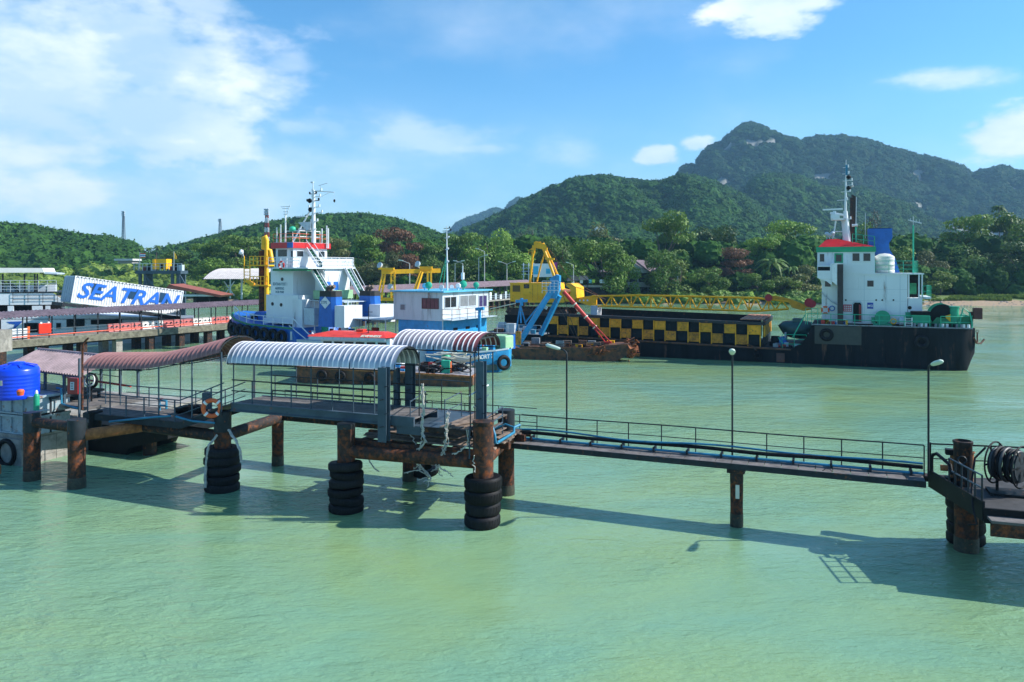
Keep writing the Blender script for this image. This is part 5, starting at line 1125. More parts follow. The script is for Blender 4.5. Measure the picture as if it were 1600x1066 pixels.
q = OFFS[ws.name]; text_obj('notice_lettering', 'MSD', .34, white, ws, (g.x(1355.6, Y1) - q.x, Y1 - .045 - q.y, g.z(1360, 479.8, Y1) - q.z), (R(90), 0, 0), .003, bold=.004)
def ringon(fr, gg, px, py, yl, r_, label, m=orange):
    x, z = fr.on(px, py, yl); w_ = fr.w(x, yl - .08, z); t = thing('life_ring', label, 'life ring', w_, 0, 'orange life rings'); t.rotation_euler = (0, 0, fr.a)
    MB().torus((0, 0, 0), (0, 1, 0), r_, r_ * .27, 24, 8).build('ring', m, t, 60)
    for k in range(4):
        a = k * math.pi / 2 + .78; p = Vector((r_ * math.cos(a), 0, r_ * math.sin(a))); d = Vector((-math.sin(a), 0, math.cos(a))) * r_ * .16; MB().cyl(p - d, p + d, r_ * .3, n=10).build('band', white, t, 40)
ringon(SF, g, 1289.5, 484.5, Y1, .34, 'orange life ring on the white bridge wall of the dark hopper ship')
g.put(MB().torus((g.x(1300, Y1), Y1 - .05, g.z(1300, 482, Y1)), (0, 1, 0), .24, .05, 18, 6), 'hose_coil', blue, smooth=60)
g.put(MB().cyl((g.x(1421.5, Y1), Y1 - .03, g.z(1421, 481, Y1)), (g.x(1421.5, Y1), Y1 + .01, g.z(1421, 481, Y1)), .18, n=14), 'porthole', blk)
g.tube('pipe', ltgrey, [(1284, 457, Y1 - .1), (1290, 464, Y1 - .1), (1300, 472, Y1 - .1), (1308, 476, Y1 - .1)], .06)
# wheelhouse top: mast, radar, exhaust, funnel, tank
m0 = g.p(1323, 378, 3.5); mt = g.p(1322, 262, 3.5)
b = MB(); b.cyl(m0, g.p(1321, 330, 3.5), .42, .2, 12).cyl(g.p(1321, 331, 3.5), mt, .12, .06, 8).cyl(mt, g.p(1322, 250, 3.5), .03, .02, 5); mast = g.put(b, 'mast', pwhite, smooth=40)
for py, l, dx in ((300, .5, 0), (290, .4, .3), (313, .55, -.3), (272, .35, 0), (283, .5, .2), (262, .3, 0), (343, .6, 0)):
    p = g.p(1321.5, py, 3.5); g.put(MB().cyl(p + Vector((-l + dx, 0, 0)), p + Vector((l + dx, 0, .05)), .035, n=6).cyl(p + Vector((l * .8 + dx, 0, 0)), p + Vector((l * .8 + dx, 0, .3)), .07, n=8), 'mast_light', pwhite, mast)
for py in (277, 294): p = g.p(1326, py, 3.5); g.put(MB().lathe([(0, -.25), (.22, -.1), (.26, 0), (.22, .12), (0, .25)], p, 12), 'signal_ball', blk, mast, smooth=60)
for px, c_ in ((1324.5, 'y'), (1320.5, 'b')): pass
g.put(MB().box(g.p(1321, 300, 3.4).x, g.p(1324.5, 300, 3.4).x, 3.35, 3.37, g.z(1322, 274, 3.4), g.z(1322, 258, 3.4)), 'flag', bluepipe, mast)
b = MB(); a = [g.p(1302, 372, 3), g.p(1306, 345, 3), g.p(1316, 345, 3.6), g.p(1318, 372, 3.6)]
b.tube([a[0], a[1]], .09, 6).tube([a[3], a[2]], .09, 6).beam(g.p(1300, 343, 3), g.p(1321, 343, 3.4), .8, .18).beam(g.p(1298, 333, 3), g.p(1318, 336, 3.4), .5, .2).cyl(g.p(1304, 343, 3), g.p(1304, 330, 3), .2, .16, 10).tube([g.p(1303, 362, 3), g.p(1318, 362, 3.5)], .05, 5).box(g.p(1305, 342, 3).x - .45, g.p(1305, 342, 3).x + .45, 2.7, 3.3, g.z(1305, 342, 3), g.z(1305, 335, 3)); g.put(b, 'radar_mast', pwhite)
b = MB(); b.beam(g.p(1285.5, 328, 3), g.p(1317, 326.5, 3), .12, .16); g.put(b, 'radar_scanner', white)
for k, (px, py) in enumerate(((1292, 366), (1296, 368), (1301, 365))): g.put(MB().lathe([(0, -.2), (.2, -.1), (.25, .05), (.15, .2), (0, .25)], g.p(px, py, 2.8), 12).cyl(g.p(px, py + 2, 2.8), g.p(px, 374, 2.8), .05, n=6), 'searchlight', ltgrey, smooth=50)
g.put(MB().cyl(g.p(1333, 378, 4.2), g.p(1333, 309, 4.2), .32, .32, 14).cyl(g.p(1333, 309, 4.2), g.p(1335, 306.5, 4.2), .3, .26, 14), 'exhaust_stack', mat('sooty_brown', (.03, .018, .016), .7, rust=.3), smooth=40)
g.tube('pipe', ltgrey, [(1337, 378, 4), (1338, 308, 4)], .05); g.tube('pipe', sgreen, [(1337.5, 378, 3.6), (1337, 353, 3.6)], .09); g.put(MB().cyl(g.p(1331, 352.5, 3.6), g.p(1340, 352, 3.6), .14, n=8), 'horn', pwhite)
rail(g, [(g.x(1332, Y1 + .4), Y1 + .4, zr + .35), (xw1, Y1 + .4, zr + .05), (xw1, Y1 + 6, zr + .05)], 1.0, sgreen, n=2, every=1.2)
g.tube('aerial', ltgrey, [(1352, 372, 4), (1352, 333, 4)], .03)
g.poly('funnel', blue, [(1356, 357.5), (1394, 357), (1394.5, 372), (1389, 380), (1390, 390), (1399, 404), (1406, 426), (1372, 427), (1368, 397), (1358, 397)], 4.0, 2.6)
g.put(MB().box(g.x(1357, 4) + .05, g.x(1393, 4) - .05, 4.2, 6.4, g.z(1375, 357.5, 4), g.z(1375, 356.3, 4)), 'funnel_top', blk)
g.put(MB().lathe([(0, 0), (.95, 0), (.95, .12), (.99, .14), (.95, .2), (.95, .7), (.99, .75), (.95, .8), (.95, 1.35), (.99, 1.38), (.95, 1.42), (.95, 1.68), (.5, 1.95), (0, 2.02)], (g.x(1382, 3), 3, zd2 + .05), 26), 'water_tank', mat('tank_white', (.68, .66, .62), .5, var=.08, grime=.2), smooth=40)
g.tube('aerial_pole', sgreen, [(1427, 427, 3), (1427, 352, 3)], .09); g.tube('aerial', ltgrey, [(1419, 344, 3), (1440, 349, 3)], .06); g.tube('aerial', ltgrey, [(1427, 352, 3), (1427, 338, 3)], .03)
for px in (1422, 1431, 1436): g.tube('aerial', ltgrey, [(px, 348 if px > 1425 else 346, 3), (px + 1, 341 if px < 1425 else 343, 3)], .03)
# deck gear at the bow end
rail(g, [(XA - .4, .12, DK), (g.x(1453, .1), .12, DK)], 1.15, sgreen, n=2, every=2.2, r=.035)
rail(g, [(g.x(1470, .1), .12, DK), (XB - 1.2, .12, DK), (XB + .1, 1.2, DK)], 1.15, sgreen, n=2, every=1.6, r=.035)
def winch(px, y, r_, w_, name='winch', m=green):
    x = g.x(px, y); b = MB(); b.cyl((x, y, DK + r_ + .15), (x, y + w_, DK + r_ + .15), r_ * .72, n=18); 
    for yy in (y - .06, y + w_): b.cyl((x, yy, DK + r_ + .15), (x, yy + .06, DK + r_ + .15), r_, n=24)
    b.box(x - r_ * 1.2, x + r_ * 1.2, y, y + w_, DK, DK + .28).box(x - r_ * 1.4, x - r_ * .9, y + .1, y + w_, DK + .28, DK + .28 + r_ * .8); o = g.put(b, name, m, smooth=30)
    for k in range(5): g.put(MB().torus((x, y + w_ * (k + .5) / 5, DK + r_ + .15), (0, 1, 0), r_ * .78, .06, 20, 6), 'cable_turn', blk, o, smooth=60)
winch(1379, .9, .72, 1.2); winch(1389, 2.6, .5, .8)
g.put(MB().torus((g.x(1396, .9), .8, DK + .5), (0, 1, 0), .25, .06, 14, 6), 'handwheel', yellow, smooth=60)
g.box('generator_box', green, 1425, 1453, 489, 508, .5, 1.6, bevel=.04); g.box('generator_lid', blk, 1424, 1454, 487, 492.5, .42, 1.76); g.box('green_locker', green, 1415, 1425, 488, 500, 1.4, 1.2)
g.put(MB().cyl((g.x(1405, .9), .9, DK + .5), (g.x(1412, .9), .9, DK + .5), .42, n=16), 'motor', ltgrey, smooth=40)
for px in (1414.5, 1425.0): g.put(MB().box(g.x(px, .2) - .05, g.x(px, .2) + .05, .2, .3, DK, DK + .95), 'ladder_side', white)
for k in range(4): g.put(MB().box(g.x(1414.5, .2), g.x(1425, .2), .2, .3, DK + .15 + .22 * k, DK + .2 + .22 * k), 'ladder_rung', white)
x = g.x(1472, 1.2); b = MB(); b.lathe([(1.15, -.08), (1.15, .0), (0, .02)], (x, 1.1, DK + 1.2), 32, (0, -1, 0)); g.put(b, 'reel_flange', green, smooth=40)
b = MB(); n_ = 14
for k in range(n_):
    pass
b.lathe([(1.1, 0), (1.1, .02), (0, .02)], (x, 1.02, DK + 1.2), 32, (0, -1, 0)); g.put(b, 'reel_disc', blk)
b = MB(); pts = [(x + 1.08 * math.cos(a), DK + 1.2 + 1.08 * math.sin(a)) for a in [R(-62 + 11 * k) for k in range(8)]]; b.prism([(x + .25, DK + 1.15)] + pts, 'xz', .95, .99); g.put(b, 'yellow_sector', yellow)
b = MB(); b.cyl((x, 1.1, DK + 1.2), (x, 3.2, DK + 1.2), .8, n=24); b.cyl((x, 3.2, DK + 1.2), (x, 3.3, DK + 1.2), 1.15, n=28).box(x - 1.2, x + 1.2, 1.2, 3.2, DK, DK + .4); g.put(b, 'reel_drum', green, smooth=40)
b = MB(); pts = [(x - 1.25, DK), (x - .5, DK + 1.0), (x + .3, DK + .95), (x + 1.2, DK + .05)]; b.prism(pts, 'xz', .86, .93); g.put(b, 'reel_support', ygreen)
b = MB(); b.cyl((g.x(1491, 1), 1.2, DK), (g.x(1491, 1), 1.2, DK + 2.0), .42, n=18).cyl((g.x(1491, 1), 1.2, DK + 2.0), (g.x(1491, 1), 1.2, DK + 2.12), .5, n=18); g.put(b, 'capstan', green, smooth=40)
b = MB(); x0_, x1_ = g.x(1499, .8), g.x(1519, .8)
b.tube([(x0_, .8, DK), (x0_ + .1, .8, DK + 1.0), ((x0_ + x1_) / 2 - .2, .9, DK + 2.0), (x1_ - .2, .9, DK + 1.5), (x1_, .9, DK + .6), (x1_, .9, DK)], .08, 6).tube([(x0_, 3.8, DK), ((x0_ + x1_) / 2 - .2, 3.6, DK + 2.0), (x1_, 3.6, DK + .6), (x1_, 3.6, DK)], .08, 6)
for k in range(5): b.beam((x0_ + .35 * k + .1, .9, DK + 1.2), (x0_ + .35 * k + .1, 3.6, DK + 1.2), .06)
g.put(b, 'anchor_windlass_frame', sgreen, smooth=40); g.put(MB().cyl(((x0_ + x1_) / 2, 1.2, DK + .7), ((x0_ + x1_) / 2, 3, DK + .7), .55, n=18), 'windlass_drum', ygreen, smooth=40)
for k in range(9): x = g.x(1418 + 11 * k, .35); g.put(MB().cyl((x, .4, DK), (x, .4, DK + .4), .13, n=10).cyl((x + .4, .4, DK), (x + .4, .4, DK + .4), .13, n=10), 'bollard', [blk, deckgrey, white][k % 3], smooth=40)
xb = XB + .2; g.put(MB().box(xb, xb + .75, .9, 1.7, DK + .9, DK + 2.0).box(xb - .3, xb, 1.2, 1.4, DK + .2, DK + 1.6), 'hawse_box', mat('brown_red', (.09, .025, .02), .6, rust=.3))
an = XB + .55
b = MB(); b.cyl((an, 1.2, DK - .4), (an, 1.2, DK - 1.5), .07, n=8).tube([(an - .35, .7, DK - .9), (an - .1, 1.0, DK - 1.45), (an + .3, 1.3, DK - 1.5), (an + .65, 1.6, DK - 1.1)], .09, 6).torus((an, 1.2, DK - .3), (0, 1, 0), .12, .03, 12, 6); g.put(b, 'anchor', hullrust, smooth=40)
for k in range(14): px = rnd.uniform(1285, 1325); x = g.x(px, .7); s_ = rnd.uniform(.1, .22); g.put(MB().box(x - s_, x + s_, .5, .9, DK, DK + s_ * 3), 'deck_gear', [redm, blue, yellow, white, blk, hullrust][k % 6], bevel=.02)
fender(g, g.x(1291.5, 0), -.22, g.z(1291, 523, 0), .68); fender(g, g.x(1440, 0), -.22, g.z(1440, 534, 0), .68); fender(g, g.x(1184, 0), -.22, g.z(1184, 555, 0), .52)
b = MB(); b.tube([(g.x(1184, 0), -.15, g.z(1184, 550, 0)), (g.x(1176, 0), -.12, g.z(1176, 541, 0)), (g.x(1168, 0), -.05, g.z(1168, 538, 0))], .07, 6); g.put(b, 'fender_chain', hullrust)
g.put(MB().box(g.x(1213, 0), g.x(1226, 0), -.04, 0, g.z(1220, 566, 0), g.z(1220, 552, 0)), 'worn_patch', mat('pinkish_rust', (.12, .055, .045), .8, rust=.4))
# ---------------------------------------------------------------- crane on its barge, with the lattice boom laid down
cb_ = FT(SF, -47, 8, 0, 'crane_barge', 'grey deck barge that carries the yellow crane behind the blue A frame', 'barge'); gc = G(SF, cb_)
cx0, cx1 = g.x(768, 3.2), g.x(906, 3.2)
gc.put(MB().loft([[(x, 1.5 if k in (1, 2) else 2.2, 1.9), (x, 1.5, -1 if k in (1, 2) else .9), (x, 12, -1 if k in (1, 2) else .9), (x, 12, 1.9)] for k, x in enumerate((cx0 - 1, cx0, XL - 1.2, XL - .7))]), 'hull', hullblk)
gc.put(MB().box(cx0, XL - 1, 1.6, 12, 1.9, 1.96), 'deck', deckgrey)
for k in range(40):
    x = rnd.uniform(cx0 + .5, XL - 2); y = rnd.uniform(2, 6); s_ = rnd.uniform(.2, .7); gc.put(MB().box(x - s_, x + s_ * rnd.uniform(.4, 1), y, y + s_, 1.96, 1.96 + s_ * rnd.uniform(.6, 2)), 'deck_gear', [deckgrey, ltgrey, hullrust, blk, blk, pgreen, bluepipe][k % 7], bevel=.03)
rail(gc, [(cx0, 1.7, 1.96), (XL - 1.2, 1.7, 1.96)], 1.1, ltgrey, n=2, every=1.5)
cr = FT(SF, g.x(850, 7), 7, 1.96, 'crawler_crane', 'yellow crawler crane with its long lattice boom laid flat to the right', 'crane'); g = G(SF, cr)
YC = 6.2
zt_ = g.z(850, 482, YC)
g.put(MB().box(g.x(790, YC), g.x(905, YC), YC - .3, YC + 5, 1.96, zt_ - .9), 'pedestal', blk)
for y in (YC - .5, YC + 3.6):
    xa_, xb_ = g.x(792, YC), g.x(888, YC); b = MB(); b.prism([(xa_ + .4, zt_ - .9), (xb_ - .4, zt_ - .9), (xb_, zt_ - .5), (xb_ - .3, zt_ - .02), (xa_ + .3, zt_ - .02), (xa_, zt_ - .5)], 'xz', y, y + .8); tr_ = g.put(b, 'track', mat('track_brown', (.035, .022, .018), .7, rust=.4))
    for k in range(18): xx = xa_ + .3 + (xb_ - xa_ - .6) * k / 17; g.put(MB().box(xx - .12, xx + .12, y - .04, y + .84, zt_ - .04, zt_ + .02), 'track_shoe', blk, tr_)
hs_ = g.poly('machinery_house', yellow, [(797, 471), (797, 442), (868, 442), (869, 452), (888, 456), (888, 468), (880, 473), (830, 473)], YC, 3.4)
g.put(MB().box(g.x(797, YC) - .05, g.x(869, YC), YC - .06, YC, g.z(833, 443, YC) - .06, g.z(833, 443, YC) + .08), 'roof_edge', yellow)
g.win(801, 813, 446, 456, YC - .02, yellow, name='grille', gm=mat('grille_dark', (.15, .08, .01), .6)); g.win(819.5, 826, 445, 450, YC - .02, panelK)
for k in range(5): xx = g.x(832 + 8 * k, YC); g.put(MB().box(xx, xx + .04, YC - .03, YC, g.z(840, 470, YC), g.z(840, 445, YC)), 'door_seam', panelO)
rail(g, [(g.x(800, YC), YC - .25, g.z(833, 471, YC)), (g.x(868, YC), YC - .25, g.z(833, 471, YC))], .8, yellow, n=2, every=1.2, r=.025)
g.poly('counterweight', yellow, [(884, 471), (884, 463), (891, 460), (891, 452), (884, 446), (884, 443), (892, 443), (900, 449), (901, 466), (894, 471)], YC, 3.2)
for y in (YC + .3, YC + 2.8):
    g.tube('gantry_leg', yellow, [(828, 442, y), (832, 402, y), (836, 384, y)], .17, 8); g.tube('gantry_leg', yellow, [(869, 440, y), (856, 405, y), (846, 381, y)], .19, 8); g.tube('gantry_brace', yellow, [(839, 440, y), (846, 411, y), (851, 397, y)], .11, 6)
g.tube('gantry_leg', yellow, [(874, 436, YC + 1.4), (862, 408, YC + 1.4), (849, 380, YC + 1.4)], .13, 6)
a, c_ = g.p(840, 381, YC + .2), g.p(840, 381, YC + 3); g.put(MB().beam(a, c_, .9, .5).beam(g.p(832, 385, YC + .3), g.p(855, 389, YC + .3), .2, .3).beam(g.p(852, 404, YC + .2), g.p(866, 405, YC + .2), .2, .25), 'gantry_head', yellow)
for k in range(4): g.put(MB().cyl(g.p(838 + 4 * k, 381 + 1.5 * k, YC + .1), g.p(838 + 4 * k, 381 + 1.5 * k, YC + .25), .34, n=14), 'sheave', yellow, smooth=30)
for k in range(3): g.tube('gantry_ladder', yellow, [(829 + k, 390, YC + .3), (836, 384 + 3 * k, YC + .3)], .05)
rail(g, [g.p(826, 398, YC + .4), g.p(836, 396, YC + .4)], .6, yellow, n=2, every=.5, r=.025)
# boom
def zy(px, py): return g.z(px, py, YC + .8)
bm_ = FT(SF, g.x(1080, 7), 7, 5.5, 'crane_boom', 'long yellow lattice boom lying along the hopper, with red sheaves at its tip', 'crane boom')
gb2 = G(SF, bm_); g = gb2
ys = (YC + .8, YC + 2.4); TP = [(925, 463), (1000, 461.5), (1180, 465.5), (1232, 471)]; BT = [(925, 478), (1000, 480), (1180, 486.5), (1232, 483)]
def ip(L_, px):
    for (a, ya), (b_, yb) in zip(L_, L_[1:]):
        if px <= b_: return ya + (yb - ya) * (px - a) / (b_ - a)
    return L_[-1][1]
for y in ys:
    for L_ in (TP, BT): g.put(MB().tube([g.p(px, ip(L_, px), y) for px in (925, 950, 975, 1000, 1040, 1080, 1120, 1160, 1180, 1205, 1232)], .13, 6), 'chord', yellow, smooth=50)
nb = 30
for i in range(nb):
    pa = 925 + (1232 - 925) * i / nb; pb = 925 + (1232 - 925) * (i + 1) / nb; up = i % 2
    for y in ys: g.put(MB().tube([g.p(pa, ip(TP if up else BT, pa), y), g.p(pb, ip(BT if up else TP, pb), y)], .085, 5), 'lacing', yellow)
    for L_ in (TP, BT): g.put(MB().tube([g.p(pa, ip(L_, pa), ys[0]), g.p(pb, ip(L_, pb), ys[1])] if up else [g.p(pa, ip(L_, pa), ys[1]), g.p(pb, ip(L_, pb), ys[0])], .07, 5), 'lacing', panelY)
    if i % 3 == 0: g.put(MB().tube([g.p(pa, ip(TP, pa), ys[0]), g.p(pa, ip(BT, pa), ys[0])], .085, 5), 'lacing', yellow)
g.poly('boom_foot', yellow, [(899, 466), (925, 462), (932, 462), (932, 479), (925, 479), (899, 471)], ys[0], .25); g.poly('boom_foot', yellow, [(899, 466), (925, 462), (932, 462), (932, 479), (925, 479), (899, 471)], ys[1] - .2, .25)
for px in (906, 912, 918): g.put(MB().cyl(g.p(px, 469.5, ys[0] - .01), g.p(px, 469.5, ys[0] - .03), .12, n=10), 'lightening_hole', white)
for y in (ys[0] - .1, ys[1]): g.poly('tip_plate', panelY, [(1196, 464), (1212, 462), (1234, 467), (1255, 475), (1270, 479), (1268, 484), (1256, 486), (1238, 481), (1232, 473), (1208, 468)], y, .12)
for px, py, r_ in ((1201, 465.5, .42), (1264, 473, .5), (1269, 475, .42)): g.put(MB().cyl(g.p(px, py, ys[0] - .3), g.p(px, py, ys[1] + .2), r_, n=16), 'red_sheave', mat('sheave_red', (.45, .02, .03), .5), smooth=30)
g.put(MB().tube([g.p(851, 383, YC + 1), g.p(920, 440, YC + 1), g.p(1000, 462, YC + 1)], .03, 5), 'pendant_wire', blk); g.put(MB().tube([g.p(855, 385, YC + 2), g.p(890, 435, YC + 2), g.p(946, 468, YC + 2)], .03, 5), 'pendant_wire', hullrust)
g.put(MB().box(g.x(921, YC), g.x(931, YC), YC + .5, YC + 2.5, 3.0, g.z(926, 478, YC)), 'boom_rest', bwhite)
# ---------------------------------------------------------------- rusty grab barge with blue A frame
ro = PW(985, 566); RB = Frame(ro.x, ro.y, R(-13)); rb = FT(RB, -6, 1, 0, 'work_barge', 'narrow dark rusty barge before the hopper, with a ragged rust clump at one end', 'barge'); g = G(RB, rb)
xl = g.x(812, 0)
zA, zB = g.z(812, 545, 0), g.z(985, 539, 0)
def rbr(x, z1, zk, w0, w1): return [(x, w0, z1), (x, w0 + .1, zk), (x, w1 - .1, zk), (x, w1, z1)]
g.put(MB().loft([rbr(xl - 1.2, zA + .1, .7, .6, 2.9), rbr(xl, zA, -.6, 0, 3.4), rbr(-5, zA + .2, -.6, 0, 3.4), rbr(-2.6, zB - .1, -.5, 0, 3.4), rbr(-1.2, zB, .2, .2, 3.2), rbr(0, zB + .05, 1.0, .6, 2.8)]), 'hull', hullrust, smooth=20)
g.put(MB().box(xl, -1.5, -.06, .05, zA + .1, zA + .28), 'gunwale', hullrust)
b = MB(); rr_ = random.Random(4)
for k in range(60):
    a = Vector((rr_.gauss(0, .45), rr_.gauss(0, .5), rr_.gauss(0, .5))); d = Vector((rr_.gauss(0, 1), rr_.gauss(0, 1), rr_.gauss(0, 1))).normalized() * rr_.uniform(.3, .75); c0 = Vector((-.1, 1.0, 1.15)) + a; b.beam(c0 - d / 2, c0 + d / 2, rr_.uniform(.15, .5), .06)
b.lathe([(0, -.7), (.6, -.5), (.85, 0), (.6, .55), (0, .7)], (-.1, 1.2, 1.1), 9, (.9, .2, .2)); g.put(b, 'rust_clump', mat('scaly_rust', (.24, .075, .025), .85, var=.55, scale=3, bump=.9, grime=.3))
b = MB()
for k in range(30):
    a = Vector((rr_.gauss(0, .6), rr_.gauss(0, .12), rr_.gauss(0, .3))); d = Vector((rr_.gauss(0, 1), rr_.gauss(0, .3), rr_.gauss(0, .4))).normalized() * rr_.uniform(.3, .8); c0 = Vector((g.x(935, 0), -.05, g.z(935, 549, 0))) + a; b.beam(c0 - d / 2, c0 + d / 2, rr_.uniform(.1, .35), .05)
g.put(b, 'rust_scale', mat('scaly_rust', (0, 0, 0)))
for k in range(34):
    x = rr_.uniform(xl + .4, -2); s_ = rr_.uniform(.12, .4); y = rr_.uniform(.2, 2.6); z = zA + .2; g.put(MB().box(x - s_ * 1.5, x + s_, y, y + s_, z, z + s_ * rr_.uniform(.8, 2.2)), 'deck_gear', [hullrust, blk, yellow, hullrust, deckgrey, plank][k % 6], bevel=.03)
for k in range(9): g.put(MB().tube([(rr_.uniform(xl, -8), rr_.uniform(.3, 2), zA + .4), (rr_.uniform(-8, -3), rr_.uniform(.3, 2), zA + rr_.uniform(.3, .7))], .05, 5), 'pole', [hullrust, plank, blk][k % 3])
af = FT(RB, g.x(830, .5), .5, zA, 'a_frame', 'tall bright blue leaning A frame with a caged head, on the rusty barge', 'crane frame'); g = G(RB, af)
for (p0, p1, w_) in (((808, 541, .4), (866, 447, 1.6), .52), ((845, 523, 3.2), (874, 462, 2.2), .42), ((820, 505, 2.6), (858, 458, 2.2), .14), ((826, 509, 2.8), (862, 462, 2.4), .14)): g.put(MB().beam(g.p(*p0), g.p(*p1), w_, w_ * 1.1), 'leg', blue2)
g.poly('head', blue2, [(857, 466), (855, 449), (862, 441), (858, 436), (869, 429), (874, 431), (873, 455), (868, 467)], 1.4, 1.2)
rail(g, [g.p(847, 452, .9), g.p(872, 452, .9)], .9, ltgrey, n=3, every=.5, r=.03, name='cage'); rail(g, [g.p(847, 458, .9), g.p(872, 458, .9)], .3, ltgrey, n=1, every=.5, r=.03, name='cage')
for k in range(9): u = k / 8; p = g.p(812, 538, .2).lerp(g.p(851, 470, 1.2), u); g.put(MB().beam(p + Vector((-.35, 0, 0)), p + Vector((.1, 0, .02)), .04), 'rung', ltgrey)
g.put(MB().tube([g.p(808, 537, .2), g.p(848, 468, 1.2)], .05, 5), 'ladder_side', ltgrey); g.put(MB().box(g.x(806, .1), g.x(814, .1), .0, .3, zA + .4, zA + 1.9), 'rusted_plate', panelO)
g.put(MB().beam(g.p(848, 478, 1.8), g.p(855, 482, 1.8), .5, .3).beam(g.p(845, 476, 1.8), g.p(850, 470, 1.8), .2, .15), 'floodlight', ltgrey)
pk = FT(RB, g.x(820, 1), 1, zA, 'frame_mast', 'light blue narrow frame mast with a cross head, left of the blue A frame', 'mast'); g = G(RB, pk)
for q in (((806, 520, 1), (813, 477, 1)), ((822, 508, 1.6), (813, 477, 1.2)), ((813, 477, 1), (814, 505, .6))): g.put(MB().tube([g.p(*q[0]), g.p(*q[1])], .09, 6), 'strut', blue2)
g.put(MB().beam(g.p(806, 471, 1), g.p(824, 470, 1), .35, .3).cyl(g.p(815, 478, 1), g.p(815, 466, 1), .18, n=8), 'head', blue2); g.put(MB().tube([g.p(806, 474, 1), g.p(765, 483, 1.0)], .06, 6), 'boom_pole', cream)
rd = FT(RB, g.x(915, 1), 1, zA, 'red_strut', 'red tapering strut slanting down to the rust clump end of the barge', 'strut'); g = G(RB, rd)
p0, p1 = g.p(881, 456, 1.6), g.p(950, 535, 1.0)
g.put(MB().cyl(p0, p0.lerp(p1, .75), .22, .2, 10), 'tube', redm, smooth=40); g.put(MB().beam(p0.lerp(p1, .65) + Vector((.1, -.2, .1)), p1 + Vector((.35, -.3, 0)), .12).beam(p0.lerp(p1, .65) + Vector((-.1, .3, -.1)), p1 + Vector((-.35, .3, 0)), .12).beam(p1 + Vector((-.4, 0, 0)), p1 + Vector((.4, 0, 0)), .3, .2), 'fork', redm)
for u in (.25, .5, .7): q = p0.lerp(p1, u); g.put(MB().cyl(q - Vector((.03, 0, -.03)), q + Vector((.06, 0, -.07)), .27, n=10), 'collar', cream)
g.put(MB().tube([g.p(874, 440, 1.6), g.p(910, 452, 1.2), g.p(946, 468, 3)], .03, 5).tube([g.p(874, 442, 1.6), g.p(892, 500, 1), g.p(905, 533, 1)], .03, 5).tube([g.p(868, 468, 1.6), g.p(900, 530, .6)], .025, 5), 'wire', hullrust)
# ---------------------------------------------------------------- blue workboat with the white house
WF = Frame(-6.7, 74.0, R(-30)); wbt = FT(WF, -6, 4.2, 0, 'workboat', 'blue workboat with a white two storey house and a light blue roof', 'boat'); g = G(WF, wbt)
def hr_(x, y0, y1, zt2, zk): ym = (y0 + y1) / 2; return [(x, y0, zt2), (x, y0 + .1, .9), (x, y0 + (ym - y0) * .25, zk), (x, y1 - (y1 - ym) * .25, zk), (x, y1 - .1, .9), (x, y1, zt2)]
hs2 = [(-17, 1.2, 7.2, 1.7, .3), (-16, .3, 8.1, 1.6, -.6), (-8, -.15, 8.5, 1.5, -1), (-1, 0, 8.4, 1.6, -1), (1.5, .5, 7.9, 1.8, -.9), (3.2, 1.5, 6.9, 1.95, -.6), (4.4, 2.7, 5.7, 2.05, -.1), (5.1, 3.9, 4.5, 2.15, .5)]
g.put(MB().loft([hr_(*h) for h in hs2]), 'hull', blue2, smooth=25)
# dark lower hull: slightly proud shell
g.put(MB().loft([[(x, y0 - .02, .75), (x, y0 + .08, .2), (x, y1 - .08, .2), (x, y1 + .02, .75)] for x, y0, y1, _, _ in hs2[2:-1]]), 'boot_topping', mat('grey_green_hull', (.10, .15, .15), .6, var=.3, rust=.2), smooth=25)
g.put(MB().loft([[(x, y0 - .07, z - .02), (x, y0 + .1, z - .02), (x, y0 + .1, z + .14), (x, y0 - .07, z + .14)] for x, y0, y1, z, _ in hs2[1:]]), 'gunwale', ltgrey)
g.put(MB().loft([[(x, y1 - .1, z - .02), (x, y1 + .07, z - .02), (x, y1 + .07, z + .14), (x, y1 - .1, z + .14)] for x, y0, y1, z, _ in hs2[1:]]), 'gunwale', ltgrey)
g.put(MB().loft([[(x, y0 + .12, z + .0), (x, y1 - .12, z + .0), (x, y1 - .12, z + .05), (x, y0 + .12, z + .05)] for x, y0, y1, z, _ in hs2[1:-1]]), 'deck', ygreen)
q = OFFS[wbt.name]; a_ = Vector((2.0, .62, 1.30)); d_ = Vector((5.2, 3.22, 1.75)) - a_
ang = math.atan2(d_.y, d_.x)
text_on_path('boat_name', 'SEATRANPORT 7', .55, white, wbt, [(1.5, .42), (3.2, 1.42), (4.4, 2.62), (5.1, 3.8)], 1.18, .07, .82, .02, .06)
text_on_path('home_port', 'SAMUI', .40, mat('port_lettering', (.75, .45, .42), .5), wbt, [(1.9, .68), (3.2, 1.46), (4.4, 2.66), (5.1, 3.8)], .62, .05, 1.0, .02, .03)
fender(g, 5.1, 3.0, .95, .75, (.8, -.5, .1)); fender(g, 1.1, -.1, .9, .7, (.2, -1, 0)); fender(g, -3, -.35, .8, .6)
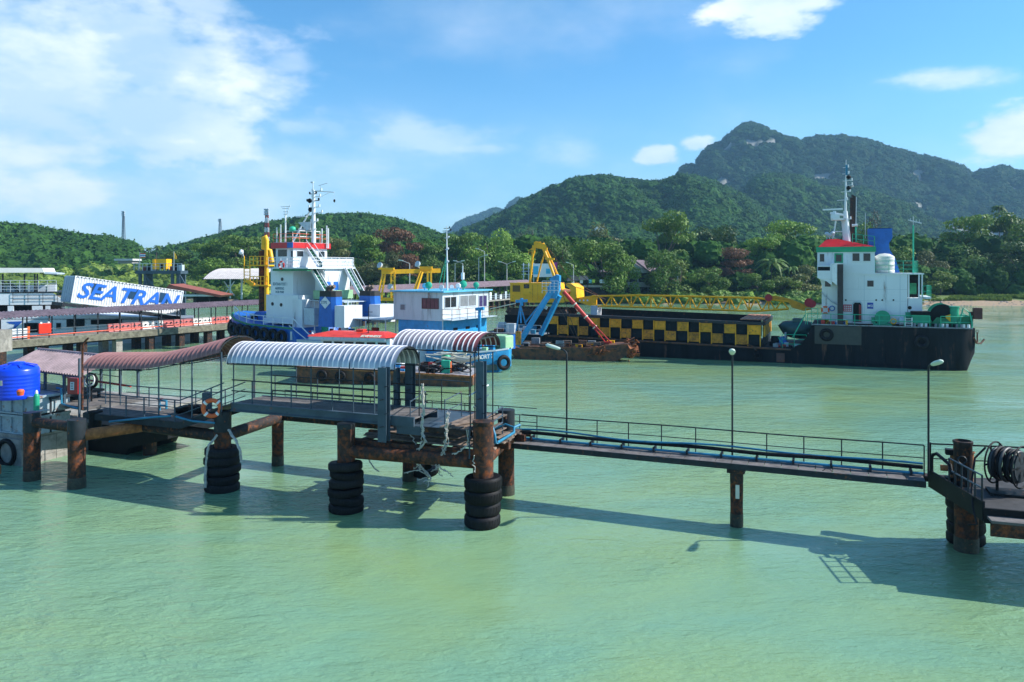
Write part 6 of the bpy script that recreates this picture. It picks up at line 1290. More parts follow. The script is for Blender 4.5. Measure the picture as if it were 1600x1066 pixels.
# house: lower blue storey, upper white storey
zb0, zb1, zc = 1.6, 5.07, 7.7
hx0 = g.x(615, 0)
b = MB(); b.box(hx0 + .5, -.1, .15, 8.2, zb0, zb1); g.put(b, 'lower_house', blue2)
g.put(MB().box(hx0, 0, 0, 8.4, zb1, zc - .02), 'upper_house', bwhite)
g.put(MB().box(hx0 - .1, .02, -.03, 8.43, zb1 - .12, zb1), 'deck_edge', bwhite)
for k in range(1, 5): g.put(MB().box(hx0 + 1.2 * k, hx0 + 1.2 * k + .03, -.015, 0, zb1 + .02, zc - .05), 'panel_joint', ltgrey)
g.put(MB().box(hx0 - .25, .35, -.3, 8.7, zc, zc + .14), 'roof', mat('sky_blue_roof', (.10, .42, .62), .5, var=.12, grime=.15))
g.win(660, 685, 467, 482, -.0, mat('brown_frame', (.12, .05, .05), .5), gm=mat('curtain_red', (.16, .05, .06), .6), mull=3); g.win(626, 633, 476, 484, 0, ltgrey, gm=mat('louvre', (.2, .2, .22), .6))
class GX(G): pass
def fwin(y0, y1, z0, z1, slope, gm=glass, mull=0):      # window on the forward (bow) face, x = 0 plane
    f = MB(); e = .07
    def qd(ya, yb, za, zb_, o): return [(o, ya, za), (o, yb, za), (o, yb, zb_), (o, ya, zb_)]
    f.box(.0, .05, y0 - e, y1 + e, z0 - e, z0).box(0, .05, y0 - e, y1 + e, z1, z1 + e).box(0, .05, y0 - e, y0, z0, z1).box(0, .05, y1, y1 + e, z0, z1)
    for k in range(mull): yy = y0 + (y1 - y0) * (k + 1) / (mull + 1); f.box(0, .045, yy - .04, yy + .04, z0, z1)
    w_ = g.put(f, 'window', bwhite); g.put(MB().box(.0, .02, y0, y1, z0, z1), 'pane', gm, w_)
fwin(.35, 2.3, zb1 + 1.15, zb1 + 2.15, 0, mull=1); fwin(3.0, 5.9, zb1 + 1.15, zb1 + 2.2, 0, mat('grey_curtain', (.20, .21, .22), .3), 1); fwin(6.5, 8.0, zb1 + 1.0, zb1 + 2.1, 0, mat('purple_glass', (.05, .04, .12), .2), 1)
g.put(MB().box(0, 1.1, 0, 8.4, zb1 - .06, zb1), 'gallery', ltgrey); rail(g, [(0, -.02, zb1), (1.08, .02, zb1), (1.08, 8.3, zb1)], 1.0, hullrust, n=2, every=1.4, r=.025)
for k, (y0, z0) in enumerate(((2, 3.9), (4.2, 3.9), (6.2, 3.9), (1, 3.3))): g.put(MB().box(-.1, -.06, y0, y0 + .7, z0, z0 + .25), 'vent', blk)
g.put(MB().tube([(-.05, .1, zb1), (-.02, .1, zb0)], .06, 6), 'drain_pipe', ltgrey)
# roof gear and mast
mp_ = g.p(699, 453, 3); b = MB(); b.cyl(mp_ - Vector((0, 0, .2)), g.p(698, 366, 3), .10, .05, 8).cyl(g.p(698, 367, 3), g.p(698, 353, 3), .04, .03, 6); ms_ = g.put(b, 'mast', pwhite, smooth=40)
for py, l in ((357, .35), (361, .5), (372, .25), (390, .2), (410, .2)): c0 = g.p(698, py, 3); g.put(MB().cyl(c0 - Vector((l, 0, 0)), c0 + Vector((l, 0, 0)), .03, n=5).lathe([(0, -.1), (.1, 0), (0, .12)], c0 + Vector((l, 0, .1)), 8), 'mast_light', blk if py < 362 else pwhite, ms_)
for px in (686, 693): g.put(MB().tube([g.p(697, 402, 3), g.p(px, 445, 2.2)], .03, 5), 'stay', sgreen, ms_)
for k, (px, yl, s_, m_) in enumerate(((670, 1.2, .5, sgreen), (690, .4, .35, ltgrey), (716, 4, .4, pwhite), (724, 5, .55, sgreen), (744, 6.8, .45, sgreen), (706, 3.6, .3, white), (664, 2.4, .4, mat('sky_blue_roof', (0, 0, 0))))):
    c0 = Vector((g.x(px, yl, 450), yl, zc + .14)); g.put(MB().cyl(c0, c0 + Vector((0, 0, s_)), .08, n=8).lathe([(0, -s_ * .4), (s_ * .7, 0), (s_ * .7, s_ * .3), (.2, s_ * .5), (0, s_ * .5)], c0 + Vector((0, 0, s_)), 12, (.4, -.8, .3)), 'roof_light', m_, smooth=40)
g.put(MB().cyl((g.x(723, 5, 450), 5, zc + .1), (g.x(723, 5, 450), 5, zc + 2.6), .05, n=6).cyl((g.x(723, 5, 450), 5, zc + 1.2), (g.x(723, 5, 450), 5, zc + 1.9), .18, n=10), 'aerial', pwhite)
# foredeck gear
for k in range(30):
    x = rnd.uniform(.5, 3.5); y = rnd.uniform(1.8, 6.5); s_ = rnd.uniform(.12, .38); g.put(MB().box(x - s_, x + s_, y, y + s_ * 1.4, 1.9, 1.9 + s_ * rnd.uniform(1, 2.2)), 'deck_gear', [redm, blk, ltgrey, blue2, pgreen, hullrust][k % 6], bevel=.03)
g.put(MB().box(2.6, 4.6, 4.2, 6.2, 2.0, 3.4), 'green_hatch', pgreen, bevel=.15); g.put(MB().cyl((4.2, 5.9, 2), (4.2, 5.9, 3.4), .45, n=16), 'blue_barrel', blue, smooth=40)
g.put(MB().cyl((2.2, 3.2, 1.8), (2.2, 3.2, 6.0), .22, .16, 10).tube([(2.2, 3.2, 3.4), (3.6, 2.6, 2.2)], .09, 6).tube([(2.2, 3.2, 3.6), (.8, 2.4, 2.2)], .09, 6).cyl((1.8, 3.2, 6), (2.7, 3.2, 6.1), .16, n=8), 'samson_post', blue2, smooth=40)
# aft deck awning
za = 4.75
g.put(MB().box(-12.8, -7.2, .4, 5.6, za, za + .08), 'awning', ltgrey)
for x in (-12.6, -10, -7.4):
    for y in (.5, 5.4): g.put(MB().cyl((x, y, 1.6), (x, y, za), .06, n=6), 'awning_post', pwhite)
rail(g, [(-16, .3, 1.6), (-6.5, .1, 1.6)], 1.0, pwhite, n=2, every=1.6)
for k in range(24):
    x = rnd.uniform(-15, -6); y = rnd.uniform(1, 4); s_ = rnd.uniform(.2, .6); g.put(MB().box(x - s_, x + s_, y, y + s_, 1.6, 1.6 + s_ * 1.8), 'deck_gear', [ltgrey, blue2, white, blk, sgreen, hullrust][k % 6], bevel=.03)
# ---------------------------------------------------------------- rusty flat barge in front
fo = PW(735, 605); FB = Frame(fo.x, fo.y, R(-9)); fbg = FT(FB, -8, 3, 0, 'flat_barge', 'low rusty flat barge with tyres on its side, nearest of the moored craft', 'barge'); g = G(FB, fbg)
zt2, zt1 = g.z(735, 590, 0), g.z(462, 574, 0)
xl = g.x(462, 0)
g.put(MB().loft([[(x, y0, z), (x, y0 + .1, zk), (x, y1 - .1, zk), (x, y1, z)] for x, y0, y1, z, zk in ((xl - .1, .2, 5.6, zt1, .15), (xl + .8, 0, 5.8, zt1, -.6), (-.9, 0, 5.8, zt2, -.6), (.15, .1, 5.7, zt2 - .02, .1))]), 'hull', hullrust, smooth=20)
g.put(MB().loft([[(x, -.07, z - .02), (x, .12, z - .02), (x, .12, z + .13), (x, -.07, z + .13)] for x, z in ((xl, zt1), (.15, zt2))]), 'gunwale', rustpipe); g.put(MB().loft([[(.05, y, zt2 - .02), (.22, y, zt2 - .02), (.22, y, zt2 + .13), (.05, y, zt2 + .13)] for y in (0, 5.7)]), 'gunwale', rustpipe)
g.put(MB().loft([[(x, .15, z), (x, 5.6, z), (x, 5.6, z + .05), (x, .15, z + .05)] for x, z in ((xl + .1, zt1), (0, zt2))]), 'deck', mat('pale_deck_plate', (.30, .31, .34), .7, var=.25, grime=.4, rust=.3))
for px in (504, 533, 578, 640): x = g.x(px, 0); zf = zt1 + (zt2 - zt1) * (x - xl) / (-xl); fender(g, x, -.2, zf - .55, .5)
for px in (668, 677): x = g.x(px, .6); g.put(MB().cyl((x, .6, zt2), (x, .6, zt2 + .55), .14, n=10).cyl((x, .6, zt2 + .55), (x, .6, zt2 + .62), .2, n=10), 'bollard', blk, smooth=40)
hp_ = FT(FB, g.x(690, 3), 3, zt2, 'hose_heap', 'tangled heap of black hoses on the right half of the rusty barge', 'hose heap'); b = MB()
for k in range(26):
    x = g.x(rnd.uniform(662, 728), 2.5); y = rnd.uniform(1.4, 4.6); b.torus((x, y, zt2 + rnd.uniform(.1, .75)), (rnd.gauss(0, .35), rnd.gauss(0, .35), 1), rnd.uniform(.35, .95), .055, 18, 5)
G(FB, hp_).put(b, 'hose', rubber, smooth=60)
b = MB()
for k in range(30):
    x = rnd.uniform(g.x(655, 3), g.x(720, 3)); y = rnd.uniform(3.5, 5.4); z = zt2 + rnd.uniform(.5, 1.7); d = Vector((rnd.uniform(.8, 2.6), rnd.uniform(-.4, .4), rnd.uniform(-.4, .5))); b.tube([(x, y, z), tuple(Vector((x, y, z)) + d / 2 + Vector((0, 0, -.1))), tuple(Vector((x, y, z)) + d)], rnd.uniform(.04, .11), 6)
pp = FT(FB, g.x(690, 5), 5, zt2, 'pipe_pile', 'jumble of cream poles and pipes behind the black hoses on the barge', 'pipe heap'); G(FB, pp).put(b, 'pole', cream, smooth=50); G(FB, pp).put(MB().box(g.x(655, 4), g.x(715, 4), 4.4, 5.5, zt2, zt2 + .6), 'rack', hullrust)
for k in range(30):
    x = rnd.uniform(g.x(600, 3), g.x(725, 3)); y = rnd.uniform(.8, 5.0); s_ = rnd.uniform(.12, .4); z = zt2 + .1; g.put(MB().box(x - s_, x + s_, y, y + s_, z, z + s_ * rnd.uniform(1, 3)), 'deck_gear', [redm, blk, orange, hullrust, cream, blk, sgreen, blue2][k % 8], bevel=.03)
g.put(MB().lathe([(.5, 0), (.4, .6), (.15, 1.0), (0, 1.0)], (g.x(697, 5.2), 5.2, zt2 + .6), 14), 'green_cone', sgreen, smooth=40)
g.put(MB().box(g.x(558, 4), g.x(600, 4), 3, 5, zt2, zt2 + 1.6), 'green_locker', sgreen); g.put(MB().box(g.x(602, 4), g.x(616, 4), 3, 5, zt2, zt2 + 1.5), 'blue_locker', blue2)
# ---------------------------------------------------------------- small boat with a red roof
so2 = PW(545, 592); RR = Frame((545 - 800) / F_ * 71, 71.5, R(-14)); rt = FT(RR, 0, 1.2, 0, 'taxi_boat', 'white boat with a bright red roof moored between the tug and the rusty barge', 'boat'); g = G(RR, rt)
g.put(MB().loft([[(x, 1.3 - w_, zt3), (x, 1.3 - w_ * .7, -.4), (x, 1.3 + w_ * .7, -.4), (x, 1.3 + w_, zt3)] for x, w_, zt3 in ((-5.2, .3, 2.0), (-4, 1.2, 1.7), (-1, 1.6, 1.5), (3, 1.6, 1.5), (5, 1.3, 1.6))]), 'hull', pwhite, smooth=30)
g.put(MB().box(-3.0, 4.0, .0, 2.6, 1.5, 3.55), 'cabin', pwhite)
for k in range(6): g.put(MB().box(-2.7 + 1.1 * k, -1.85 + 1.1 * k, -.03, .0, 2.4, 3.2), 'window', glass)
zq = g.z(500, 526, -.4)
b = MB(); b.add([(-4.1, -.5, zq), (3.8, -.5, zq), (4.6, 1.3, zq), (3.8, 3.1, zq), (-4.1, 3.1, zq), (-4.9, 1.3, zq), (-2.6, .9, zq + .42), (3.0, .9, zq + .42), (3.0, 1.9, zq + .42), (-2.6, 1.9, zq + .42)],
    [(0, 1, 7, 6), (1, 2, 7), (2, 8, 7), (2, 3, 8), (3, 4, 9, 8), (4, 5, 9), (5, 6, 9), (5, 0, 6), (6, 7, 8, 9), (0, 5, 4, 3, 2, 1)]); g.put(b, 'roof', redboat)
g.put(MB().box(-4.0, 3.7, -.45, -.38, zq - .3, zq - .02), 'fascia', ltgrey)
text_obj('roof_lettering', 'EXPRESS', .66, cream, rt, tuple(Vector((1.2, -.42, zq + .05)) - OFFS[rt.name]), (R(17), 0, 0), .015, xscale=.8, bold=.02)
g.put(MB().box(.2, .9, .9, 1.7, zq + .42, zq + .62), 'roof_hatch', redboat); g.put(MB().cyl((1.6, .6, zq + .3), (1.6, .6, zq + 2.8), .035, n=6).cyl((1.2, .6, zq + 2.3), (2.0, .6, zq + 2.3), .03, n=5).cyl((1.3, .6, zq + 1.5), (1.9, .6, zq + 1.5), .05, n=6).torus((1.6, .6, zq + .6), (0, 0, 1), .25, .03, 12, 5), 'mast', dsteel)
g.put(MB().lathe([(0, -.1), (.12, 0), (0, .14)], (-4.5, 1.2, zq + .12), 10).lathe([(0, -.1), (.12, 0), (0, .14)], (-2.8, 3.0, zq + .15), 10), 'roof_lamp', white)
# ---------------------------------------------------------------- tug
to = PW(500, 571); TF = Frame(to.x, to.y, R(-33)); tg = FT(TF, -6, 4, 0, 'tugboat', 'blue and white harbour tug with a red topped wheelhouse and tall white mast', 'tug'); g = G(TF, tg)
xbow = g.x(362, 2.5) ; ZD_ = 3.55; W2 = 8.4
def tr2(x, hb, z, zk): ym = W2 / 2; h_ = W2 / 2 * hb; return [(x, ym - h_, z), (x, ym - h_ * .97, z * .45), (x, ym - h_ * .6, zk), (x, ym + h_ * .6, zk), (x, ym + h_ * .97, z * .45), (x, ym + h_, z)]
xk = g.x(456, 0); x2 = g.x(463, 0)
b = MB(); b.loft([tr2(xbow - .3, .12, 4.9, 1.2), tr2(xbow + .5, .45, 4.75, .2), tr2(xbow + 1.7, .72, 4.5, -.5), tr2(xbow + 3.5, .92, 4.15, -1), tr2(xbow + 6, 1, 3.8, -1), tr2(xk, 1, 3.6, -1), tr2(x2, 1.0, 2.55, -1)]); g.put(b, 'forward_hull', blue, smooth=25)
b = MB(); b.loft([tr2(x2, .995, 2.5, -1), tr2(8, .98, 2.4, -1), tr2(11, .9, 2.45, -.6), tr2(12, .8, 2.5, .4)]); g.put(b, 'after_hull', bwhite, smooth=25)
g.put(MB().loft([[(x, y0 - .03, .55), (x, y0 + .15, .0), (x, 8.4 - y0 - .15, .0), (x, 8.4 - y0 + .03, .55)] for x, y0 in ((xbow + 3.5, .36), (xbow + 6, .0), (x2, -.01), (8, .06))]), 'antifouling', mat('dull_red_hull', (.20, .035, .03), .6, grime=.3), smooth=20)
g.put(MB().box(xbow + 3, xk, .2, 8.2, ZD_ - .35, ZD_ - .3), 'foredeck', ygreen); g.put(MB().box(xk, 11.6, .15, 8.25, 2.4, 2.46), 'afterdeck', ygreen)
g.put(MB().box(xk - .3, xk, .02, 8.38, 2.4, ZD_), 'deck_step', bwhite)
hullx = [(xbow + .5, .45, 4.75), (xbow + 1.7, .72, 4.5), (xbow + 3.5, .92, 4.15), (xbow + 6, 1, 3.8), (xk, 1, 3.6)]
g.put(MB().loft([[(x, 4.2 - 4.2 * hb - .08, z - .05), (x, 4.2 - 4.2 * hb + .15, z - .05), (x, 4.2 - 4.2 * hb + .15, z + .1), (x, 4.2 - 4.2 * hb - .08, z + .1)] for x, hb, z in hullx]), 'bulwark_cap', ygreen)
for i in range(9):
    u = i / 8; x = xbow + .7 + u * (g.x(445, 0) - xbow - .9); hb = 1
    for (xa, ha, _), (xb2, hb2, _) in zip(hullx, hullx[1:]):
        if xa <= x <= xb2: hb = ha + (hb2 - ha) * (x - xa) / (xb2 - xa)
    yy = 4.2 - 4.2 * hb; dx = .9 * (1 - hb) * 2; fender(g, x, yy - .28, 3.3 - .6 * u, .78, (-dx, -1, 0))
for k, px in enumerate((448, 470)): fender(g, g.x(px, 0), -.25, 1.0, .6)
rail(g, [(xbow + 1.9, 1.5, 4.5), (xbow + 4, .5, 4.1), (xbow + 7, .15, 3.75), (xk, .15, 3.6)], 1.1, pwhite, n=2, every=1.8, r=.045)
g.put(MB().tube([(xk, .15, 4.7), (g.x(490, .1), .1, g.z(490, 530, .1))], .06, 6).tube([(xk - .6, .15, 3.9), (g.x(478, .1), .1, g.z(478, 530, .1))], .05, 6), 'stair_rail', pwhite)
# lower house and text house (camera side at y = YH, after face towards +x)
YH = 1.5
def hbx(name, m, px0, px1, pyt, pyb, yl=YH, wid=5.4, **k): return g.box(name, m, px0, px1, pyt, pyb, yl, wid, **k)
hbx('deckhouse', pwhite, 416, 466, 461, 506); hbx('bridge_house', pwhite, 423, 458, 420, 461, 1.7, 5.0)
g.put(MB().box(g.x(457, YH), g.x(472, YH), YH, YH + 5.4, 2.45, g.z(466, 468, YH)), 'engine_casing', pwhite)
zbk = g.z(440, 420, 1.7); xh0, xh1 = g.x(419, 1.0), g.x(466, 1.0)
g.put(MB().box(xh0, xh1 + 1.6, .9, 7.9, zbk, zbk + .14), 'bridge_deck', pwhite)
g.put(MB().box(xh0 + .8, xh1 + 1.4, .95, 1.5, zbk - .25, zbk), 'deck_bracket', ygreen)
for px, py, yl in ((441, 436.5, 1.7), (426, 475, YH), (439.5, 476.5, YH)): g.put(MB().cyl((g.x(px, yl), yl - .05, g.z(px, py, yl)), (g.x(px, yl), yl + .01, g.z(px, py, yl)), .2, n=14), 'porthole', glass)
q = OFFS[tg.name]; navy = mat('faded_navy', (.08, .18, .26), .6)
for body, px, py, s_, xs_3 in (('SEATRAN PORT 1', 426.5, 446, .46, .66), ('460000362', 430, 452.5, .40, .82), ('HOB 9048', 430.5, 458, .38, .82)):
    text_obj('house_lettering', body, s_, navy, tg, (g.x(px, 1.7) - q.x, 1.69 - q.y, g.z(px, py, 1.7) - q.z), (R(90), 0, 0), .004, xscale=xs_3, bold=.008)
# wheelhouse
xq0, xq1 = g.x(431, 1.9), g.x(458, 1.9); zq0, zq1 = zbk + .14, g.z(445, 388, 1.9)
g.put(MB().box(xq0, xq1, 1.9, 6.9, zq0, zq1), 'wheelhouse', pwhite)
g.put(MB().box(xq0 - .5, xq1 + .3, 1.6, 7.2, zq1, zq1 + .62), 'red_roof_band', mat('tug_red', (.55, .012, .015), .4, var=.15)); g.put(MB().box(xq0 - .3, xq1 + .1, 1.8, 7.0, zq1 + .62, zq1 + .66), 'roof', bwhite)
g.put(MB().box(g.x(449, 1.6), g.x(458, 1.6), 1.55, 1.6, zq1 + .02, zq1 + .6), 'blue_patch', blue)
g.win(434.5, 449, 390, 401, 1.88, pwhite, gm=glass); g.win(455, 458, 392, 402, 1.88, bwhite)
g.put(MB().box(g.x(453, 1.9), xq1, 1.86, 1.9, zq0, g.z(455, 390, 1.9)), 'door', ltgrey)
def awin(y0, y1, z0, z1, X_):
    f = MB(); e = .06; f.box(X_, X_ + .05, y0 - e, y1 + e, z0 - e, z0).box(X_, X_ + .05, y0 - e, y1 + e, z1, z1 + e).box(X_, X_ + .05, y0 - e, y0, z0, z1).box(X_, X_ + .05, y1, y1 + e, z0, z1); w_ = g.put(f, 'window', pwhite); g.put(MB().box(X_, X_ + .02, y0, y1, z0, z1), 'pane', glass, w_)
awin(2.4, 3.3, zq0 + 1.2, zq1 - .3, xq1); awin(4.2, 5.2, zq0 + 1.2, zq1 - .3, xq1); awin(5.6, 6.5, zq0 + 1.2, zq1 - .3, xq1)
g.put(MB().box(xh1 + 1.3, xh1 + 1.36, 3.2, 7.8, zbk + .14, zbk + 1.15), 'bulwark_screen', white)
rail(g, [(xh0 + .1, 1.0, zbk + .14), (xh1 + .2, 1.0, zbk + .14)], 1.1, white, n=3, every=1.0, r=.035); rail(g, [(xh1 + 1.5, 1, zbk + .14), (xh1 + 1.5, 7.8, zbk + .14)], 1.1, white, n=3, every=1.2, r=.03)
ringon(TF, g, 440.5, 414.5, 1.0, .38, 'faded red life ring on the bridge rail of the tug', redm)
# stairs, seen from the after side
def stair(p0, p1, w_, n_):
    p0, p1 = Vector(p0), Vector(p1); 
    for s_ in (0, w_): g.put(MB().beam(p0 + Vector((0, s_, 0)), p1 + Vector((0, s_, 0)), .08, .32), 'stair_side', pwhite); g.put(MB().tube([p0 + Vector((0, s_, .95)), p1 + Vector((0, s_, .95))], .035, 5), 'stair_rail', pwhite)
    for k in range(n_): c0 = p0.lerp(p1, (k + .5) / n_); g.put(MB().box(c0.x - .15, c0.x + .15, c0.y, c0.y + w_, c0.z - .03, c0.z + .03), 'stair_tread', mat('tread_green', (.01, .12, .07), .6))
    g.put(MB().beam(p0 + Vector((0, w_ / 2, -.16)), p1 + Vector((0, w_ / 2, -.16)), w_ - .1, .03), 'stair_back', mat('tread_green', (0, 0, 0)))
zl2 = g.z(465, 468, YH)
stair((xh1 + .3, 2.4, zbk + .1), (xh1 + 3.2, 2.4, zl2), .9, 9); stair((xq1 + .2, 3.6, zq1), (xq1 + 2.2, 3.6, zbk + .14), .8, 7); stair((xh1 + 1.5, 6.4, zbk + .1), (xh1 + 4.0, 6.4, zl2 + .1), .9, 9)
g.put(MB().box(xh1 - .2, xh1 + 1.3, 3.6, 7.4, zl2, zbk - .02), 'after_house', pwhite)
for y in (3.8, 4.9): g.put(MB().box(xh1 + 1.3, xh1 + 1.34, y, y + .7, zl2 + .1, zl2 + 1.9), 'blue_door', blue)
g.put(MB().box(xh1 - .1, xh1 + 1.8, 3.2, 7.4, zl2, zl2 + .95), 'green_screen', pgreen)
# mast and aerials on top
zt4 = zq1 + .66; mx_, my_ = xq1 - .4, 4.6
def xt(px, y=4.6): return g.x(px, y, 380)
def zt5(py): return g.z(490, py, 4.6)
mx_ = xt(490)
b = MB(); b.cyl((mx_, my_, zt4), (mx_, my_, zt5(297)), .26, .16, 10).cyl((mx_ - .1, my_, zt5(297)), (mx_ - .1, my_, zt5(286)), .05, n=6); tm = g.put(b, 'mast', pwhite, smooth=40)
g.put(MB().tube([(xt(463), my_ - .6, zt4), (xt(485), my_, zt5(328))], .09, 6).tube([(xt(478), my_ + 1.2, zt4), (xt(488), my_, zt5(340))], .09, 6).tube([(xt(465, 4), my_ - .5, zt5(358)), (xt(494), my_, zt5(358))], .06, 5), 'mast_leg', pwhite, tm)
for py, x0, x1 in ((303, 484, 494), (308, 488, 500), (299, 488, 502), (314, 480, 498), (324, 483, 499), (333, 490, 503), (346, 486, 496)):
    g.put(MB().beam((xt(x0), my_, zt5(py)), (xt(x1), my_, zt5(py)), .10, .08).cyl((xt(x1), my_, zt5(py)), (xt(x1), my_, zt5(py - 4)), .1, n=8).cyl((xt(x0), my_, zt5(py)), (xt(x0), my_, zt5(py - 3.5)), .09, n=8), 'crosstree', blk if py in (303, 314) else pwhite, tm)
for px, py in ((484, 313.5), (485, 327.5)): g.put(MB().lathe([(0, -.3), (.22, -.15), (.27, 0), (.2, .2), (0, .3)], (xt(px), my_, zt5(py)), 12), 'signal_lamp', blk, tm, smooth=50)
g.put(MB().tube([(xt(491), my_, zt5(299)), (xt(508), my_, zt5(301)), (xt(522), my_, zt5(303))], .05, 5).tube([(xt(522), my_, zt5(303)), (xt(522.5), my_, zt5(314))], .015, 4).tube([(xt(500), my_, zt5(309)), (xt(517), my_, zt5(302))], .02, 4), 'yard', pwhite, tm)
g.put(MB().lathe([(0, -.22), (.13, -.05), (.1, .1), (0, .2)], (xt(522.5), my_, zt5(316)), 8), 'hanging_ball', blk, tm)
g.put(MB().tube([(xt(488), my_, zt5(286)), (xt(488), my_, zt5(284))], .2, 6).tube([(xt(498), my_, zt5(291)), (xt(512), my_, zt5(288))], .03, 5).cyl((xt(501), my_, zt5(291)), (xt(501), my_, zt5(297)), .03, n=5), 'weather_vane', ltgrey, tm)
g.put(MB().prism([(xt(471), zt5(347)), (xt(491), zt5(347)), (xt(490), zt5(360)), (xt(484), zt5(360))], 'xz', my_ - .5, my_ - .45), 'radar_board', ltgrey, tm); g.put(MB().beam((xt(466), my_ - .3, zt5(338)), (xt(482), my_ - .3, zt5(338)), .1, .12), 'radar_scanner', white, tm)
for k, px in enumerate((432.5, 438.5, 503, 510.5, 513)): 
    yl = 2 if px < 460 else 6.5; x = g.x(px, yl, 380) ; x = min(max(x, xq0 - .3), xq1 + 1.2); g.put(MB().cyl((x, yl, zt4 - .6 * (px > 505)), (x, yl, zt4 + 1.7 + .3 * (k % 2)), .07, n=6), 'aerial', white)
rail(g, [(xq0 - .3, 1.8, zt4), (xq1, 1.8, zt4), (xq1, 6.9, zt4)], .95, orange, n=2, every=1.0, r=.03); rail(g, [(xq0 + .4, 3, zt4), (xq1 - .2, 3, zt4), (xq1 - .2, 6, zt4)], 1.3, white, n=2, every=1.1, r=.045)
xe2 = g.x(446, 2.2, 380); g.put(MB().cyl((xe2, 2.2, zt4), (xe2, 2.2, g.z(446, 334, 2.2)), .09, n=8).cyl((xe2, 2.2, g.z(446, 334, 2.2)), (xe2, 2.2, g.z(446, 322, 2.2)), .03, n=5), 'aerial_mast', pwhite)
for py, l in ((323, .75), (326, .5), (331, .4), (335, .3)): z = g.z(446, py, 2.2); g.put(MB().cyl((xe2 - l, 2.2, z), (xe2 + l, 2.2, z), .03, n=5).cyl((xe2 + l, 2.2, z - .12), (xe2 + l, 2.2, z + .12), .05, n=6), 'aerial_arm', ltgrey)
g.put(MB().lathe([(0, -.3), (.35, -.2), (.4, 0), (.3, .25), (0, .35)], (g.x(457, 3, 380), 3, zt4 + 1.5), 12), 'radome', sgreen, smooth=60)
# funnels, casings, awning
def funnel(px0, px1, pyt, pyb, yl, dep, mark):
    x0, x1 = g.x(px0, yl), g.x(px1, yl); z1, z0 = g.z((px0 + px1) / 2, pyt, yl), g.z((px0 + px1) / 2, pyb, yl); h = z1 - z0; s_ = .22
    def rg(u, z): a = .35; i = s_ * u; return [(x0 + i + a, yl, z), (x1 - i - a, yl, z), (x1 - i, yl + a, z), (x1 - i, yl + dep - a, z), (x1 - i - a, yl + dep, z), (x0 + i + a, yl + dep, z), (x0 + i, yl + dep - a, z), (x0 + i, yl + a, z)]
    f_ = g.put(MB().loft([rg(0, z0), rg(1, z1 - h * .16)]), 'funnel', blue, smooth=20); g.put(MB().loft([rg(.9, z1 - h * .16 + .003), rg(1.1, z1)]), 'funnel_top', mat('sooty_black', (.02, .02, .02), .7), f_, smooth=20)
    for k in (0, 1): g.put(MB().tube([((x0 + x1) / 2 - .3 + .5 * k, yl + dep * .4, z1 - .1), ((x0 + x1) / 2 - .3 + .5 * k, yl + dep * .4, z1 + .3), ((x0 + x1) / 2 + .2 + .5 * k, yl + dep * .4, z1 + .5)], .2, 10), 'exhaust_pipe', mat('burnt_pipe', (.12, .08, .06), .7), f_, smooth=40)
    if mark:
        xm, zm = (x0 + x1) / 2, z0 + h * .68; g.put(MB().prism([(xm - .78, zm), (xm, zm - .65), (xm + .78, zm), (xm, zm + .65)], 'xz', yl - .03, yl - .002), 'funnel_diamond', white, f_)
        o = text_obj('funnel_lettering', 'STPS', .44, mat('faded_navy', (0, 0, 0)), f_, tuple(Vector((xm - .56, yl - .035, zm - .14)) - OFFS[tg.name]), (R(90), 0, 0), .003, xscale=.95, bold=.012)
    return f_
funnel(493.5, 523, 455, 511, 1.2, 1.6, True); funnel(556, 584, 455, 502, 5.8, 1.6, False)
hbx('locker', ltgrey, 475, 491, 482, 508, 1.6, 1.4); g.box('casing', pwhite, 523, 538, 478, 512, 1.1, 2.6); g.box('casing', pwhite, 577, 594, 476, 504, 5.6, 2.4)
zaw = g.z(520, 470, 3)
g.put(MB().beam((g.x(466, 3), 4.6, zaw), (g.x(560, 4.6), 4.6, zaw - .1), 4.2, .08), 'awning', ltgrey)
for px in (474, 500, 530, 552):
    for y in (2.7, 6.5): x = g.x(px, 3.5); g.put(MB().cyl((x, y, 2.45), (x, y, zaw), .06, n=6), 'awning_post', pwhite)
for k in range(46):
    x = rnd.uniform(g.x(470, 2), g.x(585, 3)); y = rnd.uniform(1.0, 5); s_ = rnd.uniform(.12, .42); g.put(MB().box(x - s_, x + s_, y, y + s_, 2.46, 2.46 + s_ * rnd.uniform(1, 4)), 'deck_gear', [white, blk, yellow, sgreen, ltgrey, blue, redm][k % 7], bevel=.03)
for k in range(18):
    x = rnd.uniform(xbow + 2, g.x(418, 1)); y = rnd.uniform(1.6, 4); s_ = rnd.uniform(.15, .4); g.put(MB().box(x - s_, x + s_, y, y + s_, 3.6, 3.9 + s_ * 2.4), 'deck_gear', [blue, blk, white, ygreen, orange, ltgrey][k % 6], bevel=.04)
g.put(MB().cyl((g.x(403, 3), 3, 4.3), (g.x(403, 3), 4.8, 4.3), .75, n=18), 'winch_drum', blue, smooth=40); g.put(MB().lathe([(.9, 0), (.9, .3), (.5, .8), (0, .95)], (g.x(547, 3), 3, 2.46), 16), 'green_dome', sgreen, smooth=40)
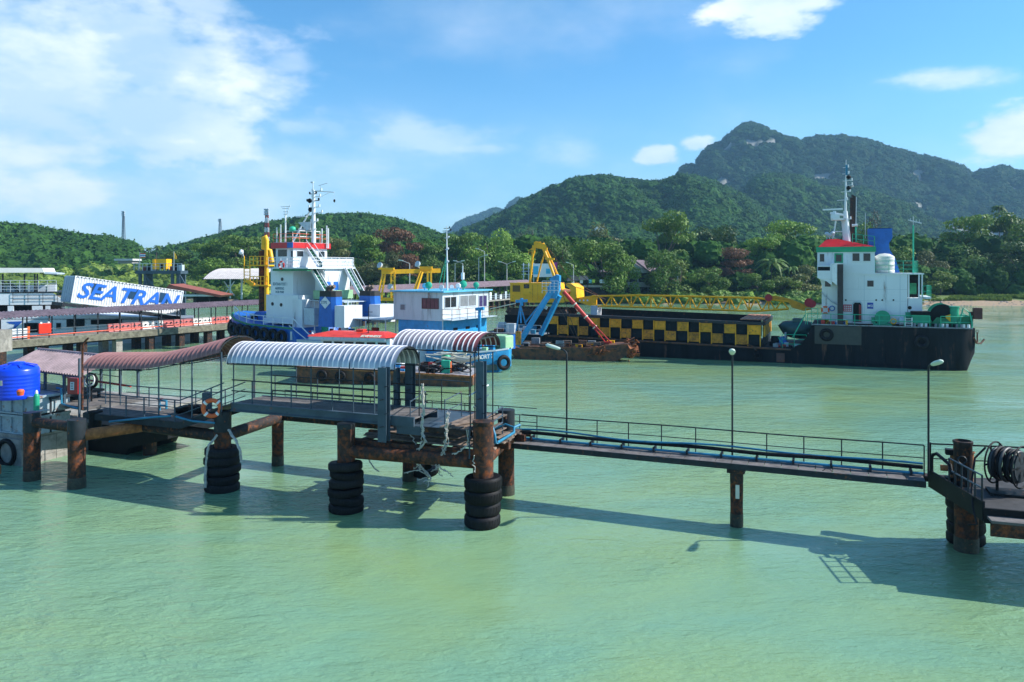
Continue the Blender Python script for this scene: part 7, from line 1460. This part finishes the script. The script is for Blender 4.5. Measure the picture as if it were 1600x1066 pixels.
# ================================================================ LEFT BACKGROUND: roofed pier, ferry, container, tower
b0 = PW(20, 532, 2.5); BF = Frame(b0.x, b0.y, R(62)); bp_ = FT(BF, 10, 2, 0, 'roofed_pier', 'long concrete pier with a brown purple roof and red handpipe behind the tug bow', 'pier'); g = G(BF, bp_)
LB = 37.0
for k in range(14): x = -14 + (LB + 14) * k / 14; g.put(MB().box(x, x + (LB + 14) / 14 - .03, 0, 4.2, 2.15, 2.5), 'deck_slab', concrete)
g.put(MB().box(-14, LB, -.06, .0, 1.7, 2.46), 'edge_beam', mat('mossy_concrete', (.16, .15, .11), .9, var=.4, grime=.5)); g.put(MB().box(-14, LB, .5, 3.7, 1.5, 2.15), 'girder', blk)
for k in range(11): x = -10 + 4.4 * k; g.put(MB().box(x, x + .8, .4, 1.2, -1, 2.1).box(x, x + .8, 3, 3.8, -1, 2.1), 'pier_leg', concrete if k == 5 else darkpipe)
ze = g.z(143, 490, -.3); zrg = g.z(143, 481, 2.1)
nr = 120; Lr = LB + 14
for nm, (ya, za_), (yb, zb2) in (('a', (-.4, ze), (2.1, zrg)), ('b', (2.1, zrg), (4.6, ze))):
    vs = []
    for i in range(nr * 2 + 1):
        x = -14 + Lr * i / (nr * 2); h = .09 * (1 if i % 2 else -1); vs += [(x, ya, za_ + h), (x, yb, zb2 + h)]
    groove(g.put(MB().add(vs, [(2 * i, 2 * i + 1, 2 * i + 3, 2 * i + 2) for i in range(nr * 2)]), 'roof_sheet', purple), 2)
for k in range(18): x = -13 + 2.8 * k; g.put(MB().box(x - .05, x + .05, -.05, .05, 2.5, ze).box(x - .05, x + .05, 4.1, 4.2, 2.5, ze), 'post', dsteel)
for z, m_, r_ in ((3.45, gsteel, .035), (3.1, gsteel, .03), (2.8, mat('red_pipe', (.65, .07, .02), .5), .07)): g.put(MB().tube([(-14, -.08, z), (LB, -.08, z)], r_, 6), 'handrail', m_)
bcol = [mat('pink_barrier', (.55, .14, .13), .5, var=.15), mat('white_barrier', (.75, .72, .68), .5, var=.1, grime=.1)]
def barrier(x, i, lab):
    t = FT(BF, x, .9, 2.5, 'road_barrier', lab, 'barrier', 'red and white plastic barriers along the roofed pier'); b = MB(); b.prism([(.55, 2.5), (.7, 2.75), (.75, 3.45), (1.0, 3.45), (1.05, 2.75), (1.2, 2.5)], 'yz', x, x + 1.45); G(BF, t).put(b, 'body', bcol[i], bevel=.05)
    G(BF, t).put(MB().cyl((x + .4, .6, 3.1), (x + .4, .72, 3.1), .1, n=8).cyl((x + 1.05, .6, 3.1), (x + 1.05, .72, 3.1), .1, n=8), 'hole', blk)
for i in range(15):
    px = 132 + 15 * i; x = g.x(px, .9); w_ = 'white' if i in (3, 4, 8, 9, 12) else 'pinkish red'
    o = ['first', 'second', 'third', 'fourth', 'fifth', 'sixth', 'seventh', 'eighth', 'ninth', 'tenth', 'eleventh', 'twelfth', 'thirteenth', 'fourteenth', 'fifteenth'][i]
    barrier(11.2 + 1.5 * i, 1 if w_ == 'white' else 0, f'{w_} plastic barrier on the roofed pier, {o} from the left of the row')
rbx = FT(BF, g.x(71, -.2), -.2, 2.9, 'notice_box', 'bright red box hung on the handrail of the roofed pier', 'box'); g.t_ = 0; g2 = G(BF, rbx); x = g.x(71, -.2); g2.put(MB().box(x - .75, x + .55, -.35, -.12, 3.0, 4.1), 'box', mat('signal_red', (.75, .03, .01), .4), bevel=.03); g2.put(MB().box(x - .6, x - .4, -.3, -.2, 4.1, 4.25).box(x + .2, x + .4, -.3, -.2, 4.1, 4.25), 'bracket', white)
wb2 = FT(BF, g.x(45, 1), 1, 2.5, 'slatted_gate', 'white slatted gate with a red upright at the near end of the roofed pier', 'gate'); g2 = G(BF, wb2)
for k in range(5): g2.put(MB().box(g.x(18, .6), g.x(42, .6), .5, .6, 2.6 + .22 * k, 2.76 + .22 * k), 'slat', white)
g2.put(MB().box(g.x(42, .6), g.x(42, .6) + .25, .48, .62, 2.5, 3.8), 'upright', orange)
kk = thing('kiosk', 'small grey kiosk with a brown purple roof at the left edge', 'kiosk', P(-36, 545, 76)); q = kk.location
MB().box(-3, 1.55, 0, 3, -.5, 1.7).build('wall', concrete, kk); MB().box(-3, 1.6, -.03, 0, .3, 1.1).build('pale_panel', cream, kk)
vs = []
for i in range(33): h = .05 * (1 if i % 2 else -1); vs += [(-3 + 5 * i / 32, -.5, 1.85 + h), (-3.6 + 5 * i / 32, 1.5, 3.0 + h)]
MB().add(vs, [(2 * i, 2 * i + 1, 2 * i + 3, 2 * i + 2) for i in range(32)]).build('roof_sheet', purple, kk)
# ferry
ff0 = P(50, 500, 99); FF = Frame(ff0.x, ff0.y, R(20)); fy = FT(FF, 0, 4, 0, 'car_ferry', 'white car ferry with big square openings and a canopied upper deck at left', 'ferry'); g = G(FF, fy)
fw = mat('ferry_white', (.66, .70, .76), .5, var=.05, grime=.12)
g.poly('hull', fw, [(-160, 560), (-160, 498), (150, 492), (300, 500), (300, 545)], .3, 9)
g.poly('upper_side', fw, [(-160, 458), (83, 458), (98, 470), (98, 476), (-160, 478)], .25, .2)
for pa, pb in ((-160, -30), (12, 21), (50, 66), (71, 78)): g.poly('pillar', fw, [(pa, 478), (pb, 478), (pb, 497), (pa, 497)], .25, .3)
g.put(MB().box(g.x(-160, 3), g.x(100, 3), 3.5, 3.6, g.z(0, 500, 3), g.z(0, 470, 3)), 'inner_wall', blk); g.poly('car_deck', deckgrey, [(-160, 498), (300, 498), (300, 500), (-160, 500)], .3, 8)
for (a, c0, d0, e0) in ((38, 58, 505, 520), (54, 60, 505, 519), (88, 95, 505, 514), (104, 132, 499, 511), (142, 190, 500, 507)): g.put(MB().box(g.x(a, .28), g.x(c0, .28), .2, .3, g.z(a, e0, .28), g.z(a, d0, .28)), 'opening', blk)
g.poly('blue_emblem', mat('emblem_blue', (.01, .08, .38), .5), [(10, 503), (36, 502), (24, 513), (20, 515), (23, 507), (15, 506)], .27, .02)
g.put(MB().box(g.x(-160, .2), g.x(92, .2), .2, 8, g.z(0, 458.5, .2), g.z(0, 457, .2)), 'upper_deck', dsteel)
zu = g.z(0, 457, .3); rail(g, [(g.x(-120, .3), .3, zu), (g.x(88, .3), .3, zu)], 1.5, ltgrey, n=4, every=1.0, r=.03); rail(g, [(g.x(20, .1), .1, zu - 1.4), (g.x(90, .1), .1, zu - 1.4)], 1.4, dsteel, n=3, every=1.6, r=.03)
for px in (-30, 3, 37, 53, 57): g.put(MB().box(g.x(px, .6), g.x(px, .6) + .16, .6, .76, zu, g.z(px, 428, .6)), 'canopy_post', dsteel)
g.poly('canopy_roof', mat('canopy_white', (.78, .76, .72), .5, var=.04), [(-160, 427), (69, 426), (66, 419), (-160, 418)], .3, 7); g.poly('canopy_roof', ltgrey, [(69, 428), (89, 429), (89, 427), (69, 425)], .5, 5)
for k in range(12): x = g.x(-100 + 16 * k, 3); g.put(MB().box(x, x + .9, 2.5, 3.4, zu, zu + .9), 'bench', [white, ltgrey, pwhite][k % 3])
g.put(MB().beam(g.p(12, 441, 2), g.p(30, 456, 2), .3, .1).beam(g.p(12, 440, 2), g.p(30, 452, 2), .06), 'stair', dsteel)
g.tube('ventilator', gsteel, [(134, 490, -.2), (134, 469, -.2)], .35, 10); g.put(MB().cyl(g.p(134, 470, -.2), g.p(134, 467, -.2), .5, .4, 10), 'ventilator_cap', dsteel)
for k in range(22): pa = 100 + 7 * k; g.put(MB().beam(g.p(pa, 480, .3), g.p(pa, 487, .3), .06), 'rail_post', ltgrey)
g.put(MB().beam(g.p(96, 480, .3), g.p(260, 484, .3), .06), 'rail', ltgrey); g.put(MB().box(g.x(118, 2), g.x(170, 2), 1.8, 2.4, g.z(140, 489, 2), g.z(140, 485, 2)), 'red_box', redm)
# container-like passenger bridge lettered SEATRAN
A_ = P(118, 431, 95); B_ = P(287, 455, 105); ex_ = (B_ - A_); Lc = ex_.length; ex_.normalize(); ey_ = Vector((-ex_.y, ex_.x, 0)).normalized(); ez_ = ex_.cross(ey_); H_, Wc = 3.35, 3.6
ct = thing('container', 'white tilted container lettered SEATRAN in big blue italics, left background', 'container', A_ - ez_ * H_); ct.rotation_mode = 'QUATERNION'; ct.rotation_quaternion = Matrix((ex_, ey_, ez_)).transposed().to_quaternion()
cw = mat('container_white', (.72, .73, .74), .5, var=.05, grime=.12)
MB().box(0, Lc, .06, Wc, 0, H_).build('body', cw, ct)
nrb = 44
for k in range(nrb): x = .15 + (Lc - .3) * k / nrb; MB().prism([(x, .06), (x + .05, .0), (x + .16, .0), (x + .2, .06)], 'xy', .12, H_ - .14).build('side_rib', cw, ct)
MB().box(0, Lc, -.02, .06, H_ - .14, H_ + .02).build('top_rail', cw, ct); MB().box(0, Lc, -.02, .06, 0, .12).build('bottom_rail', cw, ct)
for k in range(30): MB().box(.2 + (Lc - .3) * k / 30, .36 + (Lc - .3) * k / 30, -.06, -.02, H_ - .12, H_ - .04).build('lashing_slot', blk, ct)
for xx in (-.02, Lc - .1): MB().box(xx, xx + .12, -.03, .06, 0, H_).build('corner_post', cw, ct)
for a in (2.1, 6.6, 10.6): MB().box(a, a + 1.15, -.035, .0, H_ * .42, H_ * .82).build('window', mat('dark_blue_window', (.02, .06, .12), .2), ct)
MB().box(-.08, -.0, .1, Wc - .1, .1, H_ - .1).build('end_door', mat('door_grey', (.42, .47, .54), .5, var=.06), ct)
for k in range(5): MB().box(-.13, -.08, .3 + .75 * k, .4 + .75 * k, .15, H_ - .15).build('door_bar', ltgrey, ct)
tx = text_obj('seatran_lettering', 'SEATRAN', 2.75, mat('letter_blue', (.01, .14, .62), .45, var=.05), ct, (.45, -.04, .78), (R(90), 0, 0), .012, font_shear=.32, bold=.055)
bw_ = max(v.co.x for v in tx.data.vertices); tx.scale = ((Lc - .8) / bw_, 1, 1)
MB().box(-1, Lc, -.3, Wc, -.5, -.1).build('support_frame', dsteel, ct)
# steel tower with the yellow hut
tp = P(253, 450, 150); tw = thing('steel_tower', 'grey steel portal tower with a yellow hut and railings on top, behind the container', 'tower', (tp.x, tp.y, 0)); sc8 = 8.0
def tx_(px): return (px - 253) / sc8
def tz_(py): return 10 - (py - 420) / sc8
for pa, pb in ((222, 234), (272, 286)): MB().box(tx_(pa), tx_(pa) + .5, -1.5, -1, 0, tz_(428)).box(tx_(pb) - .5, tx_(pb), -1.5, -1, 0, tz_(428)).box(tx_(pa), tx_(pb), 1, 1.4, 0, tz_(428)).build('leg', gsteel, tw)
MB().box(tx_(218), tx_(288), -1.7, 1.7, tz_(428), tz_(423)).build('beam', gsteel, tw)
for pa, pb in ((234, 246), (286, 296)): MB().beam((tx_(pa), -1.2, tz_(432)), (tx_(pb), -1.2, tz_(450)), .3).build('brace', gsteel, tw)
b = MB()
for k in range(12): x = tx_(216) + (tx_(290) - tx_(216)) * k / 11; b.cyl((x, -1.7, tz_(423)), (x, -1.7, tz_(412)), .05, n=5)
b.beam((tx_(216), -1.7, tz_(412)), (tx_(290), -1.7, tz_(412)), .08).beam((tx_(216), -1.7, tz_(417)), (tx_(290), -1.7, tz_(417)), .06).build('railing', ltgrey, tw)
MB().box(tx_(246), tx_(264), -1.2, 1.2, tz_(421), tz_(405)).build('yellow_hut', yellow, tw); MB().box(tx_(243), tx_(247), -1.3, 1.2, tz_(421), tz_(405.5)).build('yellow_hut_side', yellow, tw); MB().box(tx_(254), tx_(259), -1.24, -1.2, tz_(420), tz_(413)).build('hut_opening', blk, tw)
for k, px in enumerate((226, 232, 239, 269, 275, 281)): MB().box(tx_(px), tx_(px) + .9, -1, 0, tz_(423), tz_(416 - k % 3)).build('tower_gear', [mat('tower_rust', (.16, .03, .02), .6), blk, ltgrey][k % 3], tw)
MB().cyl((tx_(223), -1.2, tz_(423)), (tx_(223), -1.2, tz_(395)), .05, n=5).build('flag_pole', ltgrey, tw)
for k, c_ in enumerate((redm, white, blue, white, redm)): MB().box(tx_(223.5), tx_(231.5), -1.25 + .002 * k, -1.2, tz_(396 + 1.4 * k + 1.3), tz_(396 + 1.4 * k)).build('flag_stripe', c_, tw)
MB().cyl((tx_(276), -1.2, tz_(423)), (tx_(276), -1.2, tz_(393)), .05, n=5).build('flag_pole', ltgrey, tw); MB().add([(tx_(276), -1.2, tz_(394)), (tx_(280.5), -1.2, tz_(402)), (tx_(280), -1.2, tz_(405)), (tx_(276), -1.2, tz_(405)), (tx_(276), -1.15, tz_(394)), (tx_(280.5), -1.15, tz_(402)), (tx_(280), -1.15, tz_(405)), (tx_(276), -1.15, tz_(405))], [(0, 1, 2, 3), (7, 6, 5, 4), (0, 4, 5, 1), (1, 5, 6, 2), (2, 6, 7, 3), (3, 7, 4, 0)]).build('yellow_flag', yellow, tw)
# sheds and roofs
def pblk(name, label, cat, Y, parts):
    """a thing at distance Y, its parts given as (name, material, px0, px1, pytop, pybot, depth offset, depth)"""
    cx = sum(p[2] + p[3] for p in parts) / len(parts) / 2; o = thing(name, label, cat, ((cx - 800) / F_ * Y, Y, 0))
    for nm, m_, a, b_, t_, u_, dy, dd in parts: MB().box((a - cx) / F_ * Y, (b_ - cx) / F_ * Y, dy, dy + dd, CAMZ - (u_ - HY) / F_ * Y, CAMZ - (t_ - HY) / F_ * Y).build(nm, m_, o)
    return o, cx
redroof = mat('red_brown_roof', (.30, .085, .05), .65, var=.2, grime=.2)
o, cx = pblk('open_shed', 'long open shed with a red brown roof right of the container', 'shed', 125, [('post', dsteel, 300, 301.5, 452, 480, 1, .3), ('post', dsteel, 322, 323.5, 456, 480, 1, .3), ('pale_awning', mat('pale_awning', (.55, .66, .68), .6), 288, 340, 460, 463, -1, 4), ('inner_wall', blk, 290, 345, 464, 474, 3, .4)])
k_ = 125 / F_; X = lambda px: (px - cx) * k_; Z = lambda py: 10 - (py - 420) * k_
MB().prism([(X(264), Z(452)), (X(271), Z(444)), (X(278), Z(446)), (X(352), Z(461)), (X(348), Z(464)), (X(278), Z(451))], 'xz', -1.5, 4).build('roof', redroof, o)
o, cx = pblk('arched_shed', 'pale arched roof shed on thin posts left of the yellow ringed pile', 'shed', 132, [('post', ltgrey, 376, 378, 436, 468, 0, .3), ('post', ltgrey, 345, 346.5, 436, 468, 4, .3), ('post', ltgrey, 410, 412, 436, 468, 0, .3)])
k_ = 132 / F_; vs = []
for i in range(61):
    u = i / 60; a = -1.15 + 2.3 * u if False else 0
for j in range(9):
    t_ = j / 8
    for i in range(61): px = 326 + 4 * (1 - math.cos(t_ * 1.3)) * 3 + (100 - 8) * i / 60; vs.append(((px - cx) * k_, -2.5 + 7 * t_, 10 - (436 - 16 * math.sin(t_ * math.pi * .55) - 420) * k_ + (.06 if i % 2 else 0)))
MB().add(vs, [(j * 61 + i, j * 61 + i + 1, (j + 1) * 61 + i + 1, (j + 1) * 61 + i) for j in range(8) for i in range(60)]).build('roof', mat('dusty_pale_roof', (.55, .50, .47), .6, var=.12, grime=.2), o, 30)
for a, b_ in (((350, 440), (366, 462)), ((366, 440), (350, 462)), ((378, 440), (392, 440))): MB().beam(((a[0] - cx) * k_, 0, 10 - (a[1] - 420) * k_), ((b_[0] - cx) * k_, 0, 10 - (b_[1] - 420) * k_), .15).build('brace', ltgrey, o)
# pile with yellow platforms
yp = P(411, 480, 97); yt = thing('ringed_pile', 'dark pile with yellow ladder platforms and a bent yellow pipe, left of the tug', 'pile', (yp.x, yp.y, 0)); k_ = 97 / F_; X = lambda px: (px - 411) * k_; Z = lambda py: 10 - (py - 420) * k_
MB().cyl((0, 0, -1), (0, 0, Z(392)), .52, n=18).build('shaft', rustpile, yt, 40)
MB().tube([(X(419), -.6, Z(500)), (X(419), -.6, Z(376)), (X(417), -.6, Z(370)), (X(414), -.6, Z(372)), (X(414), -.6, Z(388)), (X(424), -.5, Z(392)), (X(427), -.5, Z(410))], .28, 10).build('yellow_pipe', yellow, yt, 50)
for py in (415, 446): 
    MB().box(X(396), X(424), -1.4, 1.2, Z(py + 1), Z(py - 1)).build('platform', yellow, yt); b = MB()
    for k in range(6): b.cyl((X(396) + (X(424) - X(396)) * k / 5, -1.4, Z(py)), (X(396) + (X(424) - X(396)) * k / 5, -1.4, Z(py - 14)), .06, n=5)
    b.beam((X(396), -1.4, Z(py - 14)), (X(424), -1.4, Z(py - 14)), .09).beam((X(396), -1.4, Z(py - 7)), (X(424), -1.4, Z(py - 7)), .07).build('railing', yellow, yt)
for px in (387, 396): MB().cyl((X(px), -1.3, Z(444)), (X(px), -1.3, Z(400 if px < 390 else 414)), .07, n=5).build('ladder_side', yellow, yt)
for k in range(6): MB().beam((X(387), -1.3, Z(440 - 5 * k)), (X(396), -1.3, Z(440 - 5 * k)), .07).build('rung', yellow, yt)
MB().beam((X(390), -1.2, Z(438)), (X(402), -1.2, Z(445)), .5, .4).build('bracket', yellow, yt); MB().lathe([(0, -.2), (.35, 0), (.3, .3), (0, .3)], (X(384), -1.3, Z(395)), 10, (-.8, -.5, .4)).cyl((X(386), -1.3, Z(402)), (X(385), -1.3, Z(396)), .05, n=5).build('floodlight', white, yt)
# yellow gantry
gn = thing('gantry', 'yellow gantry frame with two legs and floodlights behind the blue roofed houseboat', 'gantry', P(640, 480, 122) * 1); gn.location.z = 0; k_ = 122 / F_; X = lambda px: (px - 640) * k_; Z = lambda py: 10 - (py - 420) * k_
MB().beam((X(596), 0, Z(425)), (X(686), 2, Z(423)), .7, .7).build('beam', yellow, gn); MB().beam((X(592), -.2, Z(420)), (X(616), -.2, Z(420)), .9, .3).beam((X(654), 1.2, Z(419)), (X(674), 1.2, Z(419)), .9, .5).build('head', yellow, gn)
for a, b_ in (((598, 425), (589, 476)), ((602, 425), (596, 470)), ((611, 425), (612, 466)), ((616, 425), (618, 478)), ((660, 425), (652, 452)), ((668, 424), (669, 456)), ((673, 424), (674, 456)), ((657, 424), (647, 455))): MB().beam((X(a[0]), .2, Z(a[1])), (X(b_[0]), -.4, Z(b_[1])), .26).build('leg', yellow, gn)
for k in range(5): MB().beam((X(597 - k), 0, Z(431 + 9 * k)), (X(603 - k), 0, Z(431 + 9 * k)), .12).beam((X(611), 0, Z(431 + 8 * k)), (X(617), 0, Z(431 + 8 * k)), .12).build('rung', yellow, gn)
MB().beam((X(584), -.3, Z(467)), (X(618), -.3, Z(468)), .4, .5).build('foot_beam', yellow, gn)
for px, py in ((594, 415), (653, 413), (610, 448)): MB().lathe([(0, -.3), (.45, -.1), (.5, .2), (0, .3)], (X(px), 0, Z(py)), 12, (-.5, -.7, .3)).cyl((X(px), 0, Z(py)), (X(px) + .2, 0, Z(py + 6)), .06, n=5).build('floodlight', ltgrey, gn, 40)
# long roofed jetty running back to the shore
ja, jb = P(470, 457, 118), P(835, 441, 212); ja.z = jb.z = 0; dv = jb - ja; JF = Frame(ja.x, ja.y, math.atan2(dv.y, dv.x)); Lj = dv.length
jt = FT(JF, Lj / 2, 2, 0, 'roofed_jetty', 'long jetty with a brown purple roof running back to the trees in the middle', 'jetty'); g = G(JF, jt)
for nm, (ya, za_), (yb, zb2) in (('a', (-.5, 5.7), (2.2, 6.9)), ('b', (2.2, 6.9), (5, 5.7))):
    vs = []
    for i in range(401): x = Lj * i / 400; h = .09 * (1 if i % 2 else -1); vs += [(x, ya, za_ + h), (x, yb, zb2 + h)]
    g.put(MB().add(vs, [(2 * i, 2 * i + 1, 2 * i + 3, 2 * i + 2) for i in range(400)]), 'roof_sheet', purple)
for k in range(30): x = Lj * k / 29; g.put(MB().box(x, x + .2, 0, .2, 2.4, 5.7).box(x, x + .2, 4.2, 4.4, 2.4, 5.7), 'post', dsteel); g.put(MB().box(x, x + .6, .2, .8, -1, 2.1).box(x, x + .6, 3.6, 4.2, -1, 2.1), 'pier_leg', darkpipe)
g.put(MB().box(0, Lj, -.1, 4.6, 2.1, 2.45), 'deck', concrete)
for k in range(40): x = Lj * (.35 + .6 * k / 39) ; g.put(MB().box(x, x + 1.2, .1, .2, 2.5, 3.6 + (k % 3) * .35), 'side_panel', [white, ltgrey, dsteel, pwhite][k % 4 if k % 2 else 2])
rail(g, [(0, -.05, 2.45), (Lj, -.05, 2.45)], 1.0, ltgrey, n=2, every=2.5)
# small landing shelter and shore house
ha = P(912, 445, 216); o = thing('landing_shelter', 'small shelter with a flat brown roof at the shore, right of the crane', 'shelter', (ha.x, ha.y, 0)); k_ = 216 / F_; X = lambda px: (px - 912) * k_; Z = lambda py: 10 - (py - 420) * k_
MB().prism([(X(886), Z(438)), (X(890), Z(431)), (X(916), Z(431)), (X(920), Z(437)), (X(886), Z(439.5))], 'xz', -1, 4).build('roof', purple, o)
for px in (889, 898, 908, 917): MB().box(X(px), X(px) + .25, 0, .25, 0, Z(437)).build('post', dsteel, o)
for a, m_ in ((893, white), (906, white), (920, mat('sign_teal', (.1, .4, .45), .5)), (925, mat('sign_lime', (.45, .55, .05), .5)), (937, white), (941, ltgrey)): MB().box(X(a), X(a + 4.5), -.2, -.1, Z(442.5), Z(437)).build('panel', m_, o)
MB().box(X(886), X(950), 0, 3, Z(449), Z(446)).build('deck', concrete, o); MB().box(X(886), X(950), 1, 3, -1, Z(449)).build('base', blk, o)
o = thing('shore_house', 'open fronted shore house with a hipped brown roof and white balcony band', 'house', (P(1000, 450, 228).x, 228, 0)); k_ = 228 / F_; X = lambda px: (px - 1000) * k_; Z = lambda py: 10 - (py - 420) * k_
wl_ = mat('house_wall', (.42, .46, .45), .7, var=.1, grime=.15)
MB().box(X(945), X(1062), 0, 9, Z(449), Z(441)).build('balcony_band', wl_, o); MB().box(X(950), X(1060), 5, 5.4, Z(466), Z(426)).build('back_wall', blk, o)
for px in (948, 974, 996, 1018, 1040, 1058): MB().box(X(px), X(px) + .55, .4, .9, 0, Z(441)).box(X(px), X(px) + .4, .3, .7, Z(441), Z(427)).build('column', wl_, o)
MB().box(X(943), X(1064), -.3, 9, Z(427), Z(424.5)).build('eave_board', wl_, o)
MB().add([(X(940), -.8, Z(425)), (X(1066), -.8, Z(425)), (X(1066), 10, Z(425)), (X(940), 10, Z(425)), (X(984), 4.5, Z(405)), (X(1022), 4.5, Z(407))], [(0, 1, 5, 4), (1, 2, 5), (2, 3, 4, 5), (3, 0, 4), (0, 3, 2, 1)]).build('roof', purple, o)
MB().add([(X(984), -1.0, Z(407)), (X(1014), -1.0, Z(426)), (X(960), -1.0, Z(426)), (X(984), -.7, Z(407)), (X(1014), -.7, Z(426)), (X(960), -.7, Z(426))], [(0, 1, 2), (5, 4, 3), (0, 3, 4, 1), (1, 4, 5, 2), (2, 5, 3, 0)]).build('gable', wl_, o)
MB().beam((X(983), -1.1, Z(402)), (X(1016), -1.1, Z(427)), .5, .5).beam((X(985), -1.1, Z(402)), (X(956), -1.1, Z(427)), .5, .5).build('barge_board', purple, o)
MB().box(X(945), X(1062), 4, 12, -1, 2.0).build('plinth', concrete, o)
# billboard and pink tower of signs behind the crane
o = thing('billboard', 'white and blue billboard with a magenta edge behind the yellow crane mast', 'billboard', (P(848, 440, 218).x, 218, 0)); k_ = 218 / F_; X = lambda px: (px - 848) * k_; Z = lambda py: 10 - (py - 420) * k_
MB().box(X(833), X(866), 0, .3, Z(433), Z(412)).build('board', white, o); MB().box(X(833.5), X(841), -.04, 0, Z(429), Z(416)).build('blue_area', mat('sky_print', (.03, .40, .62), .5), o); MB().box(X(853), X(860), -.04, 0, Z(428), Z(420)).build('blue_area', mat('sky_print', (0, 0, 0)), o)
MB().box(X(866), X(871), -.05, .3, Z(426), Z(410)).build('magenta_edge', mat('magenta_print', (.40, .03, .25), .5), o)
for px in (818, 826, 834, 864): MB().cyl((X(px), .2, 0), (X(px), .2, Z(411)), .15, n=6).build('leg', ltgrey, o)
for k in range(4): MB().beam((X(815), .2, Z(414 + 5 * k)), (X(834), .2, Z(414 + 5 * k)), .15).build('scaffold_bar', bwhite, o)
# far lamp posts
def flamp(px, pyt, Y, arm, label):
    X0_ = (px - 800) / F_ * Y; z0 = 2.4; zt6 = 10 - (pyt - 420) / F_ * Y; t = thing('street_lamp', label, 'street lamp', (X0_, Y, z0), 0, 'street lamps on the far quay'); MB().cyl((0, 0, 0), (0, 0, zt6 - z0), .14, .09, 8).build('pole', mat('pale_pole', (.42, .44, .42), .6), t, 40)
    for s_ in ([arm] if arm else [-1, 1]): MB().cyl((0, 0, zt6 - z0), (s_ * 1.5, 0, zt6 - z0 + .6), .07, n=6).build('arm', mat('pale_pole', (0, 0, 0)), t); MB().beam((s_ * 1.4, 0, zt6 - z0 + .6), (s_ * 2.3, 0, zt6 - z0 + .75), .4, .22).build('lamp_head', lampm, t)
for a in ((549, 412, 150, -1, 'far lamp right of the tug stairs, in front of dark trees'), (640, 412, 160, -1, 'far lamp rising through the middle of the yellow gantry beam'), (711, 412, 185, 1, 'shorter far lamp just right of the houseboat mast'), (723, 412, 185, -1, 'far lamp with a grey box, second right of the houseboat mast'), (748, 403, 195, 1, 'far lamp third right of the houseboat mast'), (757, 393, 195, -1, 'tallest far lamp, right of the houseboat mast'), (792, 413, 200, 0, 'double armed far lamp left of the yellow crane'), (896, 414, 212, -1, 'far lamp above the crane counterweight')): flamp(*a)
# masts on the hills, houses far off
def lattice(px, p0, p1, Y, w_, m1, m2, label):
    o = thing('radio_mast', label, 'radio mast', ((px - 800) / F_ * Y, Y, 10 - (p0 - 420) / F_ * Y)); h = (p0 - p1) / F_ * Y; n_ = 10
    for k in range(n_):
        b = MB(); z0, z1 = h * k / n_, h * (k + 1) / n_; q0, q1 = w_ * (1 - .6 * k / n_), w_ * (1 - .6 * (k + 1) / n_)
        for sx_, sy_ in ((-1, -1), (1, -1), (1, 1), (-1, 1)): b.beam((sx_ * q0, sy_ * q0, z0), (sx_ * q1, sy_ * q1, z1), .3)
        b.beam((-q0, -q0, z0), (q1, -q1, z1), .22).beam((q0, -q0, z0), (-q1, -q1, z1), .22).build('mast_section', m1 if k % 2 else m2, o)
    for k in range(3): MB().box(-w_ * 1.1, w_ * 1.1, -w_ * 1.1, w_ * .2, h * (.86 + .05 * k), h * (.89 + .05 * k)).build('antenna', ltgrey, o)
gm_ = mat('mast_grey', (.20, .22, .25), .5)
lattice(193, 382, 330, 520, .9, gm_, gm_, 'thin grey radio mast on the skyline of the left hill'); lattice(344, 372, 342, 620, 1.2, gm_, gm_, 'short grey radio mast at the left shoulder of the central hill'); lattice(417, 400, 326, 320, .9, mat('mast_white', (.7, .7, .7), .5), mat('mast_red', (.4, .06, .04), .5), 'red and white radio mast behind the tug, left of its aerials')
o, cx = pblk('far_shed', 'long low shed with a pale roof among the green trees at left', 'shed', 330, [('roof', mat('pale_far_roof', (.6, .6, .6), .6), 180, 209, 404.5, 407.5, -1, 8), ('wall', mat('far_wall', (.25, .25, .25), .8), 184, 206, 407.5, 412, 0, 6)])
o, cx = pblk('hill_temple', 'small white roofed temple on the hillside above the trees', 'temple', 600, [('roof', white, 928, 944, 357, 359.5, -1, 8), ('upper_roof', cream, 932, 940, 354.5, 357, 0, 6), ('wall', cream, 930, 942, 359.5, 364, 0, 6)])
o, cx = pblk('shore_hut', 'low dark roofed hut under the trees right of the white ship', 'hut', 232, [('roof', mat('hut_roof', (.35, .30, .28), .7), 1495, 1540, 446, 449, -1, 6), ('wall', mat('hut_wall', (.10, .08, .07), .8), 1500, 1536, 449, 458, 0, 4)])
